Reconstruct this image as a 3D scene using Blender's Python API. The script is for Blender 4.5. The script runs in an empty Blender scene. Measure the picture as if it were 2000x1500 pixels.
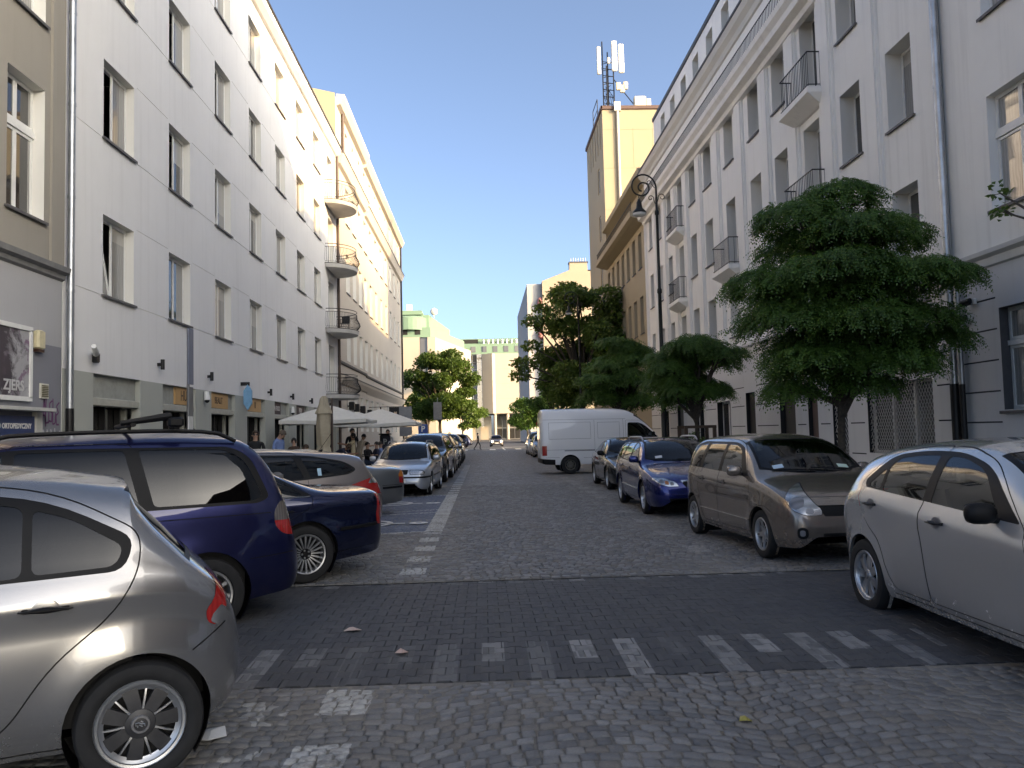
import bpy, bmesh, math, random
import numpy as np
from mathutils import Vector, Matrix, Euler
R = math.radians
random.seed(7)
RNG = np.random.default_rng(7)
SC = bpy.context.scene
COL = SC.collection

# ---------------------------------------------------------------- camera
cam_d = bpy.data.cameras.new('camera'); cam = bpy.data.objects.new('camera', cam_d); COL.objects.link(cam)
cam_d.sensor_width = 36.0; cam_d.lens = 28.8; cam_d.clip_start = 0.05; cam_d.clip_end = 3000
_rot = Matrix.Rotation(R(-2.06), 4, 'Z') @ Matrix.Rotation(R(93.43), 4, 'X') @ Matrix.Rotation(R(-1.4), 4, 'Z')
cam.matrix_world = Matrix.Translation((0, 0, 1.65)) @ _rot
SC.camera = cam

# ---------------------------------------------------------------- sky, sun, exposure
SUN_TRAVEL = Vector((-18.5, 12.3, -6.9)).normalized()
SUN_EL = math.asin(-SUN_TRAVEL.z)
SUN_AZ = math.atan2(-SUN_TRAVEL.x, -SUN_TRAVEL.y)          # clockwise from +Y
W = bpy.data.worlds.new('World'); SC.world = W; W.use_nodes = True
_t = W.node_tree; _bg = _t.nodes['Background']
_sky = _t.nodes.new('ShaderNodeTexSky'); _sky.sky_type = 'NISHITA'; _sky.sun_disc = False
_sky.sun_elevation = SUN_EL; _sky.sun_rotation = SUN_AZ
_sky.altitude = 100; _sky.air_density = 0.34; _sky.dust_density = 3.5; _sky.ozone_density = 3.6
_t.links.new(_sky.outputs[0], _bg.inputs[0]); _bg.inputs[1].default_value = 0.15
sun_d = bpy.data.lights.new('sun', 'SUN'); sun = bpy.data.objects.new('sun', sun_d); COL.objects.link(sun)
sun_d.energy = 2.0; sun_d.angle = R(0.53); sun_d.color = (0.75, 0.51, 0.29)
sun.rotation_euler = SUN_TRAVEL.to_track_quat('-Z', 'Y').to_euler(); sun.location = (60, -40, 60)
SC.view_settings.view_transform = 'Standard'; SC.view_settings.look = 'None'
SC.view_settings.exposure = 2.25; SC.view_settings.gamma = 1.0; SC.view_settings.use_curve_mapping = False
SC.view_settings.use_white_balance = True; SC.view_settings.white_balance_temperature = 9000; SC.view_settings.white_balance_tint = 4
SC.cycles.max_bounces = 8; SC.cycles.diffuse_bounces = 6; SC.cycles.glossy_bounces = 4
SC.cycles.transparent_max_bounces = 12; SC.cycles.transmission_bounces = 4
SC.cycles.caustics_reflective = False; SC.cycles.caustics_refractive = False
SC.cycles.use_denoising = True
SC.cycles.sample_clamp_indirect = 8

# ================================================================ helpers
class G:
    """small wrapper for writing node trees"""
    def __init__(s, tree): s.t = tree
    def n(s, ty, **kw):
        nd = s.t.nodes.new(ty)
        for k, v in kw.items(): setattr(nd, k, v)
        return nd
    def put(s, sock, v):
        if v is None: return
        if hasattr(v, 'is_linked') or hasattr(v, 'links'): s.t.links.new(v, sock)
        else:
            if isinstance(v, (tuple, list)) and len(v) == 3 and sock.type == 'RGBA': v = (*v, 1)
            sock.default_value = v
    def m(s, op, a, b=None, c=None, clamp=False):
        nd = s.n('ShaderNodeMath', operation=op); nd.use_clamp = clamp
        for i, v in enumerate((a, b, c)): s.put(nd.inputs[i], v)
        return nd.outputs[0]
    def mix(s, f, a, b, blend='MIX'):
        nd = s.n('ShaderNodeMix', data_type='RGBA', blend_type=blend)
        s.put(nd.inputs[0], f); s.put(nd.inputs[6], a); s.put(nd.inputs[7], b); return nd.outputs[2]
    def noise(s, scale, detail=4, rough=0.55, vec=None, dist=0.0):
        nd = s.n('ShaderNodeTexNoise'); nd.inputs['Scale'].default_value = scale
        nd.inputs['Detail'].default_value = detail; nd.inputs['Roughness'].default_value = rough
        nd.inputs['Distortion'].default_value = dist
        if vec is not None: s.t.links.new(vec, nd.inputs['Vector'])
        return nd.outputs['Fac']
    def ramp(s, fac, p0, p1, c0=(0, 0, 0), c1=(1, 1, 1)):
        nd = s.n('ShaderNodeMapRange'); nd.clamp = True
        s.put(nd.inputs[0], fac); nd.inputs[1].default_value = p0; nd.inputs[2].default_value = p1
        return nd.outputs[0] if c0 == (0, 0, 0) and c1 == (1, 1, 1) else s.mix(nd.outputs[0], c0, c1)
    def pos(s):
        return s.n('ShaderNodeNewGeometry').outputs['Position']
    def sep(s, v):
        nd = s.n('ShaderNodeSeparateXYZ'); s.t.links.new(v, nd.inputs[0]); return nd.outputs
    def scale(s, v, f):
        nd = s.n('ShaderNodeVectorMath', operation='MULTIPLY'); s.t.links.new(v, nd.inputs[0]); nd.inputs[1].default_value = f; return nd.outputs[0]
    def bump(s, h, strength=0.3, dist=0.01):
        nd = s.n('ShaderNodeBump'); nd.inputs['Strength'].default_value = strength; nd.inputs['Distance'].default_value = dist
        s.t.links.new(h, nd.inputs['Height']); return nd.outputs[0]
    def between(s, v, a, b):
        return s.m('MULTIPLY', s.m('GREATER_THAN', v, a), s.m('LESS_THAN', v, b))

MATS = {}
def newmat(name):
    m = bpy.data.materials.new(name); m.use_nodes = True
    g = G(m.node_tree); b = m.node_tree.nodes['Principled BSDF']
    MATS[name] = m
    return m, g, b

def plain(name, col, rough=0.6, metal=0.0, var=0.12, coat=0.0, spec=0.5, nscale=6.0, bumpy=0.0):
    """one colour with a little uneven wear"""
    if name in MATS: return MATS[name]
    m, g, b = newmat(name)
    nz = g.noise(nscale, 5, 0.6, g.pos())
    f = g.ramp(nz, 0.3, 0.7)
    c = g.mix(f, tuple(x * (1 - var) for x in col), tuple(min(1, x * (1 + var)) for x in col))
    g.put(b.inputs['Base Color'], c)
    b.inputs['Roughness'].default_value = rough; b.inputs['Metallic'].default_value = metal
    b.inputs['Coat Weight'].default_value = coat; b.inputs['Specular IOR Level'].default_value = spec
    if bumpy: g.put(b.inputs['Normal'], g.bump(g.noise(nscale * 12, 4, 0.6, g.pos()), bumpy, 0.01))
    return m

def plaster(name, col, stain=0.25, streak=0.25, rough=0.85, dirt=(0.25, 0.23, 0.2)):
    """painted render: broad tone changes, rain streaks and a fine grain"""
    if name in MATS: return MATS[name]
    m, g, b = newmat(name)
    p = g.pos()
    big = g.ramp(g.noise(0.35, 5, 0.6, p), 0.3, 0.75)
    mid = g.ramp(g.noise(2.2, 6, 0.65, p), 0.35, 0.7)
    st = g.ramp(g.noise(1.0, 5, 0.6, g.scale(p, (4.0, 4.0, 0.18))), 0.52, 0.85)
    c = g.mix(big, tuple(x * 0.93 for x in col), col)
    c = g.mix(g.m('MULTIPLY', mid, 0.10 + 0.3 * stain * 0.4), c, tuple(x * 0.86 for x in col))
    c = g.mix(g.m('MULTIPLY', st, streak * 0.5), c, dirt)
    g.put(b.inputs['Base Color'], c); b.inputs['Roughness'].default_value = rough
    b.inputs['Specular IOR Level'].default_value = 0.25
    h = g.m('ADD', g.noise(90, 3, 0.6, p), g.m('MULTIPLY', g.noise(5, 3, 0.5, p), 0.6))
    g.put(b.inputs['Normal'], g.bump(h, 0.18, 0.006))
    return m

class MB:
    """collects shapes, links them as one mesh"""
    def __init__(s): s.v = []; s.f = []; s.mi = []
    def quad(s, a, b, c, d, mi=0): s.poly((a, b, c, d), mi)
    def poly(s, pts, mi=0):
        n = len(s.v); s.v.extend([tuple(p) for p in pts]); s.f.append(tuple(range(n, n + len(pts)))); s.mi.append(mi)
    def box(s, x0, y0, z0, x1, y1, z1, mi=0):
        if x0 > x1: x0, x1 = x1, x0
        if y0 > y1: y0, y1 = y1, y0
        if z0 > z1: z0, z1 = z1, z0
        n = len(s.v)
        s.v += [(x0, y0, z0), (x1, y0, z0), (x1, y1, z0), (x0, y1, z0), (x0, y0, z1), (x1, y0, z1), (x1, y1, z1), (x0, y1, z1)]
        for q in ((3, 2, 1, 0), (4, 5, 6, 7), (0, 1, 5, 4), (1, 2, 6, 5), (2, 3, 7, 6), (3, 0, 4, 7)):
            s.f.append(tuple(n + i for i in q)); s.mi.append(mi)
    def rbox(s, x0, y0, z0, x1, y1, z1, r=0.01, mi=0):
        """box with chamfered vertical edges and top rim"""
        if x0 > x1: x0, x1 = x1, x0
        if y0 > y1: y0, y1 = y1, y0
        ring = [(x0 + r, y0), (x1 - r, y0), (x1, y0 + r), (x1, y1 - r), (x1 - r, y1), (x0 + r, y1), (x0, y1 - r), (x0, y0 + r)]
        cx, cy = (x0 + x1) / 2, (y0 + y1) / 2
        def inset(k): return [(cx + (x - cx) * k, cy + (y - cy) * k) for x, y in ring]
        k = 1 - r / max(1e-6, min(x1 - x0, y1 - y0)) * 2
        s.loft([[(x, y, z0) for x, y in inset(k)], [(x, y, z0 + r) for x, y in ring], [(x, y, z1 - r) for x, y in ring], [(x, y, z1) for x, y in inset(k)]], True, True, mi)
    def loft(s, rings, closed=True, caps=False, mi=0):
        n = len(s.v); k = len(rings[0])
        for r in rings: s.v.extend([tuple(p) for p in r])
        for i in range(len(rings) - 1):
            for j in range(k if closed else k - 1):
                a = n + i * k + j; b = n + i * k + (j + 1) % k
                s.f.append((a, b, b + k, a + k)); s.mi.append(mi)
        if caps:
            s.f.append(tuple(n + j for j in range(k - 1, -1, -1))); s.mi.append(mi)
            e = n + (len(rings) - 1) * k
            s.f.append(tuple(e + j for j in range(k))); s.mi.append(mi)
    def tube(s, path, r, n=8, mi=0, caps=True, closed=False):
        pts = [Vector(p) for p in path]; rs = r if isinstance(r, (list, tuple)) else [r] * len(pts)
        rings = []; up = None
        for i, p in enumerate(pts):
            if closed: t = pts[(i + 1) % len(pts)] - pts[i - 1]
            else: t = pts[min(i + 1, len(pts) - 1)] - pts[max(i - 1, 0)]
            if t.length < 1e-9: t = Vector((0, 0, 1))
            t.normalize()
            if up is None:
                a = Vector((0, 0, 1)) if abs(t.z) < 0.9 else Vector((1, 0, 0))
                up = (a - t * a.dot(t)).normalized()
            else:
                up = up - t * up.dot(t)
                up = up.normalized() if up.length > 1e-6 else t.orthogonal().normalized()
            sd = t.cross(up)
            rings.append([p + (up * math.cos(2 * math.pi * j / n) + sd * math.sin(2 * math.pi * j / n)) * rs[i] for j in range(n)])
        if closed: rings.append(rings[0])
        s.loft(rings, True, caps and not closed, mi)
    def lathe(s, prof, n=24, c=(0, 0, 0), axis='Z', mi=0):
        rings = []
        for r, h in prof:
            ring = []
            for j in range(n):
                a = 2 * math.pi * j / n; u, v = r * math.cos(a), r * math.sin(a)
                p = (u, v, h) if axis == 'Z' else ((u, h, v) if axis == 'Y' else (h, u, v))
                ring.append((c[0] + p[0], c[1] + p[1], c[2] + p[2]))
            rings.append(ring)
        s.loft(rings, True, False, mi)
    def prism(s, poly, a, b, fn, mi=0):
        """2-D outline swept from depth a to depth b; fn(u, v, w) -> point"""
        k = len(poly)
        s.loft([[fn(u, v, a) for u, v in poly], [fn(u, v, b) for u, v in poly]], True, False, mi)
        s.poly([fn(u, v, a) for u, v in poly][::-1], mi); s.poly([fn(u, v, b) for u, v in poly], mi)
    def mesh(s, name, mats, smooth=False, angle=35):
        me = bpy.data.meshes.new(name); me.from_pydata(s.v, [], s.f)
        for m in (mats if isinstance(mats, (list, tuple)) else [mats]): me.materials.append(m)
        if any(s.mi): me.polygons.foreach_set('material_index', s.mi)
        if smooth:
            bm = bmesh.new(); bm.from_mesh(me); bmesh.ops.remove_doubles(bm, verts=bm.verts, dist=1e-5)
            bmesh.ops.recalc_face_normals(bm, faces=bm.faces); bm.to_mesh(me); bm.free()
            me.polygons.foreach_set('use_smooth', [True] * len(me.polygons)); me.set_sharp_from_angle(angle=R(angle))
        me.update()
        return me
    def build(s, name, mats, parent=None, world=True, smooth=False, loc=None, rz=0, angle=35):
        return ob(name, s.mesh(name, mats, smooth, angle), parent, loc, rz, world)

def ob(name, data, parent=None, loc=None, rz=0, world=True):
    o = bpy.data.objects.new(name, data); COL.objects.link(o)
    if loc is not None: o.location = loc
    if rz: o.rotation_euler = (0, 0, rz)
    if parent is not None:
        o.parent = parent
        if world: o.matrix_parent_inverse = PINV(parent)
    return o
def WM(p):
    b = Matrix.Translation(p.location) @ p.rotation_euler.to_matrix().to_4x4() @ Matrix.Diagonal((*p.scale, 1))
    return b if p.parent is None else WM(p.parent) @ p.matrix_parent_inverse @ b
def PINV(p): return WM(p).inverted()
def tag(o, label=None, cat=None, group=None, kind=None):
    if label: o['label'] = label
    if cat: o['category'] = cat
    if group: o['group'] = group
    if kind: o['kind'] = kind
    return o
def thing(name, label, cat, loc=(0, 0, 0), rz=0, group=None):
    o = bpy.data.objects.new(name, None); COL.objects.link(o); o.empty_display_size = 0.2
    o.location = loc; o.rotation_euler = (0, 0, rz)
    return tag(o, label, cat, group)
def copy_tree(o, parent=None):
    c = o.copy(); COL.objects.link(c); c.parent = parent
    for ch in o.children: copy_tree(ch, c)
    return c
def text_mesh(name, body, size, mat, parent=None, loc=(0, 0, 0), rot=(R(90), 0, 0), align='CENTER', extrude=0.004, bold=0.0, xs=1.0):
    cu = bpy.data.curves.new(name, 'FONT'); cu.body = body; cu.size = size; cu.align_x = align; cu.align_y = 'CENTER'
    cu.extrude = extrude; cu.offset = bold; cu.resolution_u = 3; cu.materials.append(mat)
    tmp = bpy.data.objects.new(name, cu); me = tmp.to_mesh().copy(); me.name = name     # letters become a plain mesh
    if not me.materials: me.materials.append(mat)
    bpy.data.objects.remove(tmp); bpy.data.curves.remove(cu)
    o = bpy.data.objects.new(name, me); COL.objects.link(o); o.location = loc; o.rotation_euler = rot; o.scale = (xs, 1, 1)
    if parent is not None:
        o.parent = parent; o.matrix_parent_inverse = PINV(parent)
    return o
def lerp(a, b, t): return a + (b - a) * t

# ================================================================ ground, road, pavements
def np_mesh(name, verts, faces, mat, smooth=False):
    """verts (N,3), faces (M,4) arrays -> mesh"""
    me = bpy.data.meshes.new(name); k = faces.shape[1]
    me.vertices.add(len(verts)); me.vertices.foreach_set('co', np.ascontiguousarray(verts, dtype=np.float32).ravel())
    me.loops.add(faces.size); me.loops.foreach_set('vertex_index', np.ascontiguousarray(faces, dtype=np.int32).ravel())
    me.polygons.add(len(faces)); me.polygons.foreach_set('loop_start', np.arange(0, faces.size, k, dtype=np.int32))
    me.polygons.foreach_set('loop_total', np.full(len(faces), k, dtype=np.int32))
    if smooth: me.polygons.foreach_set('use_smooth', np.ones(len(faces), dtype=bool))
    for m in (mat if isinstance(mat, list) else [mat]): me.materials.append(m)
    me.update(calc_edges=True); me.validate()
    return me

STRIP0, STRIP1 = 5.57, 9.33            # the dark block crossing
def hump(y):
    t = (y - STRIP0) / (STRIP1 - STRIP0)
    return 0.055 * math.sin(math.pi * t) ** 1.0 if 0 < t < 1 else 0.0

def white_paint_mask(g, p):
    """worn road paint on the setts: edge dashes, bay lines, zebra (flat print, world positions)"""
    x, y, z = g.sep(p)
    px = g.m('ADD', x, g.m('MULTIPLY', g.m('SUBTRACT', g.noise(9, 2, 0.5, p), 0.5), 0.05))
    py = g.m('ADD', y, g.m('MULTIPLY', g.m('SUBTRACT', g.noise(8, 2, 0.5, p), 0.5), 0.06))
    inx = g.between(px, -1.04, -0.74)
    dash = g.m('LESS_THAN', g.m('FRACT', g.m('ADD', g.m('MULTIPLY', py, 1.03), 0.86)), 0.5)
    near = g.m('MULTIPLY', dash, g.m('LESS_THAN', py, 14.0))
    dash2 = g.m('LESS_THAN', g.m('FRACT', g.m('MULTIPLY', py, 1.0)), 0.5)
    far = g.m('MULTIPLY', dash2, g.between(py, 23.0, 44.0))
    solid = g.between(py, 14.1, 22.7)
    edge = g.m('MULTIPLY', inx, g.m('ADD', g.m('ADD', near, far), solid, clamp=True))
    # bay lines, 30 degrees off square
    q = g.m('SUBTRACT', py, g.m('MULTIPLY', px, 0.22))
    bays = None
    for c in (14.35, 17.75, 18.35, 22.6):
        l = g.between(q, c - 0.055, c + 0.055); bays = l if bays is None else g.m('ADD', bays, l, clamp=True)
    bays = g.m('MULTIPLY', bays, g.between(px, -5.3, -1.0))
    # right parking edge, much worn
    redge = g.m('MULTIPLY', g.between(px, 2.72, 3.0), g.m('LESS_THAN', g.m('FRACT', g.m('MULTIPLY', py, 0.55)), 0.33))
    redge = g.m('MULTIPLY', redge, g.m('MULTIPLY', g.between(py, 9.4, 40.0), 0.28))
    # bits of an old arrow by the left kerb line
    blob = g.m('MULTIPLY', g.between(px, -1.9, -1.2), g.m('MULTIPLY', g.between(py, 3.0, 5.3), g.m('GREATER_THAN', g.noise(2.6, 3, 0.6, p), 0.61)))
    tot = g.m('ADD', g.m('ADD', edge, bays, clamp=True), g.m('ADD', redge, g.m('MULTIPLY', blob, 0.7)), clamp=True)
    return tot, x, y

def sett_material(name, flat=False):
    m, g, b = newmat(name)
    geo = g.n('ShaderNodeNewGeometry'); p = geo.outputs['Position']
    oi = g.n('ShaderNodeObjectInfo').outputs['Random']
    if flat:
        vo = g.n('ShaderNodeTexVoronoi'); vo.inputs['Scale'].default_value = 8.5; vo.inputs['Randomness'].default_value = 0.75
        g.t.links.new(p, vo.inputs['Vector']); sp = g.n('ShaderNodeSeparateColor'); g.t.links.new(vo.outputs['Color'], sp.inputs[0]); rnd = sp.outputs[0]; rnd2 = sp.outputs[1]
    else:
        rnd = g.m('FRACT', g.m('ADD', geo.outputs['Random Per Island'], g.m('MULTIPLY', oi, 7.13)))
        rnd2 = g.m('FRACT', g.m('MULTIPLY', rnd, 17.3))
    white, x, y = white_paint_mask(g, p)
    grey = g.mix(rnd, (0.105, 0.105, 0.107), (0.215, 0.21, 0.203))
    warm = g.mix(g.m('GREATER_THAN', rnd2, 0.82), grey, (0.175, 0.16, 0.143))
    # dusty, sand-filled shoulders; darker polished wheel tracks in the middle
    mid = g.m('MULTIPLY', g.ramp(x, -0.75, -0.1), g.ramp(x, 3.0, 2.0))
    wob = g.noise(0.8, 4, 0.6, p)
    dust = g.m('SUBTRACT', 1.0, g.m('MULTIPLY', mid, 1.0), clamp=True)
    dust = g.m('MULTIPLY', g.m('ADD', g.m('MULTIPLY', dust, 0.6), 0.12), g.ramp(g.noise(26, 5, 0.7, p), 0.34, 0.66))
    dust = g.m('MULTIPLY', dust, g.ramp(wob, 0.25, 0.7))
    c = g.mix(dust, warm, (0.29, 0.265, 0.225))
    fine = g.noise(70, 4, 0.7, p)
    c = g.mix(g.m('MULTIPLY', g.ramp(fine, 0.4, 0.75), 0.35), c, (0.05, 0.05, 0.052))
    oil = g.m('MULTIPLY', g.ramp(g.noise(0.9, 4, 0.65, p, 0.4), 0.56, 0.72), g.ramp(g.noise(5, 4, 0.7, p), 0.3, 0.6)); c = g.mix(g.m('MULTIPLY', oil, 0.55), c, (0.045, 0.043, 0.042))
    blue = g.m('MULTIPLY', g.between(g.m('SUBTRACT', y, g.m('MULTIPLY', x, 0.22)), 14.4, 22.6), g.between(x, -5.4, -1.04))
    c = g.mix(g.m('MULTIPLY', blue, 0.62), c, (0.075, 0.11, 0.19))
    worn = g.ramp(g.m('ADD', g.noise(24, 5, 0.75, p), g.m('MULTIPLY', g.noise(3, 3, 0.6, p), 0.6)), 0.62, 0.86)
    pm = g.m('MULTIPLY', white, g.m('ADD', g.m('MULTIPLY', worn, 0.75), 0.18))
    c = g.mix(pm, c, (0.47, 0.46, 0.43))
    g.put(b.inputs['Base Color'], c)
    rr = g.m('ADD', 0.46, g.m('MULTIPLY', rnd2, 0.25)); rr = g.m('ADD', rr, g.m('MULTIPLY', dust, 0.4), clamp=True)
    g.put(b.inputs['Roughness'], rr)
    if flat:
        dd = g.n('ShaderNodeTexVoronoi', feature='DISTANCE_TO_EDGE'); dd.inputs['Scale'].default_value = 8.5; dd.inputs['Randomness'].default_value = 0.75
        g.t.links.new(p, dd.inputs['Vector'])
        h = g.m('ADD', g.ramp(dd.outputs['Distance'], 0.0, 0.16), g.m('MULTIPLY', fine, 0.2))
        g.put(b.inputs['Normal'], g.bump(h, 0.9, 0.02))
    else:
        h = g.m('ADD', fine, g.m('MULTIPLY', g.noise(22, 4, 0.6, p), 1.4))
        g.put(b.inputs['Normal'], g.bump(h, 0.55, 0.006))
    return m
M_SETT = sett_material('granite_sett'); M_SETTF = sett_material('granite_sett_far', True)

def bed_material():
    m, g, b = newmat('sand_joint')
    p = g.pos()
    c = g.mix(g.ramp(g.noise(14, 5, 0.7, p), 0.3, 0.7), (0.15, 0.14, 0.12), (0.32, 0.295, 0.25))
    x, y, z = g.sep(p)
    mid = g.m('MULTIPLY', g.ramp(x, -0.75, -0.1), g.ramp(x, 3.0, 2.0))
    c = g.mix(g.m('MULTIPLY', mid, 0.45), c, (0.075, 0.072, 0.068))
    g.put(b.inputs['Base Color'], c); b.inputs['Roughness'].default_value = 0.95
    g.put(b.inputs['Normal'], g.bump(g.noise(160, 4, 0.7, p), 0.6, 0.006))
    return m
M_BED = bed_material()
M_ASPH = plain('asphalt', (0.055, 0.056, 0.06), 0.8, var=0.25, nscale=3, bumpy=0.5)

mb = MB(); mb.quad((-900, -500, -0.10), (900, -500, -0.10), (900, 1400, -0.10), (-900, 1400, -0.10))
tag(mb.build('ground', M_ASPH), kind='structure')
# sand bed below the setts, sagging under the block crossing
road = MB()
ys = [-30, 0, STRIP0 - 0.002]
road.quad((-5.75, -30, 0.003), (5.75, -30, 0.003), (5.75, STRIP0, 0.003), (-5.75, STRIP0, 0.003))
road.quad((-5.75, STRIP1, 0.003), (5.75, STRIP1, 0.003), (5.75, 26.3, 0.003), (-5.75, 26.3, 0.003))
road_o = tag(road.build('cobbled_road', M_BED), kind='structure')
rf = MB(); rf.quad((-5.75, 26.3, 0.004), (5.75, 26.3, 0.004), (5.75, 80.0, 0.004), (-5.75, 80.0, 0.004))
tag(rf.build('cobbled_road_far', M_SETTF), kind='structure')

def row_y(x, k, p=0.09):
    # segmental arcs about two metres wide, fading to straight rows on the shoulders
    f = (x + 0.4) / 1.9; f = f - math.floor(f)
    a = 0.24 * (1 - (2 * f - 1) ** 2)
    mid = max(0.0, min(1.0, (x + 1.1) / 0.9)) * max(0.0, min(1.0, (3.1 - x) / 0.6))
    return k * p + a * mid * 1.0 + 0.02 * math.sin(x * 3.1 + k * 0.37)

def make_setts():
    quads = []
    for k in range(int(2.2 / 0.09), int(26.6 / 0.09)):
        x = -5.7 + random.uniform(-0.1, 0.05)
        while x < 5.62:
            w = random.uniform(0.078, 0.125); x1 = x + w; gp = random.uniform(0.008, 0.016)
            xa, xb = x + gp / 2, min(x1 - gp / 2, 5.7)
            j = lambda: random.uniform(-0.007, 0.007)
            pts = [(xa + j(), row_y(xa, k) + gp / 2 + j()), (xb + j(), row_y(xb, k) + gp / 2 + j()),
                   (xb + j(), row_y(xb, k + 1) - gp / 2 + j()), (xa + j(), row_y(xa, k + 1) - gp / 2 + j())]
            x = x1
            cy = sum(q[1] for q in pts) / 4
            if cy < 2.3 or cy > 26.3: continue
            if STRIP0 - 0.03 < cy < STRIP1 + 0.03: continue
            if cy < STRIP0: pts = [(a, min(b, STRIP0 - 0.012)) for a, b in pts]
            else: pts = [(a, max(b, STRIP1 + 0.012)) for a, b in pts]
            quads.append(pts)
    return np.array(quads)
SETTQ = make_setts()                                  # (N,4,2)
def sett_verts(Q):
    n = len(Q); c = Q.mean(1, keepdims=True); d = Q - c
    h = RNG.uniform(0.005, 0.012, (n, 1)); tx = RNG.normal(0, 0.024, (n, 1)); ty = RNG.normal(0, 0.024, (n, 1))
    inset = RNG.uniform(0.78, 0.88, (n, 1, 1)); top = c + d * inset
    zt = h + tx * (d[..., 0] * inset[..., 0]) + ty * (d[..., 1] * inset[..., 0])
    zt = zt + 0.004 + 0.007 * (np.sin(c[..., 0] * 1.7 + 0.8 * np.sin(c[..., 1] * 0.9)) * np.sin(c[..., 1] * 1.35 + c[..., 0] * 0.5)); h = zt.mean(1, keepdims=True)
    zm = zt - 0.006; zb = np.full_like(zt, -0.02)
    ctr = np.concatenate([c, (h + 0.0014)[..., None]], 2)           # (n,1,3): slightly domed crown
    V = np.concatenate([ctr, np.concatenate([top, zt[..., None]], 2), np.concatenate([Q, zm[..., None]], 2), np.concatenate([Q, zb[..., None]], 2)], 1)
    return V                                           # (n,13,3)
SV = sett_verts(SETTQ)
SETT_TRI = []
for i in range(4):
    jn = (i + 1) % 4
    SETT_TRI += [(0, 1 + i, 1 + jn), (1 + i, 5 + i, 5 + jn), (1 + i, 5 + jn, 1 + jn), (5 + i, 9 + i, 9 + jn), (5 + i, 9 + jn, 5 + jn)]
SETT_TRI = np.array(SETT_TRI)
_c = SETTQ.mean(1); _ang = _c[:, 0] / _c[:, 1]
_vis = (_c[:, 1] > 4.02) & (_c[:, 1] < STRIP0) & (_ang > -0.37) & (_ang < 0.66)
_order = np.argsort(np.where(_vis, _c[:, 1], 99)); NEAR = _order[:300]
_mask = np.ones(len(SV), bool); _mask[NEAR] = False
for i in NEAR:
    c3 = np.array([SV[i][:, 0].mean(), SV[i][:, 1].mean(), 0.0])
    me = np_mesh('sett', SV[i] - c3, SETT_TRI, M_SETT)
    o = ob('sett', me, road_o, tuple(c3), world=False)
rest = SV[_mask]; nv = len(rest)
F = (SETT_TRI[None] + (np.arange(nv) * 13)[:, None, None]).reshape(-1, 3)
o = ob('setts', np_mesh('setts', rest.reshape(-1, 3), F, M_SETT), road_o); o['kind'] = 'stuff'

# ---- crossing of interlocking dark concrete blocks
def block_material():
    m, g, b = newmat('dark_paving_block')
    geo = g.n('ShaderNodeNewGeometry'); p = geo.outputs['Position']; oi = g.n('ShaderNodeObjectInfo').outputs['Random']
    rnd = g.m('FRACT', g.m('ADD', geo.outputs['Random Per Island'], g.m('MULTIPLY', oi, 5.7)))
    x, y, z = g.sep(p)
    c = g.mix(rnd, (0.042, 0.043, 0.047), (0.066, 0.067, 0.071))
    c = g.mix(g.m('MULTIPLY', g.ramp(g.noise(1.6, 5, 0.65, p), 0.42, 0.75), 0.5), c, (0.085, 0.082, 0.078))
    fine = g.noise(120, 4, 0.75, p)
    c = g.mix(g.m('MULTIPLY', g.ramp(fine, 0.5, 0.8), 0.5), c, (0.11, 0.11, 0.11))
    # faded bars of the crossing: long and short by turns, each worn differently
    def bars(y0, ylong, yshort, ph, sgn):
        u = g.m('DIVIDE', g.m('ADD', x, ph), 0.335); idx = g.m('FLOOR', u)
        inbar = g.m('LESS_THAN', g.m('FRACT', u), 0.5)
        odd = g.m('FRACT', g.m('MULTIPLY', idx, 0.5)); odd = g.m('GREATER_THAN', g.m('ABSOLUTE', odd), 0.25)
        ln = g.m('ADD', g.m('MULTIPLY', odd, ylong - yshort), yshort)
        iny = g.m('MULTIPLY', g.m('LESS_THAN', y, y0), g.m('GREATER_THAN', y, g.m('SUBTRACT', y0, ln)))
        wn = g.n('ShaderNodeTexWhiteNoise', noise_dimensions='1D'); g.t.links.new(idx, wn.inputs['W'])
        return g.m('MULTIPLY', g.m('MULTIPLY', inbar, iny), g.m('ADD', g.m('MULTIPLY', wn.outputs['Value'], 0.62), 0.10))
    wear = g.ramp(g.m('ADD', g.noise(7, 5, 0.7, p), g.m('MULTIPLY', rnd, 0.55)), 0.45, 0.9)
    k = g.m('ADD', bars(6.42, 0.92, 0.45, 0.05, 1), g.m('MULTIPLY', bars(9.32, 0.30, 0.2, 0.1, 1), 0.9))
    k = g.m('MULTIPLY', k, g.between(x, -2.0, 3.35))
    k = g.m('MULTIPLY', k, g.m('ADD', g.m('MULTIPLY', wear, 0.75), 0.22))
    c = g.mix(k, c, (0.36, 0.355, 0.345))
    g.put(b.inputs['Base Color'], c); b.inputs['Roughness'].default_value = 0.74
    g.put(b.inputs['Normal'], g.bump(fine, 0.5, 0.004))
    return m
M_BLOCK = block_material()
bed = MB()
n = 12
for i in range(n):
    a = lerp(STRIP0, STRIP1, i / n); c = lerp(STRIP0, STRIP1, (i + 1) / n)
    bed.quad((-5.75, a, hump(a) - 0.006), (5.75, a, hump(a) - 0.006), (5.75, c, hump(c) - 0.006), (-5.75, c, hump(c) - 0.006))
cross_o = tag(bed.build('block_crossing', plain('joint_dark', (0.012, 0.012, 0.012), 0.95)), kind='structure')
def block_outline(sh=0.0):
    P = 0.14; hw = 0.0985 - sh; d = 0.0125; up = []
    for xx, dy in ((-hw, 1), (-0.0565, 1), (-0.0415, -1), (0.0415, -1), (0.0565, 1), (hw, 1)): up.append((xx, P / 2 + d * dy - 0.0025 - sh))
    return up + [(a, -b) for a, b in up[::-1]]
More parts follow.
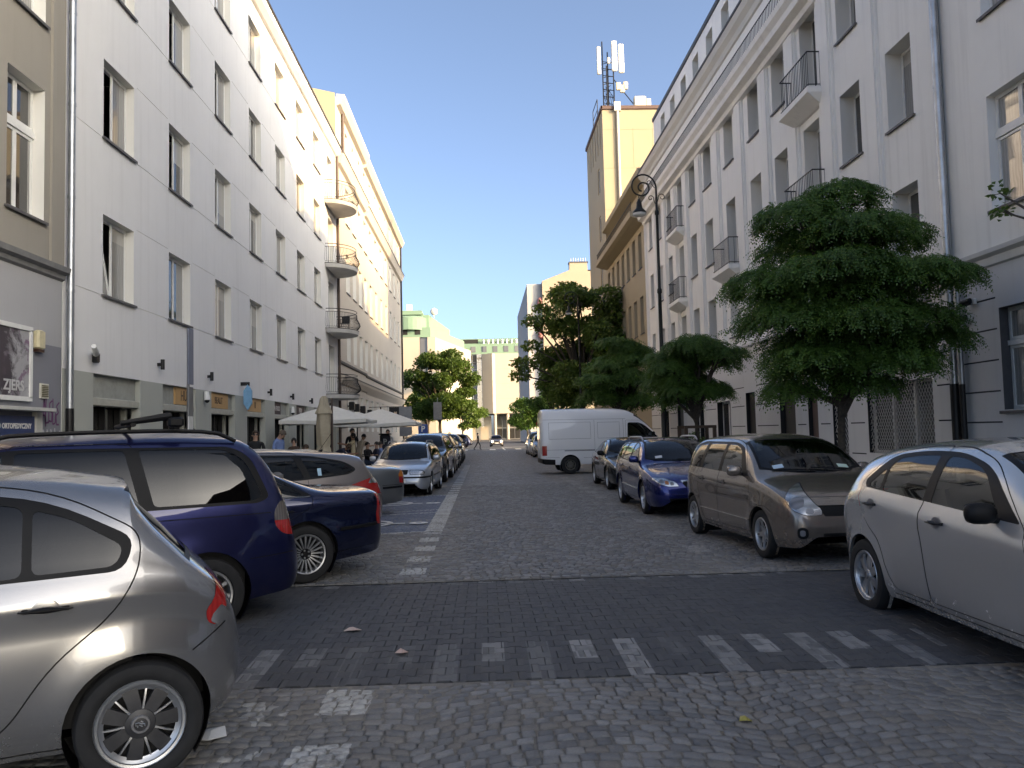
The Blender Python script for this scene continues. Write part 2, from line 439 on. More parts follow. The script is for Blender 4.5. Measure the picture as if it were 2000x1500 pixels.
def block_mesh():
    m = MB(); o1 = block_outline(); o2 = block_outline(0.003)
    m.loft([[(a, b, -0.02) for a, b in o1], [(a, b, 0.004) for a, b in o1], [(a, b, 0.0075) for a, b in o2]])
    up = o2[:6]; dn = o2[6:][::-1]
    for i in range(5): m.quad((*up[i], 0.0075), (*dn[i], 0.0075), (*dn[i + 1], 0.0075), (*up[i + 1], 0.0075))
    return m
BM = block_mesh(); BME = BM.mesh('paving_block', M_BLOCK)
spots = []
r = 0; yy = STRIP0 + 0.085
while yy < STRIP1 - 0.07:
    x = -5.7 + (0.1 if r % 2 else 0.0)
    while x < 5.7:
        spots.append((x, yy, hump(yy) + random.uniform(-0.0015, 0.0015), random.gauss(0, 0.006), random.gauss(0, 0.012))); x += 0.2
    r += 1; yy += 0.14
spots.sort(key=lambda s_: (s_[1] + (99 if not (-0.36 < s_[0] / s_[1] < 0.62) else 0)))
V0 = np.array(BM.v); allv = []; allf = []; base = 0
for i, (x, y, z, tl, tr) in enumerate(spots):
    slope = (hump(y + 0.05) - hump(y - 0.05)) / 0.1
    if i < 300:
        o = ob('paving_block', BME, cross_o, (x, y, z), world=False); o.rotation_euler = (math.atan(slope) + tl, tl, tr)
    else:
        v = V0.copy(); v[:, 2] += v[:, 1] * (slope + tl) + v[:, 0] * tl; v[:, 0] += x; v[:, 1] += y; v[:, 2] += z
        allv.append(v)
        for f in BM.f: allf.append(tuple(base + q for q in f))
        base += len(v)
me = bpy.data.meshes.new('paving_blocks'); me.from_pydata(np.concatenate(allv).tolist(), [], allf); me.materials.append(M_BLOCK)
o = ob('paving_blocks', me, cross_o); o['kind'] = 'stuff'

# ---- pavements with granite kerbs
def slab_material():
    m, g, b = newmat('pavement_slab')
    p = g.pos()
    br = g.n('ShaderNodeTexBrick'); br.offset = 0.5; g.t.links.new(p, br.inputs['Vector'])
    br.inputs['Scale'].default_value = 2.0; br.inputs['Mortar Size'].default_value = 0.012; br.inputs['Brick Width'].default_value = 1.0; br.inputs['Row Height'].default_value = 1.0
    br.inputs['Color1'].default_value = (0.2, 0.198, 0.19, 1); br.inputs['Color2'].default_value = (0.26, 0.255, 0.245, 1); br.inputs['Mortar'].default_value = (0.07, 0.068, 0.062, 1)
    c = g.mix(g.m('MULTIPLY', g.ramp(g.noise(1.3, 5, 0.65, p), 0.4, 0.75), 0.5), br.outputs['Color'], (0.12, 0.115, 0.105))
    g.put(b.inputs['Base Color'], c); b.inputs['Roughness'].default_value = 0.85
    g.put(b.inputs['Normal'], g.bump(g.m('SUBTRACT', g.noise(80, 3, 0.6, p), g.m('MULTIPLY', br.outputs['Fac'], 3.0)), 0.3, 0.006))
    return m
M_SLAB = slab_material(); M_KERB = plain('kerb_granite', (0.24, 0.235, 0.225), 0.75, var=0.2, nscale=5, bumpy=0.3)
def pavement(name, poly):
    m = MB(); k = len(poly)
    m.poly([(x, y, 0.12) for x, y in poly]); m.loft([[(x, y, -0.05) for x, y in poly], [(x, y, 0.12) for x, y in poly]])
    return tag(m.build(name, M_SLAB), kind='structure')
pl = pavement('pavement_left', [(-8.6, -40), (-5.6, -40), (-5.6, 21.9), (-3.35, 23.3), (-3.35, 79), (-8.6, 79)])
pr = pavement('pavement_right', [(9.9, -40), (5.55, -40), (5.55, 70), (9.9, 70)])
def kerb_line(par, p0, p1, n):
    d = Vector((p1[0] - p0[0], p1[1] - p0[1], 0)); L = d.length / n; ang = math.atan2(d.y, d.x)
    m = MB(); m.rbox(0.004, -0.075, -0.04, L - 0.004, 0.075, 0.126, 0.012); me = m.mesh('kerb_stone', M_KERB)
    for i in range(n):
        o = ob('kerb_stone', me, par, (p0[0] + d.x * i / n, p0[1] + d.y * i / n, random.uniform(-0.003, 0.003)), ang, world=False)
kerb_line(pl, (-5.55, 0), (-5.55, 21.8), 22); kerb_line(pl, (-5.55, 21.9), (-3.3, 23.3), 3); kerb_line(pl, (-3.3, 23.4), (-3.3, 60), 36)
kerb_line(pr, (5.5, 0), (5.5, 60), 60)
# crossing street beyond the block, and the far carriageway
x2 = MB(); x2.quad((-200, 80.0, -0.02), (200, 80.0, -0.02), (200, 132, -0.02), (-200, 132, -0.02))
x2.quad((-5.6, 132, -0.02), (5.6, 132, -0.02), (5.6, 215, -0.02), (-5.6, 215, -0.02))
tag(x2.build('asphalt_road', plain('asphalt_far', (0.07, 0.072, 0.077), 0.6, var=0.2, nscale=0.8)), kind='structure')
M_WPAINT = plain('road_paint', (0.62, 0.62, 0.6), 0.7, var=0.2, nscale=4)
zb = MB()
for x in (-3.1, -2.0, 0.9, 3.6, 4.7): zb.quad((x - 0.3, 84, -0.014), (x + 0.3, 84, -0.014), (x + 0.3, 88.5, -0.014), (x - 0.3, 88.5, -0.014))
zb.quad((-4.6, 90, -0.014), (-1.2, 90, -0.014), (-1.2, 90.6, -0.014), (-4.6, 90.6, -0.014)); zb.quad((-3.5, 93, -0.014), (3.2, 93, -0.014), (3.2, 93.5, -0.014), (-3.5, 93.5, -0.014)); zb.quad((2.2, 97, -0.014), (5.2, 97, -0.014), (5.2, 98.2, -0.014), (2.2, 98.2, -0.014))
zb.quad((2.05, 82, -0.014), (2.2, 82, -0.014), (2.2, 97, -0.014), (2.05, 97, -0.014))
tag(zb.build('road_marking', M_WPAINT), kind='structure')
# wheelchair marks in the two blue bays
for cy in (16.0, 20.4):
    m = MB(); c0 = Vector((-2.4, cy + 0.2, 0.026))
    def arc(cx, cy_, r, a0, a1, w=0.11, n=18):
        for i in range(n):
            a, b_ = R(lerp(a0, a1, i / n)), R(lerp(a0, a1, (i + 1) / n))
            m.quad(*[(cx + (r + s_) * math.cos(t), cy_ + (r + s_) * math.sin(t), 0.026) for t, s_ in ((a, -w / 2), (a, w / 2), (b_, w / 2), (b_, -w / 2))])
    arc(-2.3, cy - 0.5, 0.52, -150, 110); arc(-1.25, cy - 0.55, 0.12, 0, 360, 0.12, 12)
    m.quad((-1.5, cy - 0.62, 0.026), (-1.5, cy - 0.5, 0.026), (-2.5, cy - 0.45, 0.026), (-2.5, cy - 0.57, 0.026))
    m.quad((-2.5, cy - 0.57, 0.026), (-2.38, cy - 0.57, 0.026), (-2.38, cy + 0.1, 0.026), (-2.5, cy + 0.1, 0.026))
    m.quad((-2.5, cy + 0.1, 0.026), (-2.5, cy - 0.02, 0.026), (-3.1, cy + 0.2, 0.026), (-3.1, cy + 0.32, 0.026))
    tag(m.build('painted_wheelchair_symbol', M_WPAINT), kind='structure')
# litter
def litter(name, label, pts, col, z=0.03):
    m = MB(); k = len(pts); c = (sum(p[0] for p in pts) / k, sum(p[1] for p in pts) / k)
    top = [(x, y, z + 0.012 * math.sin(i * 2.3)) for i, (x, y) in enumerate(pts)]
    for i in range(k): m.poly((top[i], top[(i + 1) % k], (c[0], c[1], z + 0.022)))
    m.loft([[(x, y, zz - 0.004) for x, y, zz in top], top])
    tag(m.build(name, plain(name + '_mat' + label[:6], col, 0.6)), label, 'litter')
litter('crumpled_paper', 'crumpled white paper on the setts by the silver hatchback wheel', [(-1.63, 4.62), (-1.52, 4.58), (-1.46, 4.70), (-1.50, 4.80), (-1.60, 4.76)], (0.7, 0.7, 0.68), 0.03)
litter('paper_scrap', 'pale pink paper scrap lying mid-crossing near the blue car', [(-1.18, 6.86), (-1.07, 6.84), (-1.04, 6.92), (-1.15, 6.94)], (0.55, 0.42, 0.36), 0.07)
litter('paper_scrap', 'torn pinkish paper scrap beside a painted crossing bar', [(-0.69, 6.18), (-0.63, 6.14), (-0.60, 6.24), (-0.66, 6.28)], (0.6, 0.42, 0.36), 0.055)
litter('fallen_leaf', 'small yellow leaf on the setts in the right foreground', [(1.38, 4.6), (1.42, 4.58), (1.46, 4.62), (1.40, 4.65)], (0.3, 0.26, 0.06), 0.03)

# ================================================================ buildings
M_WHITE = plaster('white_render', (0.80, 0.79, 0.775), 0.7, 0.28)
M_WHITE2 = plaster('white_render_old', (0.86, 0.84, 0.80), 0.7, 0.5)
M_REVEAL = plaster('reveal_cream', (0.74, 0.725, 0.68), 0.2, 0.1)
M_PIER = plaster('pier_grey_green', (0.44, 0.45, 0.405), 0.3, 0.2)
M_BEIGE = plaster('old_beige_render', (0.33, 0.305, 0.265), 0.8, 0.7)
M_GREYLAV = plaster('grey_lavender_paint', (0.43, 0.43, 0.44), 0.7, 0.4)
M_DKGREY = plaster('dark_grey_paint', (0.235, 0.24, 0.27), 0.5, 0.3)
M_CREAM = plaster('cream_render', (0.56, 0.50, 0.43), 0.3, 0.2)
M_TAN = plaster('tan_render', (0.39, 0.33, 0.235), 0.5, 0.35)
M_OCHRE = plaster('ochre_render', (0.38, 0.325, 0.23), 0.5, 0.35)
M_GREYR = plaster('grey_rustication', (0.68, 0.67, 0.65), 0.5, 0.35)
M_PVC = plain('white_frame', (0.72, 0.72, 0.70), 0.4, var=0.05)
M_SILL = plain('dark_sill', (0.10, 0.095, 0.095), 0.6, var=0.2)
M_ZINC = plain('zinc_pipe', (0.42, 0.44, 0.46), 0.38, 0.85, var=0.25, nscale=2.5)
M_BLACK = plain('black_iron', (0.012, 0.012, 0.013), 0.45, 0.3)
M_DARKIN = plain('dark_interior', (0.012, 0.012, 0.012), 0.8)
M_COPPER = plain('brown_pipe', (0.075, 0.05, 0.04), 0.5)
M_ROOF = plain('dark_roof_edge', (0.045, 0.045, 0.05), 0.6)
M_CONC = plain('pale_concrete', (0.52, 0.51, 0.49), 0.8, var=0.1, nscale=2)

def pane_material(name, dark=0.03, light=0.34, bias=0.45):
    m, g, b = newmat(name)
    oi = g.n('ShaderNodeObjectInfo').outputs['Random']; tc = g.n('ShaderNodeTexCoord').outputs['Object']
    x, y, z = g.sep(tc)
    fold = g.m('ADD', g.m('MULTIPLY', g.m('SINE', g.m('MULTIPLY', g.m('ADD', x, g.m('MULTIPLY', g.noise(3, 2, 0.5, tc), 0.15)), 75.0)), 0.12), 0.88)
    cur = g.m('GREATER_THAN', oi, bias)
    side = g.m('GREATER_THAN', g.m('ABSOLUTE', x), g.m('ADD', 0.05, g.m('MULTIPLY', g.m('FRACT', g.m('MULTIPLY', oi, 9.7)), 0.5)))
    k = g.m('MULTIPLY', g.m('MAXIMUM', g.m('MULTIPLY', cur, 0.75), side), fold)
    c = g.mix(k, (dark, dark, dark * 1.05), (light, light * 0.98, light * 0.93))
    blind = g.m('MULTIPLY', g.m('GREATER_THAN', g.m('FRACT', g.m('MULTIPLY', oi, 23.7)), 0.62), g.m('GREATER_THAN', z, g.m('ADD', 0.45, g.m('MULTIPLY', g.m('FRACT', g.m('MULTIPLY', oi, 51.3)), 1.2))))
    c = g.mix(g.m('MULTIPLY', blind, 0.8), c, (light * 1.25, light * 1.2, light * 1.08))
    g.put(b.inputs['Base Color'], c); b.inputs['Roughness'].default_value = 0.025
    b.inputs['Specular IOR Level'].default_value = 0.85; b.inputs['IOR'].default_value = 1.55
    g.put(b.inputs['Normal'], g.bump(g.noise(1.3, 1, 0.4, g.pos()), 0.05, 0.05))
    return m
M_PANE = pane_material('window_pane')
M_PANED = pane_material('dark_pane', 0.012, 0.06, 0.7)

ROT = {'L': math.pi / 2, 'R': -math.pi / 2, 'F': 0.0}
def mapper(side, off):
    """(u along, v up, w outward) -> world for a wall on the left, on the right or facing the camera"""
    if side == 'L': return lambda u, v, w: (off + w, u, v)
    if side == 'R': return lambda u, v, w: (off - w, u, v)
    return lambda u, v, w: (u, off - w, v)

def wall(m, fn, u0, u1, v0, v1, ops, mi=0, rmi=0):
    """wall sheet with recessed openings; ops: (u0,u1,v0,v1,depth[,back])"""
    us = sorted({u0, u1, *[x for o in ops for x in o[:2] if u0 < x < u1]}); vs = sorted({v0, v1, *[x for o in ops for x in o[2:4] if v0 < x < v1]})
    for i in range(len(us) - 1):
        cu = (us[i] + us[i + 1]) / 2
        col = [o for o in ops if o[0] < cu < o[1]]
        j = 0
        while j < len(vs) - 1:
            cv = (vs[j] + vs[j + 1]) / 2
            if any(o[2] < cv < o[3] for o in col): j += 1; continue
            e = j + 1
            while e < len(vs) - 1 and not any(o[2] < (vs[e] + vs[e + 1]) / 2 < o[3] for o in col): e += 1
            m.quad(fn(us[i], vs[j], 0), fn(us[i + 1], vs[j], 0), fn(us[i + 1], vs[e], 0), fn(us[i], vs[e], 0), mi); j = e
    for o in ops:
        a, b, c, d, dep = o[:5]
        for p, q in (((a, c), (b, c)), ((b, c), (b, d)), ((b, d), (a, d)), ((a, d), (a, c))):
            m.quad(fn(*p, 0), fn(*q, 0), fn(*q, -dep), fn(*p, -dep), rmi)
        if len(o) > 5 and o[5]: m.quad(fn(a, c, -dep), fn(b, c, -dep), fn(b, d, -dep), fn(a, d, -dep), rmi)

def band(m, fn, u0, u1, prof, mi=0):
    """moulding: outline (w, v) swept along the wall"""
    m.loft([[fn(u0, v, w) for w, v in prof], [fn(u1, v, w) for w, v in prof]], True, False, mi)
    m.poly([fn(u0, v, w) for w, v in prof], mi); m.poly([fn(u1, v, w) for w, v in prof], mi)

WT = {}
def win_tmpl(w, h, style, dep=0.18, sill=True, pane=None):
    key = (round(w, 2), round(h, 2), style, dep, sill, pane.name if pane else '')
    if key in WT: return WT[key]
    fr = MB(); pn = MB(); f = 0.055; y0, y1 = dep - 0.075, dep
    def frame(x0, x1, z0, z1, t=f, ya=y0, yb=y1):
        fr.box(x0, ya, z0, x0 + t, yb, z1); fr.box(x1 - t, ya, z0, x1, yb, z1); fr.box(x0 + t, ya, z0, x1 - t, yb, z0 + t); fr.box(x0 + t, ya, z1 - t, x1 - t, yb, z1)
    frame(-w / 2, w / 2, 0, h)
    g2 = y0 - 0.012
    def sash(x0, x1, z0, z1):
        frame(x0, x1, z0, z1, 0.05, g2, y0 + 0.03); pn.quad((x0 + 0.05, y0 + 0.008, z0 + 0.05), (x1 - 0.05, y0 + 0.008, z0 + 0.05), (x1 - 0.05, y0 + 0.008, z1 - 0.05), (x0 + 0.05, y0 + 0.008, z1 - 0.05))
    e = 0.03
    if style == 'double': sash(-w / 2 + e, -0.003, e, h - e); sash(0.003, w / 2 - e, e, h - e)
    elif style == 'single': sash(-w / 2 + e, w / 2 - e, e, h - e)
    elif style == 'low_rail': sash(-w / 2 + e, w / 2 - e, h * 0.22, h - e); sash(-w / 2 + e, w / 2 - e, e, h * 0.22 - 0.004)
    elif style == 'cross':
        for a, b_ in ((-w / 2 + e, -0.003), (0.003, w / 2 - e)): sash(a, b_, e, h * 0.62); sash(a, b_, h * 0.68, h - e)
        fr.box(-w / 2, g2 - 0.03, h * 0.625, w / 2, y0 + 0.01, h * 0.675)
    elif style in ('open', 'tilt'):
        sash(0.003, w / 2 - e, e, h - e)
        x0, x1 = -w / 2 + e, -0.003; z0, z1 = e, h - e
        def tr(x, y, z):
            if style == 'open': a = R(62); return (x0 + (x - x0) * math.cos(a) - y * math.sin(a), y0 + 0.02 + (x - x0) * math.sin(a) + y * math.cos(a), z)
            a = R(9); return (x, y0 + 0.02 + (z - z0) * math.sin(a) + y, z0 + (z - z0) * math.cos(a))
        for bx in ((x0, -0.03, z0, x0 + 0.05, 0.02, z1), (x1 - 0.05, -0.03, z0, x1, 0.02, z1), (x0, -0.03, z0, x1, 0.02, z0 + 0.05), (x0, -0.03, z1 - 0.05, x1, 0.02, z1)):
            n0 = len(fr.v); fr.box(*bx); fr.v[n0:] = [tr(*q) for q in fr.v[n0:]]
        pn.poly([tr(*q) for q in ((x0 + 0.05, 0, z0 + 0.05), (x1 - 0.05, 0, z0 + 0.05), (x1 - 0.05, 0, z1 - 0.05), (x0 + 0.05, 0, z1 - 0.05))])
    bk = None
    if style in ('open', 'tilt'):
        bk = MB(); bk.box(-w / 2, dep + 0.9, -0.1, w / 2, dep + 0.91, h + 0.1); bk.box(-w / 2 - 0.01, dep, -0.1, -w / 2, dep + 0.9, h + 0.1); bk.box(-w / 2, dep + 0.02, h + 0.05, w / 2, dep + 0.9, h + 0.06)
    parts = [fr.mesh('window', M_PVC), pn.mesh('pane', pane or M_PANE)]
    sl = None
    if sill:
        s_ = MB(); s_.box(-w / 2 - 0.06, -0.06, -0.055, w / 2 + 0.06, y0, -0.02); s_.box(-w / 2 - 0.06, -0.065, -0.075, w / 2 + 0.06, -0.05, -0.02); sl = s_.mesh('sill', M_SILL)
    WT[key] = (parts[0], parts[1], sl, bk.mesh('room', M_DARKIN) if bk else None)
    return WT[key]
def put_window(par, side, off, u, v, w, h, style='double', dep=0.18, sill=True, pane=None):
    t = win_tmpl(w, h, style, dep, sill, pane)
    x, y, z = mapper(side, off)(u, v, 0)
    o = ob('window', t[0], par, (x, y, z), ROT[side])
    ob('pane', t[1], o, world=False)
    if t[2]: ob('sill', t[2], o, world=False)
    if t[3]: ob('room', t[3], o, world=False)
    return o
def mass(m, x0, x1, y0, y1, z1, mi=0, skip=''):
    """the body behind a facade: sides, back and roof"""
    if 'x0' not in skip: m.quad((x0, y0, 0), (x0, y1, 0), (x0, y1, z1), (x0, y0, z1), mi)
    if 'x1' not in skip: m.quad((x1, y0, 0), (x1, y1, 0), (x1, y1, z1), (x1, y0, z1), mi)
    if 'y0' not in skip: m.quad((x0, y0, 0), (x1, y0, 0), (x1, y0, z1), (x0, y0, z1), mi)
    if 'y1' not in skip: m.quad((x0, y1, 0), (x1, y1, 0), (x1, y1, z1), (x0, y1, z1), mi)
    m.quad((x0, y0, z1), (x1, y0, z1), (x1, y1, z1), (x0, y1, z1), mi)
def pipe(par, name, x, y, z0, z1, r, mat, boot=None, step=1.9):
    m = MB(); m.tube([(x, y, z0), (x, y, z1)], r, 14)
    z = z0 + 0.5
    while z < z1:
        m.lathe([(r + 0.001, z - 0.03), (r + 0.009, z - 0.03), (r + 0.009, z + 0.03), (r + 0.001, z + 0.03)], 14, (x, y, 0)); z += step
    o = m.build(name, mat, par, smooth=True)
    if boot:
        b = MB(); b.tube([(x, y, 0), (x, y, boot)], r * 1.12, 14); b.build('pipe_boot', M_BLACK, o, smooth=True)
    return o

# ---------------------------------------------------------------- left, first house (old beige)
XL, XR = -8.3, 9.6
fnL = mapper('L', XL); fnR = mapper('R', XR)
h1 = thing('old_house', 'weathered beige town house with grey painted ground floor at the left edge', 'house', (XL, 10, 0))
m = MB(); ops = []
cols = [15.1 - 3.1 * i for i in range(3)]
for c in cols:
    for sv in (5.9, 9.75, 13.5): ops.append((c - 0.62, c + 0.62, sv, sv + 2.55, 0.3))
wall(m, fnL, 7.6, 16.42, 5.05, 19.5, ops, 0, 1)
ops2 = [(14.2 - 5 * i, 15.05 - 5 * i, 0.12, 2.1, 0.4, True) for i in range(1, 2)]
wall(m, fnL, 7.6, 16.42, 3.55, 5.05, [], 2); wall(m, fnL, 7.6, 16.42, 0, 3.55, ops2, 3, 3)
band(m, fnL, 7.6, 16.42, [(0.0, 4.86), (0.06, 4.9), (0.07, 4.98), (0.16, 5.02), (0.18, 5.12), (0.0, 5.14)], 4)
for c in cols:                                        # shallow lesenes between the windows
    band(m, fnL, c + 0.82, c + 1.3, [(0, 5.14), (0.05, 5.14), (0.05, 19.2), (0, 19.2)], 0)
band(m, fnL, 7.6, 16.42, [(0, 19.2), (0.4, 19.3), (0.5, 19.6), (0, 19.7)], 0)
mass(m, -21, XL, 7.6, 16.42, 19.5, 0, 'x1')
m.build('wall', [M_BEIGE, M_REVEAL, M_GREYLAV, M_DKGREY, plain('ledge_grey', (0.2, 0.2, 0.2), 0.8)], h1)
for c in cols:
    for sv in (5.9, 9.75, 13.5): put_window(h1, 'L', XL, c, sv, 1.24, 2.55, 'cross', 0.3)
m = MB(); tb = plain('poster_grey', (0.34, 0.34, 0.36), 0.5)
def poster_mat():
    m_, g, b = newmat('poster_print'); p = g.pos(); x, y, z = g.sep(p)
    n1 = g.noise(1.6, 6, 0.7, p, 0.6); dark = g.ramp(g.m('ADD', n1, g.m('MULTIPLY', g.m('SUBTRACT', 15.15, y), 0.28)), 0.55, 0.68)
    c = g.mix(dark, (0.36, 0.36, 0.375), (0.055, 0.045, 0.055))
    c = g.mix(g.m('MULTIPLY', g.ramp(g.noise(4, 5, 0.7, p, 1.0), 0.55, 0.62), g.ramp(y, 14.3, 15.0)), c, (0.2, 0.12, 0.19))
    g.put(b.inputs['Base Color'], c); b.inputs['Roughness'].default_value = 0.45
    return m_
bb = thing('wall_billboard', 'white framed grey and black photo billboard with scrawled paint on the beige house', 'billboard', (XL, 13.6, 2.5))
m = MB(); m.box(XL + 0.01, 11.3, 2.52, XL + 0.06, 15.16, 3.72); m.build('panel', poster_mat(), bb)
m = MB()
for a in ((11.2, 2.44, 15.24, 2.52), (11.2, 3.72, 15.24, 3.8), (15.16, 2.5, 15.24, 3.74), (11.2, 2.5, 11.28, 3.74)): m.box(XL + 0.005, a[0], a[1], XL + 0.085, a[2], a[3])
m.build('frame', M_PVC, bb)
text_mesh('lettering', 'ZJERS', 0.26, plain('grey_letters', (0.5, 0.5, 0.5), 0.5), bb, (XL + 0.064, 14.68, 2.70), (R(90), 0, R(90)), 'CENTER', 0.003, 0.006)
sg = thing('clinic_sign', 'dark blue clinic sign with white lettering low on the grey wall', 'sign', (XL, 14.2, 1.2))
m = MB(); m.box(XL + 0.01, 12.6, 1.30, XL + 0.06, 15.36, 2.17); m.build('panel', plain('sign_navy', (0.022, 0.045, 0.14), 0.4), sg)
m = MB(); m.box(XL + 0.005, 12.5, 2.26, XL + 0.32, 15.62, 2.32); m.box(XL + 0.005, 15.38, 1.1, XL + 0.09, 15.58, 2.25); m.build('canopy', plain('canopy_pale', (0.5, 0.5, 0.47), 0.6), sg)
mt = plain('white_letters', (0.75, 0.75, 0.75), 0.5)
for t_, zz, sz in (('ZAKŁAD ORTOPEDYCZNY', 1.985, 0.125), ('PRACOWNIA', 1.775, 0.115), ('WKŁADEK ORTOPEDYCZNYCH', 1.635, 0.118), ('EMILII PLATER 36', 1.385, 0.10)):
    text_mesh('lettering', t_, sz, mt, sg, (XL + 0.064, {1.985: 14.55, 1.775: 14.62, 1.635: 14.48, 1.385: 14.5}[zz], zz), (R(90), 0, R(90)), 'CENTER', 0.002, 0.004, 0.92)
bx = thing('alarm_box', 'cream plastic alarm box high on the grey wall', 'alarm box', (XL, 15.6, 3.5))
m = MB(); m.rbox(XL, 15.36, 3.42, XL + 0.12, 15.62, 3.78, 0.03); m.build('housing', plain('cream_plastic', (0.62, 0.55, 0.36), 0.5), bx); m = MB(); m.box(XL + 0.01, 15.38, 3.37, XL + 0.1, 15.6, 3.42); m.build('lamp', plain('brown_lens', (0.06, 0.03, 0.02), 0.3), bx)
vt = thing('wall_vent', 'small white framed air vent above the graffiti', 'vent', (XL, 15.75, 2.6))
m = MB(); m.box(XL, 15.62, 2.52, XL + 0.03, 15.9, 2.8); m.build('frame', plain('vent_white', (0.6, 0.58, 0.5), 0.6), vt)
m = MB()
for i in range(7): m.box(XL + 0.031, 15.65, 2.55 + i * 0.033, XL + 0.042, 15.87, 2.57 + i * 0.033)
m.build('grille', plain('vent_brown', (0.2, 0.18, 0.12), 0.7), vt)
def graffiti(name, label, strokes, col, r=0.02):
    m = MB()
    for s_ in strokes:
        for a, b_ in zip(s_[:-1], s_[1:]):
            d = Vector((b_[0] - a[0], b_[1] - a[1])); nrm = Vector((-d.y, d.x)).normalized() * r if d.length else Vector((r, 0))
            m.quad(*[fnL(p[0] + k * nrm.x, p[1] + k * nrm.y, 0.006) for p, k in ((a, 1), (b_, 1), (b_, -1), (a, -1))])
    tag(m.build(name, plain(name + label[:5], col, 0.7)), label, 'graffiti')
def wiggle(u0, v0, wd, ht, n, seed):
    rr = random.Random(seed); out = []
    for i in range(n):
        u = u0 + wd * i / n; k = rr.choice('SAVOLE'); w_ = wd / n * 0.95
        sh = {'S': [(1, 1), (0.2, 0.9), (0.1, 0.6), (0.9, 0.45), (0.8, 0.05), (0, 0.1)], 'A': [(0, -0.1), (0.5, 1.1), (0.7, 0.9), (1, -0.15), (0.8, 0.4), (0.1, 0.35)], 'V': [(0, 1), (0.1, 0), (0.6, 0.3), (0.65, 1), (0.9, -0.1)],
              'O': [(0.5, 1), (0, 0.6), (0.2, 0), (0.8, 0.1), (1, 0.7), (0.5, 1.05)], 'L': [(0.1, 1.1), (0, 0), (0.9, 0.05), (0.9, 0.5)], 'E': [(1, 1), (0.1, 0.8), (0.8, 0.5), (0.1, 0.4), (0.1, 0), (1, -0.05)]}[k]
        out.append([(u + a * w_ + rr.uniform(-.01, .01), v0 + b_ * ht + rr.uniform(-.02, .02)) for a, b_ in sh])
    return out
graffiti('graffiti_tag', 'purple graffiti tag on the grey wall beside the drainpipe', wiggle(15.72, 2.05, 0.62, 0.42, 5, 3), (0.13, 0.04, 0.12), 0.017)
graffiti('graffiti_tag', 'white graffiti scrawl under the purple tag', wiggle(15.7, 1.55, 0.68, 0.36, 5, 8), (0.5, 0.5, 0.52), 0.014)

# ---------------------------------------------------------------- left, white house with shops
h2 = thing('white_shop_house', 'long white rendered house with shops below and rounded end balconies', 'house', (XL, 32, 0))
C2 = [18.95 + 3.8 * i for i in range(7)]; S2 = (4.93, 8.46, 11.98, 15.48); WH = 1.78
m = MB(); ops = []
for c in C2:
    for sv in S2: ops.append((c - 0.8, c + 0.8, sv, sv + WH, 0.27))
DC = 45.45
for sv in S2: ops.append((DC - 0.75, DC + 0.75, sv - 0.82, sv + WH, 0.3))
for sv in S2:                                          # fine render joints at sill and head height
    e = [16.56] + [x for c in C2 for x in (c - 0.86, c + 0.86)] + [44.5]
    for a, b_ in zip(e[0::2], e[1::2]): ops.append((a + 0.02, b_ - 0.02, sv - 0.045, sv - 0.028, 0.012, True))
    if sv < 15:
        for a, b_ in zip(C2[:-1], C2[1:]): ops.append((a + 0.95, b_ - 0.9, sv + WH + 0.06, sv + WH + 0.076, 0.010, True))
wall(m, fnL, 16.44, 47.4, 3.15, 18.05, ops, 0, 1)
SHOP = [(c - 1.2, c + 1.2) for c in C2]
wall(m, fnL, 16.44, 47.4, 0, 3.15, [(a, b_, 0.12, 3.149, 0.22) for a, b_ in SHOP] + [(DC - 1.1, DC + 1.0, 0.12, 2.6, 0.3, True)], 2, 2)
band(m, fnL, 16.44, 47.4, [(0, 18.0), (0.12, 18.02), (0.3, 18.2), (0.34, 18.42), (0, 18.45)], 0)
band(m, fnL, 16.44, 47.4, [(0, 18.451), (0.38, 18.43), (0.4, 18.5), (0, 18.62)], 3)
mass(m, -21, XL, 16.44, 47.4, 18.4, 0, 'x1')
m.build('wall', [M_WHITE, M_REVEAL, M_PIER, M_ROOF], h2)
sty = {(0, 0): 'tilt', (0, 1): 'open', (1, 1): 'open', (1, 2): 'open', (2, 1): 'tilt', (2, 2): 'open', (3, 3): 'tilt', (0, 2): 'open'}
for i, c in enumerate(C2):
    for j, sv in enumerate(S2): put_window(h2, 'L', XL, c, sv, 1.6, WH, sty.get((i, j), 'double' if (i + j) % 3 else 'single' if i == 1 and j == 0 else 'double'), 0.27)
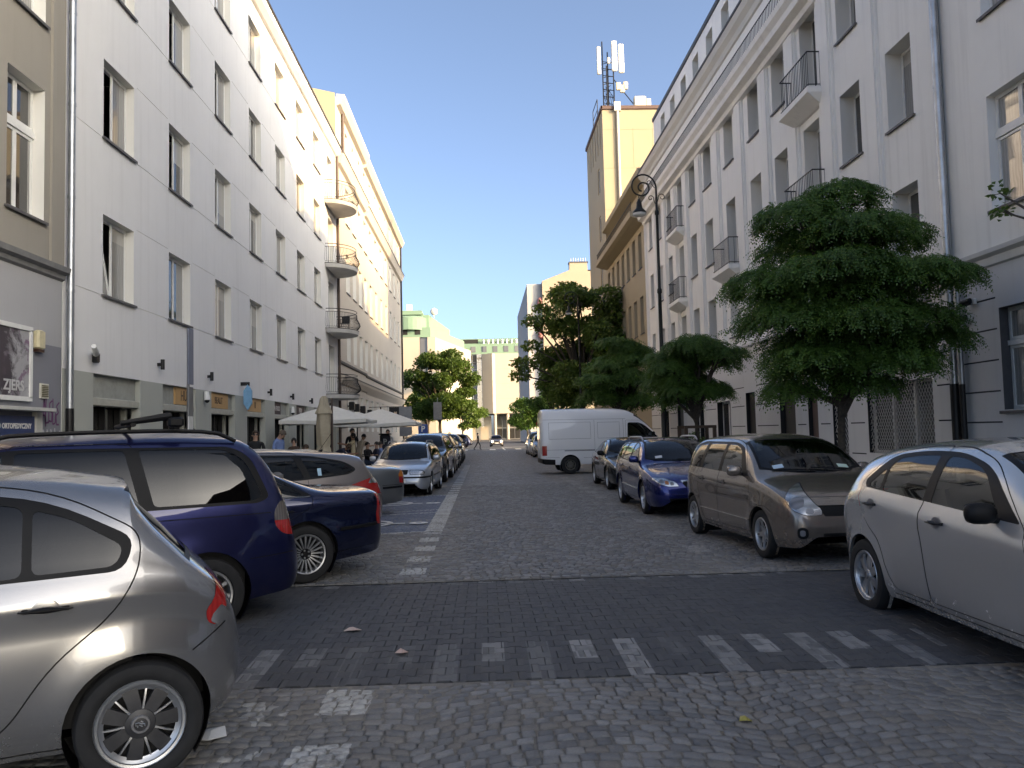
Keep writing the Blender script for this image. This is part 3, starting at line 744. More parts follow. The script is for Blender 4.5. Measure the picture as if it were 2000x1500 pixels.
for j, sv in enumerate(S2):
    put_window(h2, 'L', XL, DC, sv - 0.82, 1.5, WH + 0.82, 'double', 0.3, False)
    # half-round balcony with a bellied railing
    zb_ = sv - 0.98; bo = MB(); ring = [(XL + 1.5 * math.sin(t), DC - 1.75 * math.cos(t)) for t in [math.pi * i / 24 for i in range(25)]]
    cen = [(XL + 0.75 + (x - XL - 0.75) * 0.94, DC + (y - DC) * 0.95) for x, y in ring]
    bo.loft([[(x, y, zb_ - 0.2) for x, y in cen], [(x, y, zb_ - 0.02) for x, y in ring], [(x, y, zb_) for x, y in ring]], False)
    bo.poly([(x, y, zb_) for x, y in ring]); bo.poly([(x, y, zb_ - 0.2) for x, y in cen])
    bal = bo.build('balcony', M_CONC, h2)
    e = MB(); e.tube([(x, y, zb_ + 0.012) for x, y in ring], 0.02, 6)
    for hh, rr in ((1.08, 0.02), (0.92, 0.013), (0.12, 0.013)): e.tube([(XL + (x - XL) * 0.93, DC + (y - DC) * 0.93, zb_ + hh) for x, y in ring], rr, 6)
    for i in range(0, 25):
        for q in (0, 0.5):
            t = math.pi * (i + q) / 24
            if t > math.pi: continue
            pth = []
            for hh, k in ((0.12, 0.93), (0.2, 1.0), (0.32, 1.05), (0.48, 1.02), (0.7, 0.94), (0.92, 0.93)):
                pth.append((XL + 1.5 * math.sin(t) * k, DC - 1.75 * math.cos(t) * k, zb_ + hh))
            e.tube(pth, 0.008, 4, caps=False)
    e.build('railing', M_BLACK, bal)
    if j in (1,):
        ch = thing('balcony_chair', 'dark folding chair on the second balcony of the white house', 'chair', (XL + 0.8, DC - 0.2, zb_))
        c_ = MB(); c_.box(-0.22, -0.2, 0.42, 0.22, 0.2, 0.45); c_.build('seat', M_BLACK, ch, False); c_ = MB(); c_.box(-0.22, 0.18, 0.45, 0.22, 0.21, 0.85); c_.build('backrest', M_BLACK, ch, False)
        for a in (-0.2, 0.2):
            for b_ in (-0.18, 0.18): c_ = MB(); c_.tube([(a, b_, 0), (a, -b_, 0.43)], 0.012, 6); c_.build('leg', M_BLACK, ch, False)
pipe(h2, 'drainpipe', XL + 0.13, 16.5, 2.3, 19.4, 0.068, M_ZINC, 2.35)
pipe(h2, 'drainpipe', XL + 0.1, 47.3, 0.1, 18.2, 0.08, M_COPPER)
# shop fronts: fascia, roller box, dark glass set back, side posts
M_FASC = plain('fascia_grey', (0.32, 0.33, 0.30), 0.7); M_ROLL = plain('roller_box', (0.40, 0.395, 0.34), 0.6); M_ORANGE = plain('sign_orange', (0.50, 0.30, 0.13), 0.6, var=0.06)
M_MAROON = plain('sign_maroon', (0.05, 0.025, 0.025), 0.6); M_SHOPGL = pane_material('shop_glass', 0.006, 0.02, 0.9)
for i, (a, b_) in enumerate(SHOP):
    m = MB(); m.box(XL - 0.22, a, 2.62, XL - 0.12, b_, 3.15); m.build('fascia', M_FASC, h2)
    m = MB(); m.rbox(XL - 0.21, a + 0.002, 2.46, XL - 0.03, b_ - 0.002, 2.64, 0.02); m.build('roller_shutter_box', M_ROLL, h2)
    m = MB(); m.box(XL - 0.5, a, 0.3, XL - 0.44, b_, 2.47); m.build('shop_window', M_SHOPGL, h2)
    for u, w_, mt_ in ((b_ - 0.1, 0.07, M_ROLL), (b_ - 0.42, 0.03, M_BLACK), (a + 1.2, 0.025, M_BLACK)):
        m = MB(); m.box(XL - 0.43, u - w_, 0.12, XL - 0.3, u + w_, 2.46); m.build('door_post', mt_, h2)
    m = MB(); m.box(XL - 0.5, a, 0.12, XL - 0.24, b_, 0.3); m.build('plinth', M_FASC, h2)
def board(name, label, u0, u1, v0, v1, mat, txt=None, tm=None, size=0.2, off=0.0, bold=0.004, par=None):
    t = thing(name, label, 'sign', (XL, (u0 + u1) / 2, v0))
    m = MB(); m.box(XL - 0.12 + off, u0, v0, XL - 0.07 + off, u1, v1); m.build('panel', mat, t)
    if txt: text_mesh('lettering', txt, size, tm, t, (XL - 0.066 + off, (u0 + u1) / 2, (v0 + v1) / 2), (R(90), 0, R(90)), 'CENTER', 0.002, bold, 0.85)
    return t
TB = plain('brown_letters', (0.10, 0.06, 0.035), 0.6); TWH = plain('pale_letters', (0.6, 0.58, 0.55), 0.6)
board('shop_sign', 'orange shop sign with tall dark letters nearest the drainpipe', 22.6, 23.85, 2.66, 3.13, M_ORANGE, 'HU', TB, 0.40)
board('shop_sign', 'orange shop sign with small squeezed brown letters right of the white siren', 25.3, 27.2, 2.66, 3.13, M_ORANGE, 'BEAUT', TB, 0.30)
board('shop_sign', 'orange shop sign with faint frame lettering above the open door', 29.6, 31.2, 2.66, 3.13, M_ORANGE, 'III', TB, 0.34)
board('shop_sign', 'maroon shop sign with white capitals left of the white camera', 32.9, 34.2, 2.62, 3.13, M_MAROON, 'EA FOOD', TWH, 0.27)
board('shop_sign', 'maroon shop sign with white capitals right of the white camera', 37.0, 38.7, 2.62, 3.13, M_MAROON, 'PIER', TWH, 0.36)
# wall lamps, camera, hexagon sign
for i, (y, z) in enumerate(((21.2, 3.62), (25.0, 3.58), (31.9, 3.45), (35.6, 3.45), (39.5, 3.42))):
    lb = ['first from the drainpipe', 'second from the drainpipe', 'just past the blue hanging sign', 'above the maroon signs', 'nearest the half-round balconies'][i]
    t = thing('wall_lamp', 'small black cylinder wall lamp above the shops, ' + lb, 'lamp', (XL, y, z - 0.1), 0, 'black wall lamps above the shops')
    m = MB(); m.tube([(XL + 0.13, y, z - 0.13), (XL + 0.13, y, z + 0.13)], 0.05, 12); m.build('shade', M_BLACK, t); m = MB(); m.box(XL, y - 0.03, z - 0.04, XL + 0.1, y + 0.03, z + 0.04); m.build('bracket', M_BLACK, t)
t = thing('floodlight', 'white and black wall floodlight on the white house near the drainpipe', 'lamp', (XL, 17.6, 3.4))
m = MB(); m.rbox(XL + 0.02, 17.62, 3.36, XL + 0.14, 17.76, 3.58, 0.02); m.build('housing', M_BLACK, t)
m = MB(); m.tube([(XL + 0.12, 17.6, 3.55), (XL + 0.22, 17.35, 3.6), (XL + 0.26, 17.2, 3.66)], [0.07, 0.06, 0.05], 10); m.build('lamp_head', M_PVC, t)
for y, z, l in ((24.6, 2.95, 'white dome alarm siren between two orange shop signs'), (35.55, 2.85, 'white bullet security camera on a pier between maroon signs')):
    t = thing('security_camera', l, 'camera', (XL, y, z - 0.1)); m = MB(); m.tube([(XL + 0.1, y, z + 0.16), (XL + 0.12, y, z - 0.1)], [0.07, 0.09], 12); m.build('housing', M_PVC, t, smooth=True); m = MB(); m.lathe([(0.01, -0.19), (0.06, -0.16), (0.075, -0.1)], 12, (XL + 0.12, y, z)); m.build('lens', M_BLACK, t, smooth=True)
t = thing('hanging_sign', 'pale blue hexagonal hanging sign on a black bracket', 'sign', (XL, 28.4, 2.6))
hexp = [(0.16 * math.cos(a), 0.44 * math.sin(a)) for a in [R(30 + 60 * i) for i in range(6)]]
m = MB(); m.prism(hexp, -0.05, 0.05, lambda u, v, w: (XL + 0.24 + u, 28.4 + w, 3.1 + v)); m.build('panel', plain('sky_blue_sign', (0.16, 0.36, 0.55), 0.5), t)
m = MB(); m.box(XL, 28.37, 3.5, XL + 0.3, 28.43, 3.62); m.build('bracket', M_BLACK, t)

# ---------------------------------------------------------------- left, tall cream house
h3 = thing('tall_cream_house', 'tall cream house with rows of narrow windows and stepped cornices past the balconies', 'house', (XL, 66, 0))
C3 = [51.3, 53.9, 56.5, 59.1, 61.9, 65.0, 68.3, 71.7, 75.1, 78.5, 82.0]; m = MB(); ops = []
for c in C3:
    ops += [(c - 0.68, c + 0.68, 6.35, 8.5, 0.3), (c - 0.68, c + 0.68, 10.62, 13.05, 0.3), (c - 0.68, c + 0.68, 14.95, 17.2, 0.3), (c - 0.5, c + 0.5, 19.4, 20.8, 0.3), (c - 0.6, c + 0.6, 2.0, 4.3, 0.28)]
wall(m, fnL, 47.42, 84.5, 0, 21.7, ops, 0, 1)
for a, b_, dz in ((47.8, 58.6, 0.0), (58.6, 84.6, -0.25)):
    band(m, fnL, a, b_, [(0, 21.3 + dz), (0.25, 21.4 + dz), (0.45, 21.75 + dz), (0.5, 21.95 + dz), (0, 22.0 + dz)], 0)
    band(m, fnL, a, b_, [(0, 17.75 + dz), (0.2, 17.85 + dz), (0.35, 18.25 + dz), (0.42, 18.4 + dz), (0, 18.5 + dz)], 0); band(m, fnL, a, b_, [(0, 18.51 + dz), (0.45, 18.42 + dz), (0.46, 18.48 + dz), (0, 18.6 + dz)], 2)
    band(m, fnL, a, b_, [(0, 5.95 + dz * 0.4), (0.1, 6.0 + dz * 0.4), (0.12, 6.12 + dz * 0.4), (0, 6.16 + dz * 0.4)], 2)
    band(m, fnL, a, b_, [(0, 4.75 + dz * 0.4), (0.1, 4.8), (0.3, 5.1), (0.34, 5.25), (0, 5.3)], 0); band(m, fnL, a, b_, [(0, 5.301), (0.36, 5.255), (0.37, 5.31), (0, 5.38)], 2)
mass(m, -22, XL, 47.42, 84.5, 21.68, 3, 'x1')
m.build('wall', [M_CREAM, M_REVEAL, M_SILL, M_OCHRE], h3)
for c in C3:
    for sv, hh, sl in ((6.35, 2.15, False), (10.62, 2.43, True), (14.95, 2.25, True), (2.0, 2.3, False)): put_window(h3, 'L', XL, c, sv, 1.36 if sv > 3 else 1.2, hh, 'double', 0.3, sl)
    put_window(h3, 'L', XL, c, 19.4, 1.0, 1.4, 'single', 0.3, False)
pipe(h3, 'drainpipe', XL + 0.12, 49.3, 18.5, 21.9, 0.09, M_COPPER); pipe(h3, 'drainpipe', XL + 0.12, 84.3, 0.1, 21.6, 0.09, M_BLACK)
m = MB(); m.poly([(XL + 0.0, 47.41, 17), (-20, 47.41, 17), (-20, 47.41, 23.2), (XL - 2.2, 47.41, 22.4), (XL, 47.41, 21.9)]); m.box(-20, 47.36, 23.2, -19.9, 47.46, 23.3)
m.build('gable', M_OCHRE, h3)

# ---------------------------------------------------------------- right, near grey-white house
r1 = thing('grey_white_house', 'grey white house with white casement windows at the right edge', 'house', (XR, 8, 0))
m = MB(); ops = []; CR1 = [14.05 - 3.4 * i for i in range(4)]
for c in CR1:
    for sv in (5.6, 9.3, 13.0, 16.7, 20.4): ops.append((c - 0.72, c + 0.72, sv, sv + 2.15, 0.25))
wall(m, fnR, 1.0, 16.15, 4.8, 25.2, ops, 0, 0)
ops = [(c - 0.72, c + 0.72, 1.86, 3.75, 0.25) for c in CR1]
for zz in (1.05, 1.62, 2.2, 2.78, 3.36, 3.94):
    e = sorted([1.0, 16.149] + [x for c in CR1 for x in (c - 0.8, c + 0.8)])
    for a, b_ in zip(e[0::2], e[1::2]): ops.append((a, b_, zz, zz + 0.03, 0.025, True))
wall(m, fnR, 1.0, 16.15, 0, 4.8, ops, 1, 2)
band(m, fnR, 1.0, 16.15, [(0, 4.55), (0.05, 4.58), (0.06, 4.72), (0.14, 4.78), (0.15, 4.86), (0, 4.9)], 3)
band(m, fnR, 1.0, 16.15, [(0, 24.6), (0.4, 24.8), (0.6, 25.2), (0, 25.3)], 0)
for c in CR1: band(m, fnR, c - 0.95, c - 0.92, [(0, 4.9), (0.012, 4.9), (0.012, 5.5), (0, 5.5)], 2)
mass(m, XR, 24, 1.0, 16.15, 25.2, 0, 'x0')
m.build('wall', [M_WHITE2, plaster('lilac_rustication', (0.66, 0.655, 0.65), 0.4, 0.25), plain('groove_dark', (0.08, 0.08, 0.085), 0.9), M_GREYR], r1)
for c in CR1:
    for sv in (5.6, 9.3, 13.0, 16.7): put_window(r1, 'R', XR, c, sv, 1.44, 2.15, 'cross', 0.25)
    put_window(r1, 'R', XR, c, 1.86, 1.44, 1.89, 'cross', 0.25)

R0H = 11.0
r0 = thing('light_blocker_house', 'low plain unseen house added on the right behind the camera to shape the light', 'house', (XR, -6, 0)); m = MB(); mass(m, XR, 24, -12, 0.98, R0H); m.build('wall', plaster('dark_blocker_wall', (0.15, 0.10, 0.075), 0.6, 0.3), r0)  # unseen, added: height steers sun and sky light, dark wall dims car reflections

# ---------------------------------------------------------------- right, white house with pilasters
r2 = thing('pilaster_house', 'white house with raised pilasters, iron balconies and a heavy railed cornice', 'house', (XR, 31, 0))
CR2 = [17.85, 20.3, 22.75, 25.15, 27.55, 30.45, 33.45, 35.85, 38.1, 40.35, 42.6, 44.9]; SR2 = (5.12, 8.45, 11.76); m = MB(); ops = []
BAL = {(2, 2), (2, 1), (5, 1), (8, 2), (8, 1)}
for i, c in enumerate(CR2):
    for j, sv in enumerate(SR2):
        lo = 0.78 if (i, j) in BAL else 0
        ops.append((c - 0.56, c + 0.56, sv - lo, sv + 1.85, 0.46))
wall(m, fnR, 16.17, 46.4, 4.55, 13.6, ops, 0, 1)
edges = [16.17] + [(a + b_) / 2 for a, b_ in zip(CR2[:-1], CR2[1:])] + [46.4]
for k, u in enumerate(edges):
    hw = 0.42 if 0 < k < len(edges) - 1 else 0.3
    a, b_ = max(16.17, u - hw), min(46.4, u + hw)
    band(m, fnR, a, b_, [(0, 4.62), (0.07, 4.62), (0.07, 13.5), (0, 13.5)], 0); band(m, fnR, a + 0.08, b_ - 0.08, [(0.07, 4.62), (0.12, 4.62), (0.12, 13.5), (0.07, 13.5)], 0)
# cornice, terrace, upper wall, second cornice, attic
band(m, fnR, 16.17, 46.4, [(0, 13.42), (0.16, 13.45), (0.2, 13.6), (0.42, 13.68), (0.45, 13.86), (0.58, 14.0), (0.62, 14.16), (0, 14.2)], 0)
wall(m, fnR, 16.17, 46.4, 14.18, 16.4, [], 0)
band(m, fnR, 16.17, 46.4, [(0, 15.8), (0.08, 15.82), (0.13, 16.0), (0.28, 16.15), (0.36, 16.36), (0, 16.42)], 2); band(m, fnR, 16.17, 46.4, [(0, 16.421), (0.39, 16.37), (0.40, 16.45), (0, 16.5)], 3)
fnA = mapper('R', XR + 0.5); CA = [20.3 + 2.3 * i for i in range(11)]
wall(m, fnA, 16.17, 45.6, 16.4, 19.25, [(c - 0.5, c + 0.5, 16.75, 18.75, 0.35) for c in CA], 0, 1)
band(m, fnA, 16.1, 45.65, [(0, 19.2), (0.06, 19.22), (0.07, 19.4), (-0.2, 19.45)], 3)
mass(m, XR + 0.5, 24, 16.17, 45.6, 19.3, 0, 'x0')
m.quad((XR, 46.4, 0), (XR + 12, 46.4, 0), (XR + 12, 46.4, 16.4), (XR, 46.4, 16.4), 0); m.quad((XR, 45.6, 16.4), (XR + 0.5, 45.6, 16.4), (XR + 0.5, 46.4, 16.4), (XR, 46.4, 16.4), 0)
# ground floor
G0 = [(17.15, 20.15, 0.95, 2.62, 0.3), (21.3, 22.2, 0.12, 2.7, 0.3), (23.2, 23.9, 0.12, 2.7, 0.3), (24.9, 26.2, 0.12, 2.85, 0.35, True), (28.6, 29.6, 0.12, 2.9, 0.4, True), (31.5, 33.3, 0.9, 2.7, 0.3), (35.2, 37.0, 0.9, 2.7, 0.3), (39, 40.2, 0.12, 2.8, 0.3, True), (42, 44, 0.9, 2.7, 0.3)]
ops = list(G0)
for zz in (0.9, 1.68, 2.42, 3.1):
    e = sorted([16.171, 46.399] + [x for o_ in G0 for x in (o_[0] - 0.18, o_[1] + 0.18)])
    for a, b_ in zip(e[0::2], e[1::2]):
        if b_ - a > 0.1: ops.append((a, b_, zz, zz + 0.03, 0.025, True))
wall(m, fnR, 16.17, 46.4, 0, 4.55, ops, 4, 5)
band(m, fnR, 16.17, 46.4, [(0, 4.3), (0.06, 4.32), (0.08, 4.5), (0.16, 4.55), (0.17, 4.62), (0, 4.66)], 4)
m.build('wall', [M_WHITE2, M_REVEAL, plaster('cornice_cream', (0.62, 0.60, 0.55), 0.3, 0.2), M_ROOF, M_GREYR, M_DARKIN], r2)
for i, c in enumerate(CR2):
    for j, sv in enumerate(SR2):
        lo = 0.78 if (i, j) in BAL else 0
        put_window(r2, 'R', XR, c, sv - lo, 1.12, 1.85 + lo, 'low_rail' if (i + j) % 4 == 0 else 'single', 0.46, not lo, M_PANE if (i * 3 + j) % 2 else M_PANED)
for c in CA: put_window(r2, 'R', XR + 0.5, c, 16.75, 1.0, 2.0, 'low_rail', 0.35, False)
def iron_rail(m, fn, u0, u1, v0, dep, h=0.95, st=0.115):
    m.tube([fn(u0, v0 + h, 0), fn(u0, v0 + h, dep), fn(u1, v0 + h, dep), fn(u1, v0 + h, 0)], 0.02, 6); m.tube([fn(u0, v0 + 0.08, 0), fn(u0, v0 + 0.08, dep), fn(u1, v0 + 0.08, dep), fn(u1, v0 + 0.08, 0)], 0.014, 6)
    u = u0
    while u <= u1 + 1e-6: m.tube([fn(u, v0, dep), fn(u, v0 + h, dep)], 0.009, 5); u += st
    for uu in (u0, u1):
        for w in (0.12, 0.26): m.tube([fn(uu, v0, w), fn(uu, v0 + h, w)], 0.009, 5)
for i, j in sorted(BAL):
    c, z = CR2[i], SR2[j] - 0.80; b = MB()
    b.loft([[fnR(c - 0.95, z - 0.42, 0), fnR(c + 0.95, z - 0.42, 0), fnR(c + 0.95, z - 0.42, 0.1), fnR(c - 0.95, z - 0.42, 0.1)], [fnR(c - 1.1, z - 0.16, 0), fnR(c + 1.1, z - 0.16, 0), fnR(c + 1.1, z - 0.16, 0.52), fnR(c - 1.1, z - 0.16, 0.52)], [fnR(c - 1.1, z, 0), fnR(c + 1.1, z, 0), fnR(c + 1.1, z, 0.52), fnR(c - 1.1, z, 0.52)]], True, True)
    bal = b.build('balcony', M_WHITE2, r2); b = MB(); iron_rail(b, fnR, c - 1.03, c + 1.03, z, 0.46, 1.0); b.build('railing', M_BLACK, bal)
b = MB()
u = 16.4
while u < 46.2: b.tube([fnR(u, 14.19, 0.5), fnR(u, 14.72, 0.5)], 0.010, 4); u += 0.13
b.tube([fnR(16.3, 14.72, 0.5), fnR(46.3, 14.72, 0.5)], 0.02, 5); b.tube([fnR(16.3, 14.28, 0.5), fnR(46.3, 14.28, 0.5)], 0.014, 5)
b.build('cornice_railing', M_BLACK, r2)
# shop window behind an expanding grille
def shop_grille(u0, u1, v0, v1):
    g_ = MB(); g_.box(XR + 0.28, u0, v0, XR + 0.30, u1, v1); o = g_.build('shop_window', pane_material('shop_pane%d' % int(u0), 0.03, 0.12, 0.6), r2)
    fr = MB(); n = max(1, round((u1 - u0) / 1.0))
    for i in range(n + 1): u_ = lerp(u0, u1, i / n); fr.box(XR + 0.14, u_ - 0.04, v0, XR + 0.2, u_ + 0.04, v1)
    fr.box(XR + 0.14, u0, v1 - 0.06, XR + 0.2, u1, v1); fr.box(XR + 0.14, u0, v0, XR + 0.2, u1, v0 + 0.06); fr.build('window_frame', M_PVC, o)
    ir = MB(); p = 0.115; k = -int((v1 - v0) / p) - 1
    while k * p < u1 - u0:
        for sgn in (1, -1):
            pts = []
            for v in (v0, v1):
                t = v - v0; pts.append((u0 + k * p + t * 0.72 if sgn > 0 else u0 + k * p + (v1 - v0) * 0.72 - t * 0.72, v))
            (a, va), (b_, vb) = pts
            for lim in (u0, u1):
                if (a - lim) * (b_ - lim) < 0:
                    q = va + (vb - va) * (lim - a) / (b_ - a)
                    if (a < u0) or (a > u1): a, va = lim, q
                    else: b_, vb = lim, q
            if u0 - 1e-6 <= a <= u1 + 1e-6 and u0 - 1e-6 <= b_ <= u1 + 1e-6 and abs(va - vb) > 0.05: ir.tube([(XR + 0.07 + 0.008 * sgn, a, va), (XR + 0.07 + 0.008 * sgn, b_, vb)], 0.008, 4)
        k += 1
    ir.build('grille', plain('grille_silver', (0.5, 0.5, 0.48), 0.5, 0.4), o)
shop_grille(17.15, 20.15, 0.95, 2.62); shop_grille(21.3, 22.2, 0.3, 2.7)
for u0, u1 in ((31.5, 33.3), (35.2, 37.0), (42.0, 44.0)): put_window(r2, 'R', XR, (u0 + u1) / 2, 0.9, u1 - u0, 1.8, 'double', 0.3, False, M_PANED)
for u0, u1, v1, mt_ in ((23.2, 23.9, 2.7, plain('brown_door', (0.13, 0.085, 0.07), 0.5)), (28.6, 29.6, 2.9, M_BLACK), (25.0, 26.1, 2.85, M_BLACK), (39.0, 40.2, 2.8, M_BLACK)):
    m = MB(); m.box(XR + 0.12, u0 + 0.03, 0.12, XR + 0.18, u1 - 0.03, v1 - 0.03); d_ = m.build('door', mt_, r2)
    for k in range(3): m = MB(); m.box(XR + 0.105, u0 + 0.14, 0.3 + k * (v1 - 0.4) / 3, XR + 0.121, u1 - 0.14, 0.3 + (k + 0.85) * (v1 - 0.4) / 3); m.build('door_panel', mt_, d_)
m = MB(); m.box(XR - 0.14, 16.17, 0.12, XR - 0.001, 20.9, 0.55); m.box(XR - 0.18, 16.17, 0.55, XR - 0.001, 20.9, 0.62); m.build('plinth', M_GREYR, r2)
pipe(r2, 'drainpipe', XR - 0.13, 16.12, 2.35, 22, 0.075, M_ZINC, 2.42); pipe(r2, 'drainpipe', XR - 0.1, 15.9, 2.3, 4.6, 0.05, M_ZINC, 2.4)
t = thing('shop_sign', 'white fascia sign with blue LOT letters behind the big tree', 'sign', (XR, 18.5, 3.4))
m = MB(); m.box(XR - 0.12, 17.0, 3.02, XR - 0.001, 20.6, 3.62); m.build('panel', plain('sign_white', (0.6, 0.6, 0.62), 0.5), t)
m = MB(); m.box(XR - 0.13, 17.6, 3.08, XR - 0.122, 20.4, 3.35); m.build('blue_band', plain('sign_blue', (0.02, 0.035, 0.2), 0.5), t)
text_mesh('lettering', 'LOT', 0.36, plain('navy_letters', (0.02, 0.025, 0.13), 0.5), t, (XR - 0.10, 17.55, 3.82), (R(90), 0, R(-90)), 'CENTER', 0.02, 0.01, 1.25)
text_mesh('lettering', 'ATS', 0.25, plain('yellow_letters', (0.65, 0.48, 0.05), 0.5), t, (XR - 0.134, 17.85, 3.21), (R(90), 0, R(-90)), 'CENTER', 0.002, 0.005)
for y, z, l in ((15.55, 3.98, 'upper black security camera beside the right drainpipe'), (15.72, 3.68, 'lower black security camera beside the right drainpipe')):
    t = thing('security_camera', l, 'camera', (XR, y, z)); m = MB(); m.tube([(XR - 0.16, y + 0.12, z), (XR - 0.1, y - 0.08, z + 0.02)], 0.055, 12); m.build('housing', M_BLACK, t, smooth=True); m = MB(); m.rbox(XR - 0.06, y - 0.14, z - 0.06, XR - 0.001, y - 0.02, z + 0.06, 0.01); m.build('bracket', M_PVC, t)
t = thing('house_number_plate', 'small dark house number marks on the white pilaster house', 'plate', (XR, 24.0, 4.9)); m = MB()
for k in range(2): m.box(XR - 0.14, 26.3 + k * 0.2, 4.86, XR - 0.125, 26.44 + k * 0.2, 5.1)
m.build('plate', plain('plate_grey', (0.18, 0.18, 0.19), 0.5), t)

# ---------------------------------------------------------------- right, tan house and tower
r3 = thing('tan_house', 'tan house with a deep flat cornice between the pilaster house and the tower', 'house', (XR, 54, 0))
m = MB(); CR3 = [48.2 + 2.0 * i for i in range(7)]; ops = []
for c in CR3: ops += [(c - 0.5, c + 0.5, 11.3, 13.4, 0.3), (c - 0.5, c + 0.5, 7.4, 9.6, 0.3), (c - 0.5, c + 0.5, 3.6, 5.7, 0.3)]
wall(m, fnR, 46.42, 61.0, 0, 14.0, ops, 0, 0)
band(m, fnR, 46.42, 61.0, [(0, 13.75), (0.6, 13.9), (0.85, 14.0), (0.9, 14.3), (0, 14.35)], 0)
fnB = mapper('R', XR + 0.4); wall(m, fnB, 46.42, 61.0, 14.3, 16.6, [], 0); band(m, fnB, 46.42, 61, [(0, 16.4), (0.7, 16.6), (0.75, 16.85), (0, 16.9)], 1)
mass(m, XR + 0.4, 24, 46.42, 61, 16.6, 0, 'x0')
m.build('wall', [M_TAN, M_OCHRE], r3)
for c in CR3:
    for sv, hh in ((11.3, 2.1), (7.4, 2.2), (3.6, 2.1)): put_window(r3, 'R', XR, c, sv, 1.0, hh, 'single', 0.3, True, M_PANED)
m = MB(); u = 46.6
while u < 60.8: m.tube([fnR(u, 14.34, 0.78), fnR(u, 14.85, 0.78)], 0.012, 4); u += 0.2
m.tube([fnR(46.5, 14.85, 0.78), fnR(60.9, 14.85, 0.78)], 0.02, 5); m.build('railing', M_BLACK, r3)
r4 = thing('ochre_tower', 'ochre rendered tower block with a drainpipe and rooftop antenna mast', 'tower', (XR, 65, 0))
m = MB(); fnF = mapper('F', 61.02)
TW = [(14.2, 23.2), (14.2, 19.4)]
wall(m, fnF, XR, 26, 0, 26.2, [(a, a + 2.0, b_, b_ + 1.9, 0.12) for a, b_ in TW] + [(XR + 0.01, 25.9, z, z + 0.02, 0.012, True) for z in (15.2, 18.4, 21.6, 24.6)] + [(x, x + 0.02, z + 0.03, z + 3.1, 0.012, True) for x, z in ((11.9, 15.2), (12.6, 18.4), (11.9, 21.6), (13.4, 21.6), (13.9, 15.2))], 0, 1)
wall(m, fnR, 61.02, 70.3, 0, 26.2, [(63.3, 64.2, z, z + 2.0, 0.15) for z in (20.4, 16.6, 12.8, 9)] + [(u_, u_ + 0.25, 23.5, 26.0, 0.06, True) for u_ in (62.2, 63.6, 65.0, 66.4, 67.8)], 0, 1)
band(m, fnF, XR - 0.1, 26, [(0, 26.15), (0.12, 26.2), (0.12, 26.45), (0, 26.45)], 2); band(m, fnR, 60.9, 70.4, [(0, 26.15), (0.12, 26.2), (0.12, 26.45), (0, 26.45)], 2)
mass(m, XR + 0.001, 26, 61.03, 70.3, 26.44, 0, 'x0y0')
m.build('wall', [M_OCHRE, plain('joint_brown', (0.3, 0.23, 0.13), 0.9), plain('roof_trim_brown', (0.10, 0.06, 0.05), 0.6)], r4)
for a, b_ in TW: put_window(r4, 'F', 61.02, a + 1.0, b_, 2.0, 1.9, 'single', 0.12, False, M_PANED)
for z in (20.4, 16.6, 12.8, 9.0): put_window(r4, 'R', XR, 63.75, z, 0.9, 2.0, 'single', 0.15, False, M_PANED)
pipe(r4, 'drainpipe', 10.75, 60.9, 15.6, 26.3, 0.11, plain('pale_pipe', (0.55, 0.5, 0.42), 0.6)); m = MB(); m.box(10.5, 60.75, 26.0, 11.0, 61, 26.7); m.build('hopper', M_CONC, r4)
an = thing('antenna_mast', 'white sector antennas on a dark lattice mast atop the ochre tower', 'antenna', (10.1, 62, 26.45))
m = MB()
for x, y, h in ((9.9, 62, 5.6), (10.35, 62.3, 4.9), (10.7, 61.8, 5.2), (10.1, 61.4, 3.4)): m.tube([(x, y, 26.4), (x, y, 26.4 + h)], 0.05, 6)
for k in range(7):
    z = 26.9 + k * 0.55; m.tube([(9.9, 62, z), (10.35, 62.3, z + 0.25), (10.7, 61.8, z), (9.9, 62, z + 0.2)], 0.03, 5)
for k in range(14): m.tube([(9.9 + random.uniform(0, .8), 61.6 + random.uniform(0, .6), 26.5 + random.uniform(0, 2)), (9.9 + random.uniform(0, .8), 61.6 + random.uniform(0, .6), 27 + random.uniform(0, 2.4))], 0.02, 4)
m.tube([(10.7, 61.8, 28.9), (12.6, 62, 26.5)], 0.04, 5); m.build('mast', M_BLACK, an)
for x, y, z, w, h in ((9.55, 61.6, 29.2, 0.3, 2.2), (10.75, 61.5, 29.4, 0.42, 2.4), (11.3, 61.6, 29.3, 0.42, 2.3), (10.3, 61.5, 30.0, 0.2, 0.5)):
    m = MB(); m.rbox(x - w / 2, y - 0.1, z, x + w / 2, y + 0.1, z + h, 0.04); m.build('antenna_panel', plain('antenna_white', (0.62, 0.62, 0.58), 0.5), an)
for x, z in ((11.0, 27.9), (11.55, 27.95), (11.3, 27.7)):
    m = MB(); m.rbox(x - 0.18, 61.4, z, x + 0.18, 61.6, z + 0.6, 0.03); m.build('radio_unit', plain('radio_cream', (0.55, 0.5, 0.38), 0.6), an)
m = MB(); m.rbox(12.2, 61.4, 26.45, 13.1, 62, 27.4, 0.04); m.rbox(13.15, 61.5, 26.45, 13.5, 62, 27.25, 0.04); m.build('equipment_cabinet', plain('cabinet_cream', (0.6, 0.57, 0.47), 0.6), an)
m = MB(); m.tube([(9.62, 63.5, 26.4), (9.62, 63.5, 28.0), (9.62, 66, 28.0), (9.62, 66, 26.4)], 0.035, 5); m.tube([(9.62, 63.5, 27.2), (9.62, 66, 27.2)], 0.03, 5); m.build('guard_rail', M_BLACK, r4)

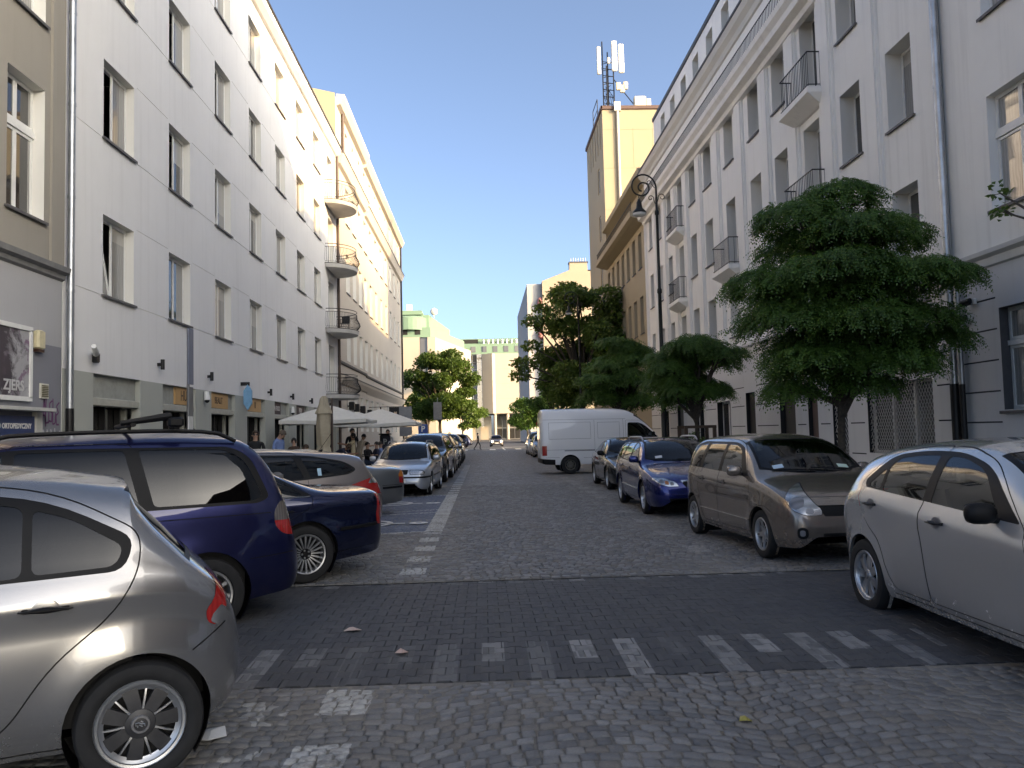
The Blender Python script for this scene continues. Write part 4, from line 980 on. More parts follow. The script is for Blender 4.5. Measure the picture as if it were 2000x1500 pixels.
# ---------------------------------------------------------------- far houses
r5 = thing('gabled_cream_house', 'cream gabled house with roof chimney and a wrapped side beyond the trees', 'house', (12, 131, 0))
m = MB(); m.poly([(9.9, 130, 0), (26, 130, 0), (26, 130, 27.5), (17.8, 130, 27.4), (17.3, 130, 27.4), (17.25, 130, 28.8), (14.4, 130, 28.8), (14.35, 130, 27.6), (9.9, 130, 25.9)], 0)
m.quad((9.9, 130, 0), (9.9, 170, 0), (9.9, 170, 25.9), (9.9, 130, 25.9), 0); m.poly([(9.9, 130, 25.9), (14.35, 130, 27.6), (26, 130, 27.6), (26, 170, 27.6), (14.35, 170, 27.6), (9.9, 170, 25.9)], 1)
m.box(14.4, 130.02, 27, 17.25, 131.5, 28.79, 0); m.box(14.3, 129.9, 28.79, 17.4, 131.6, 28.95, 1); m.box(12.6, 129.97, 24.2, 12.8, 130.0, 25.6, 1)
m.build('wall', [plaster('far_cream', (0.38, 0.32, 0.245), 0.4, 0.2), M_ROOF], r5)
for k in range(7): m = MB(); m.tube([(14.7 + k * 0.4, 130.7, 28.9), (14.7 + k * 0.4, 130.7, 29.7)], 0.05, 5); m.build('chimney_pot', M_CONC, r5)
m = MB(); m.box(7.5, 131, 0, 9.88, 168, 25.6); m.build('scaffold_cover', plaster('scaffold_mesh_grey', (0.46, 0.44, 0.42), 0.9, 0.6), r5)
for z in (17.4, 22.4):
    m = MB(); m.lathe([(0.0, -0.9), (0.5, -0.5), (0.55, 0.2), (0.3, 0.9), (0.0, 1.0)], 10, (9.6, 130.6, z)); m.build('red_bundle', plain('red_cover', (0.5, 0.2, 0.17), 0.7), r5, smooth=True)
# end of the street: cream and green office block with a glass corner
f1 = thing('cream_office_block', 'cream panelled office block with a pale green roof closing the street', 'building', (5, 220, 0))
MG = plaster('pale_green_roof', (0.17, 0.27, 0.20), 0.3, 0.2); MGL = pane_material('blue_glass', 0.03, 0.1, 0.8); M_FC = plaster('far_panel', (0.42, 0.375, 0.31), 0.15, 0.1)
m = MB(); m.poly([(0, 221, 7), (2.7, 219.3, 7), (2.7, 219.3, 23.2), (0, 221, 23.2)], 0); m.poly([(2.7, 219.3, 7), (3.5, 219.9, 7), (3.5, 219.9, 23.2), (2.7, 219.3, 23.2)], 0)
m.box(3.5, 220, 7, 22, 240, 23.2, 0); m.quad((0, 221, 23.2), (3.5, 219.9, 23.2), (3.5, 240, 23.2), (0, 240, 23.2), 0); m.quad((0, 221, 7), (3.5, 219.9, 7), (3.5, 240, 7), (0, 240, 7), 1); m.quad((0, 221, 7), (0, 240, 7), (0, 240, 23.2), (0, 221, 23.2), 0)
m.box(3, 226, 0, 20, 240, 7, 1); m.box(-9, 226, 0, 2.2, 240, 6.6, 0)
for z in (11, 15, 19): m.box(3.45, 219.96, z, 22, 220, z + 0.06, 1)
m.build('wall', [M_FC, plain('far_grey', (0.25, 0.25, 0.25), 0.8)], f1)  # second colour: plain mid grey for soffit, set-back ground floor and panel joints
for x in (3.2, 6.6, 10.2, 13.8): m = MB(); m.tube([(x, 220.6, 0), (x, 220.6, 7)], 0.4, 10); m.build('column', M_FC, f1)
for x in (3.6, 5.3, 7.0, 8.7, 10.4): m = MB(); m.box(x, 225.9, 3.3, x + 1.5, 225.98, 6.7); m.build('window', MGL, f1); m = MB(); m.box(x, 225.9, 0.2, x + 1.5, 225.98, 3.0); m.build('door', M_DARKIN, f1)
m = MB(); m.box(-18, 224, 23.2, 22, 240, 26.4, 0); m.box(-9, 228, 26.4, 15, 240, 28.2, 0); m.build('roof', MG, f1)
for x in range(-6, 20, 3): m = MB(); m.box(x, 223.9, 24.0, x + 1.3, 223.98, 25.6); m.build('window', MGL, f1)
m = MB(); m.box(-5, 227.9, 26.7, -1, 227.98, 28.0); m.build('window', M_DARKIN, f1)
for k in range(8): m = MB(); m.tube([(0.5 + k * 1.3, 227, 26.4), (0.5 + k * 1.3, 227, 27.7)], 0.35, 8); m.build('roof_vent', M_ZINC, f1)
m = MB()
gp = [(-3.4, 223), (-2.6, 221.5), (-1.4, 220.9), (-0.02, 221.2)]
m.loft([[(x, y, z) for x, y in gp] for z in (3.5, 23.2)], False); gl = m.build('glass_corner', MGL, f1, smooth=False)
m = MB()
for z in range(5, 24, 2): m.tube([(x, y - 0.03, z) for x, y in gp], 0.06, 4)
for x, y in gp: m.tube([(x, y - 0.03, 3.5), (x, y - 0.03, 23)], 0.06, 4)
m.build('mullion', plain('mullion_grey', (0.25, 0.28, 0.3), 0.5), gl)
f2 = thing('green_roofed_offices', 'cream offices with stepped pale green roof storeys behind the left street tree', 'building', (-12, 192, 0))
m = MB(); P0, P1 = (-10.8, 190), (-2.9, 216)
m.poly([(-40, 190, 0), (-14.4, 190, 0), (-14.4, 190, 24.4), (-40, 190, 24.4)]); m.poly([(-12.6, 190, 0), (*P0, 0), (*P0, 24.4), (-12.6, 190, 24.4)]); m.quad((*P0, 0), (*P1, 0), (*P1, 23.6), (*P0, 24.4)); m.poly([(-40, 190, 24.4), (*P0, 24.4), (*P1, 23.6), (-40, 230, 24)])
m.build('wall', M_FC, f2)
m = MB(); m.quad((-14.4, 190.4, 0), (-12.6, 190.4, 0), (-12.6, 190.4, 24.3), (-14.4, 190.4, 24.3)); m.build('glass_strip', MGL, f2)
for i in range(8):
    a, b_ = (i + 0.25) / 8.2, (i + 0.8) / 8.2; m = MB()
    for z in (18.9, 15.2): m.quad(*[(lerp(P0[0], P1[0], t) + 0.06, lerp(P0[1], P1[1], t) - 0.02, zz) for t, zz in ((a, z), (b_, z), (b_, z + 2.5), (a, z + 2.5))])
    m.build('window', MGL, f2)
m = MB(); m.poly([(-40, 191.5, 24.4), (-12, 191.5, 24.4), (-12, 191.5, 26.9), (-40, 191.5, 26.9)]); m.quad((-12, 191.5, 24.4), (-4.6, 216, 24), (-4.6, 216, 26.2), (-12, 191.5, 26.9)); m.poly([(-40, 191.5, 26.9), (-12, 191.5, 26.9), (-4.6, 216, 26.2), (-40, 220, 26.5)])
m.box(-40, 194, 26.9, -12.4, 210, 30.2); m.poly([(-12.4, 194, 26.9), (-8.2, 212, 26.9), (-8.2, 212, 28.8), (-12.4, 194, 30.2)]); m.box(-19, 193.2, 30.2, -14, 205, 31.2); m.lathe([(4.0, 26.3), (4.0, 29.2), (3.4, 29.6), (0.01, 29.7)], 24, (-17, 194, 0))
m.build('roof', MG, f2)
for x in (-18.6, -15.6): m = MB(); m.box(x, 191.42, 25.2, x + 1.3, 191.48, 26.4); m.build('window', M_DARKIN, f2)
m = MB(); m.lathe([(0.01, 0), (0.5, 0.12), (0.85, 0.35), (0.9, 0.45)], 16, (-11.2, 194, 31.0), 'Y'); m.tube([(-11.2, 194.6, 29.5), (-11.2, 194.4, 31.0)], 0.1, 6); m.build('satellite_dish', M_CONC, f2, smooth=True)
m = MB(); m.box(-17.6, 194, 31.2, -16.4, 195, 32.8); m.build('roof_plant', M_CONC, f2)

# ================================================================ cars
def pchip(pts):
    xs = [p[0] for p in pts]; ys = [p[1] for p in pts]; n = len(xs)
    h = [xs[i + 1] - xs[i] for i in range(n - 1)]; d = [(ys[i + 1] - ys[i]) / h[i] for i in range(n - 1)]
    m = [0.0] * n
    m[0], m[-1] = d[0], d[-1]
    for i in range(1, n - 1):
        if d[i - 1] * d[i] > 0:
            w1, w2 = 2 * h[i] + h[i - 1], h[i] + 2 * h[i - 1]; m[i] = (w1 + w2) / (w1 / d[i - 1] + w2 / d[i])
    def f(x):
        if x <= xs[0]: return ys[0]
        if x >= xs[-1]: return ys[-1]
        i = 0
        while x > xs[i + 1]: i += 1
        t = (x - xs[i]) / h[i]; t2, t3 = t * t, t * t * t
        return (2 * t3 - 3 * t2 + 1) * ys[i] + (t3 - 2 * t2 + t) * h[i] * m[i] + (-2 * t3 + 3 * t2) * ys[i + 1] + (t3 - t2) * h[i] * m[i + 1]
    return f

def clip_half(poly, a, b, c, keep):
    """split polygon by a*u+b*v+c >= 0; vertices are (u, v, data...)"""
    ins, out = [], []
    n = len(poly); ds = [a * p[0] + b * p[1] + c for p in poly]
    if min(ds) >= 0: return poly, None
    if max(ds) <= 0: return None, poly
    for i in range(n):
        p, q = poly[i], poly[(i + 1) % n]; dp, dq = ds[i], ds[(i + 1) % n]
        if dp >= 0: ins.append(p)
        if dp <= 0: out.append(p)
        if (dp > 0 and dq < 0) or (dp < 0 and dq > 0):
            t = dp / (dp - dq); r = tuple(x + (y - x) * t for x, y in zip(p, q)); ins.append(r); out.append(r)
    return (ins if len(ins) > 2 else None), (out if len(out) > 2 else None)

def tri_list(poly):
    from mathutils.geometry import tessellate_polygon
    t = tessellate_polygon([[Vector((p[0], p[1], 0)) for p in poly]])
    out = []
    for tr in t:
        q = [poly[i] for i in tr]
        ar = (q[1][0] - q[0][0]) * (q[2][1] - q[0][1]) - (q[2][0] - q[0][0]) * (q[1][1] - q[0][1])
        if abs(ar) < 1e-9: continue
        out.append(q if ar > 0 else q[::-1])
    return out
def is_convex(poly):
    s = 0
    for i in range(len(poly)):
        a, b, c = poly[i - 2], poly[i - 1], poly[i]
        z = (b[0] - a[0]) * (c[1] - b[1]) - (b[1] - a[1]) * (c[0] - b[0])
        if abs(z) < 1e-9: continue
        if s == 0: s = 1 if z > 0 else -1
        elif s * z < 0: return 0
    return s

class FS:
    """a set of skin faces with their bounds, centres and mean normals"""
    def __init__(o, F, dat=None):
        o.F = F
        if dat is None:
            k = len(F); n = np.array([len(f) for f in F]); a = np.array([v for f in F for v in f], dtype=float).reshape(-1, 6); st = np.concatenate([[0], np.cumsum(n)[:-1]]) if k else np.zeros(0, int)
            dat = np.zeros((k, 12))
            if k:
                dat[:, 0:3] = np.minimum.reduceat(a[:, :3], st, axis=0); dat[:, 3:6] = np.maximum.reduceat(a[:, :3], st, axis=0); dat[:, 6:12] = np.add.reduceat(a, st, axis=0) / n[:, None]
        o.D = dat
    def take(o, ix): return FS([o.F[i] for i in ix], o.D[ix])
    def __add__(o, p): return FS(o.F + p.F, np.concatenate([o.D, p.D])) if p.F else o
    def __bool__(o): return bool(o.F)
    @property
    def s(o): return o.D[:, 6]
    @property
    def y(o): return o.D[:, 7]
    @property
    def z(o): return o.D[:, 8]
    @property
    def ny(o): return np.abs(o.D[:, 10])
EMPTY = FS([], np.zeros((0, 12)))
def PROJ(pj, L):
    if pj == 'side': return (lambda v: (v[0], v[2])), (lambda D: (D[:, 0], D[:, 3], D[:, 2], D[:, 5]))
    if pj == 'top': return (lambda v: (v[0], v[1])), (lambda D: (D[:, 0], D[:, 3], D[:, 1], D[:, 4]))
    if pj == 'front': return (lambda v: (v[1], v[2])), (lambda D: (D[:, 1], D[:, 4], D[:, 2], D[:, 5]))
    q = 0.7071; ab = lambda D: (np.where(D[:, 1] * D[:, 4] < 0, 0, np.minimum(abs(D[:, 1]), abs(D[:, 4]))), np.maximum(abs(D[:, 1]), abs(D[:, 4])))
    if pj == 'diagF': return (lambda v: ((v[0] + abs(v[1])) * q, v[2])), (lambda D: ((D[:, 0] + ab(D)[0]) * q, (D[:, 3] + ab(D)[1]) * q, D[:, 2], D[:, 5]))
    return (lambda v: ((L - v[0] + abs(v[1])) * q, v[2])), (lambda D: ((L - D[:, 3] + ab(D)[0]) * q, (L - D[:, 0] + ab(D)[1]) * q, D[:, 2], D[:, 5]))

def cut(fs, pr, poly, mask=None):
    """split skin faces by an outline seen along a projection -> (inside, outside)"""
    proj, rng = pr; s = is_convex(poly)
    pieces = ([poly if s > 0 else poly[::-1]] if s else tri_list(poly))
    inside = EMPTY; rest = fs
    for n_, pc in enumerate(pieces):
        if not rest.F: break
        u0 = min(p[0] for p in pc); u1 = max(p[0] for p in pc); v0 = min(p[1] for p in pc); v1 = max(p[1] for p in pc)
        a0, a1, b0, b1 = rng(rest.D); hit = (a1 > u0) & (a0 < u1) & (b1 > v0) & (b0 < v1)
        if mask is not None: hit &= mask(rest)
        ix = np.nonzero(hit)[0]
        if not len(ix): continue
        eq = []
        for i in range(len(pc)):
            (x0, y0), (x1, y1) = pc[i], pc[(i + 1) % len(pc)]
            eq.append((-(y1 - y0), x1 - x0, (y1 - y0) * x0 - (x1 - x0) * y0))
        nin, nout, gone = [], [], []
        for i in ix:
            f = rest.F[i]; cur = [(*proj(v), *v) for v in f]; outs = []
            for a, b, c in eq:
                i_, o_ = clip_half(cur, a, b, c, True)
                if o_: outs.append(o_)
                cur = i_
                if not cur: break
            if cur: gone.append(i); nin.append([q[2:] for q in cur]); nout.extend([[q[2:] for q in o] for o in outs])
        if gone:
            keep = np.ones(len(rest.F), bool); keep[gone] = False
            rest = rest.take(np.nonzero(keep)[0]); inside = inside + FS(nin)
            if nout: rest = rest + FS(nout)
    return inside, rest

def inset_poly(poly, d):
    n = len(poly); ar = sum(poly[i][0] * poly[(i + 1) % n][1] - poly[(i + 1) % n][0] * poly[i][1] for i in range(n)); sg = 1 if ar > 0 else -1
    out = []
    for i in range(n):
        p0, p1, p2 = Vector(poly[i - 1]), Vector(poly[i]), Vector(poly[(i + 1) % n])
        e1 = (p1 - p0).normalized(); e2 = (p2 - p1).normalized(); n1 = Vector((-e1.y, e1.x)) * sg; n2 = Vector((-e2.y, e2.x)) * sg
        k = n1 + n2; k = k / max(0.35, k.length_squared) * 2 if k.length > 1e-6 else n1
        out.append(tuple(p1 + k * d))
    return out
def rounded(poly, r=0.05, n=4):
    out = []; N = len(poly)
    for i in range(N):
        p0, p1, p2 = Vector(poly[i - 1][:2]), Vector(poly[i][:2]), Vector(poly[(i + 1) % N][:2]); rr = poly[i][2] if len(poly[i]) > 2 else r
        a = p0 - p1; b = p2 - p1; k = min(rr, a.length * 0.45, b.length * 0.45)
        A, B = p1 + a.normalized() * k, p1 + b.normalized() * k
        for j in range(n + 1):
            t = j / n; out.append(tuple(A * (1 - t) ** 2 + p1 * 2 * t * (1 - t) + B * t * t))
    return out

def car_paint(name, col, metallic=True, rough=0.32, dirt=0.12):
    m, g, b = newmat('paint_' + name); p = g.n('ShaderNodeTexCoord').outputs['Object']
    x, y, z = g.sep(p)
    low = g.ramp(g.m('ADD', z, g.m('MULTIPLY', g.noise(3, 4, 0.6, p), 0.5)), 0.85, 0.25)
    d = g.m('MULTIPLY', g.m('MULTIPLY', low, g.ramp(g.noise(9, 5, 0.7, p), 0.3, 0.8)), dirt * 2.2)
    d = g.m('ADD', d, g.m('MULTIPLY', g.ramp(g.noise(45, 4, 0.7, p), 0.55, 0.8), dirt * 0.35), clamp=True)
    c = g.mix(d, col, (0.16, 0.145, 0.125)); g.put(b.inputs['Base Color'], c)
    g.put(b.inputs['Metallic'], g.m('MULTIPLY', g.m('SUBTRACT', 1.0, d), 0.72 if metallic is True else float(metallic)))
    g.put(b.inputs['Roughness'], g.m('ADD', rough, g.m('MULTIPLY', d, 0.5), clamp=True))
    b.inputs['Coat Weight'].default_value = 0.9
    g.put(b.inputs['Coat Roughness'], g.m('ADD', 0.03, g.m('MULTIPLY', d, 0.6)))
    return m
def glass_mat(name, tint=(0.20, 0.23, 0.22), dark=0.0):
    m = bpy.data.materials.new(name); m.use_nodes = True; t = m.node_tree; t.nodes.clear(); g = G(t)
    out = g.n('ShaderNodeOutputMaterial'); mx = g.n('ShaderNodeMixShader'); tr = g.n('ShaderNodeBsdfTransparent'); gl = g.n('ShaderNodeBsdfGlossy'); fr = g.n('ShaderNodeFresnel')
    fr.inputs['IOR'].default_value = 1.5; tr.inputs[0].default_value = (*tint, 1); gl.inputs['Roughness'].default_value = 0.015; gl.inputs[0].default_value = (0.95, 0.97, 1, 1)
    f = g.m('ADD', g.m('MULTIPLY', fr.outputs[0], 1.0), 0.0, clamp=True)
    t.links.new(f, mx.inputs[0]); t.links.new(tr.outputs[0], mx.inputs[1]); t.links.new(gl.outputs[0], mx.inputs[2]); t.links.new(mx.outputs[0], out.inputs[0])
    MATS[name] = m; return m
M_GLASS = glass_mat('car_glass', (0.24, 0.28, 0.27)); M_TINT = glass_mat('car_glass_tinted', (0.06, 0.065, 0.06))
M_TRIM = plain('black_trim', (0.006, 0.006, 0.0065), 0.5, var=0.2, spec=0.22); M_GAP = plain('panel_gap', (0.006, 0.006, 0.006), 0.9)
M_RUB = plain('tyre_rubber', (0.012, 0.012, 0.0125), 0.8, var=0.3, nscale=14); M_ALLOY = plain('alloy', (0.50, 0.51, 0.52), 0.32, 0.85, var=0.12, nscale=12)
M_ALLOYD = plain('alloy_dull', (0.26, 0.26, 0.27), 0.4, 0.7, var=0.2, nscale=12); M_CHROME = plain('chrome', (0.7, 0.7, 0.72), 0.12, 1.0, var=0.05); M_COVER = plain('wheel_cover', (0.05, 0.05, 0.053), 0.42, 0.4, var=0.25, nscale=10)
M_SEAT = plain('seat_fabric', (0.035, 0.035, 0.038), 0.9); M_SEATG = plain('seat_grey', (0.12, 0.12, 0.12), 0.9); M_PLATEW = plain('number_plate', (0.7, 0.7, 0.68), 0.5); M_STEEL = plain('steel_rim', (0.13, 0.125, 0.11), 0.6, 0.5, var=0.3)
def lens(name, c0, c1, sc=60):
    m, g, b = newmat(name); p = g.n('ShaderNodeTexCoord').outputs['Object']
    wv = g.n('ShaderNodeTexWave'); wv.inputs['Scale'].default_value = sc * 0.2; g.t.links.new(p, wv.inputs['Vector'])
    g.put(b.inputs['Base Color'], g.mix(wv.outputs['Fac'], c0, c1)); b.inputs['Roughness'].default_value = 0.08; b.inputs['Coat Weight'].default_value = 1.0; b.inputs['Coat Roughness'].default_value = 0.02
    return m
M_RED = lens('red_lens', (0.30, 0.012, 0.012), (0.42, 0.02, 0.018)); M_AMBER = lens('amber_lens', (0.45, 0.12, 0.01), (0.55, 0.17, 0.02)); M_CLEAR = lens('clear_lens', (0.30, 0.31, 0.32), (0.62, 0.63, 0.64), 12); _b = M_CLEAR.node_tree.nodes['Principled BSDF']; _b.inputs['Metallic'].default_value = 0.75; _b.inputs['Roughness'].default_value = 0.2; M_SMOKE = lens('smoked_lens', (0.09, 0.08, 0.075), (0.14, 0.12, 0.11)); M_LAMPD = lens('lamp_bowl', (0.12, 0.12, 0.13), (0.2, 0.2, 0.21), 20)

WHEELS = {}
def wheel_parts(r, wd, rim, style):
    key = (r, wd, rim, style)
    if key in WHEELS: return WHEELS[key]
    h = wd / 2; ty = MB()
    ty.lathe([(rim, -h * 0.8), (rim + 0.012, -h * 0.95), (r * 0.86, -h * 1.02), (r * 0.955, -h * 0.93), (r * 0.992, -h * 0.72), (r, -h * 0.4), (r, h * 0.4), (r * 0.992, h * 0.72), (r * 0.955, h * 0.93), (r * 0.86, h * 1.02), (rim + 0.012, h * 0.95), (rim, h * 0.8)], 44, axis='Y')
    for k in (-0.45, -0.15, 0.15, 0.45): ty.lathe([(r + 0.0004, h * (k - 0.02)), (r - 0.006, h * k), (r + 0.0004, h * (k + 0.02))], 44, axis='Y')
    tm = ty.mesh('tyre', M_RUB, True, 40)
    rm = MB()
    # outer face at +y
    rm.lathe([(rim + 0.002, h * 0.85), (rim - 0.004, h * 0.93), (rim - 0.018, h * 0.9), (rim - 0.028, h * 0.6), (rim - 0.035, -h * 0.6)], 44, axis='Y', mi=0)
    face = h * 0.72
    rm.lathe([(rim - 0.03, h * 0.1), (rim * 0.4, h * 0.05), (0.0, h * 0.05)], 32, axis='Y', mi=1)      # dark backing disc
    def spoke(a0, wi, wo, ri, ro, zi, zo, mi=0, th=0.025, skew=0.0):
        ca, sa = math.cos(a0), math.sin(a0)
        def P(rad, off, yy): return (rad * ca - off * sa, yy, rad * sa + off * ca)
        rings = []
        for t in (0, 0.5, 1):
            rad = lerp(ri, ro, t); w_ = lerp(wi, wo, t) / 2; yy = lerp(zi, zo, t) + 0.006 * math.sin(math.pi * t); of = skew * t
            rings.append([P(rad, of - w_, yy - th), P(rad, of - w_ * 0.86, yy), P(rad, of + w_ * 0.86, yy), P(rad, of + w_, yy - th)])
        rm.loft(rings, False, False, mi)
    ro = rim - 0.02
    if style == 'cover9':       # dark plastic cover: paired slots, silver edge
        for i in range(7):
            a = 2 * math.pi * i / 7 + 0.2
            spoke(a - 0.10, 0.052, 0.042, rim * 0.22, ro, face, face * 0.95, 2); spoke(a + 0.10, 0.052, 0.042, rim * 0.22, ro, face, face * 0.95, 2); spoke(a, 0.02, 0.02, rim * 0.45, ro, face * 0.9, face * 0.88, 2, 0.01)
            spoke(a + math.pi / 7, 0.012, 0.008, rim * 0.34, ro * 0.88, face * 1.02, face * 0.95, 0, 0.012)
        rm.lathe([(rim * 0.36, face - 0.012), (rim * 0.33, face + 0.006), (rim * 0.2, face + 0.012), (0.0, face + 0.014)], 28, axis='Y', mi=2); rm.lathe([(rim - 0.004, h * 0.95), (rim - 0.03, face), (rim - 0.045, face - 0.006)], 44, axis='Y', mi=0)
        rm.lathe([(0.044, face + 0.013), (0.040, face + 0.020), (0.032, face + 0.020), (0.030, face + 0.014)], 20, axis='Y', mi=3)
        for pth in ([(-0.016, 0.012), (-0.006, 0.016), (0.0, 0.004), (0.012, -0.002), (0.018, -0.016), (0.006, -0.02)], [(-0.012, 0.002), (0.002, -0.006)], [(0.004, 0.014), (0.014, 0.008)], [(-0.004, -0.018), (0.004, -0.012)]):
            rm.tube([(u, face + 0.018, v) for u, v in pth], 0.0028, 4, mi=0)
    elif style == 'multi':      # many thin spokes
        for i in range(20): spoke(2 * math.pi * i / 20, 0.014, 0.022, rim * 0.26, ro, face * 0.8, face)
        rm.lathe([(rim * 0.30, face * 0.6), (rim * 0.27, face * 0.85), (rim * 0.12, face * 0.8), (0.0, face * 0.8)], 24, axis='Y', mi=1)
        for i in range(5): a = 2 * math.pi * i / 5; rm.lathe([(0.012, 0), (0.010, 0.014), (0, 0.015)], 8, (rim * 0.19 * math.cos(a), face * 0.8, rim * 0.19 * math.sin(a)), 'Y', 0)
    elif style == 'five':       # five wide split spokes
        for i in range(5):
            a = 2 * math.pi * i / 5 + math.pi / 2
            spoke(a, 0.075, 0.05, rim * 0.12, ro, face * 0.75, face); spoke(a, 0.018, 0.014, rim * 0.4, ro * 0.9, face * 0.86, face * 1.04, 1, 0.008)
        rm.lathe([(rim * 0.24, face * 0.5), (rim * 0.2, face * 0.85), (0.0, face * 0.88)], 20, axis='Y', mi=0)
    elif style == 'petal':      # seven-petal silver cover
        for i in range(7): spoke(2 * math.pi * i / 7 + 0.3, 0.05, 0.088, rim * 0.2, ro, face, face * 0.85, 0, 0.02)
        rm.lathe([(rim * 0.3, face * 0.85), (rim * 0.24, face + 0.005), (0.0, face + 0.012)], 24, axis='Y', mi=0); rm.lathe([(rim - 0.004, h * 0.95), (rim - 0.03, face * 0.95)], 44, axis='Y', mi=0)
        rm.lathe([(0.034, face + 0.008), (0.030, face + 0.015), (0.022, face + 0.015)], 18, axis='Y', mi=3)
    elif style == 'ten':
        for i in range(10): spoke(2 * math.pi * i / 10, 0.03, 0.034, rim * 0.2, ro, face * 0.75, face)
        rm.lathe([(rim * 0.25, face * 0.5), (rim * 0.2, face * 0.8), (0.0, face * 0.85)], 20, axis='Y', mi=0)
    else:                       # pressed steel
        rm.lathe([(rim - 0.02, h * 0.3), (rim * 0.8, h * 0.1), (rim * 0.62, h * 0.42), (rim * 0.42, h * 0.5), (rim * 0.3, h * 0.35), (rim * 0.26, h * 0.62), (0, h * 0.64)], 32, axis='Y', mi=0)
        for i in range(8): a = 2 * math.pi * i / 8; rm.lathe([(0.026, 0.0), (0.02, 0.001), (0, 0.001)], 8, (rim * 0.7 * math.cos(a), h * 0.33, rim * 0.7 * math.sin(a)), 'Y', 1)
    mats = {'cover9': [M_ALLOY, M_TRIM, M_COVER, M_ALLOYD], 'steel': [M_STEEL, M_TRIM, M_COVER, M_ALLOYD]}.get(style, [M_ALLOY, M_TRIM, M_COVER, M_ALLOYD])
    WHEELS[key] = (tm, rm.mesh('rim', mats, True, 30)); return WHEELS[key]

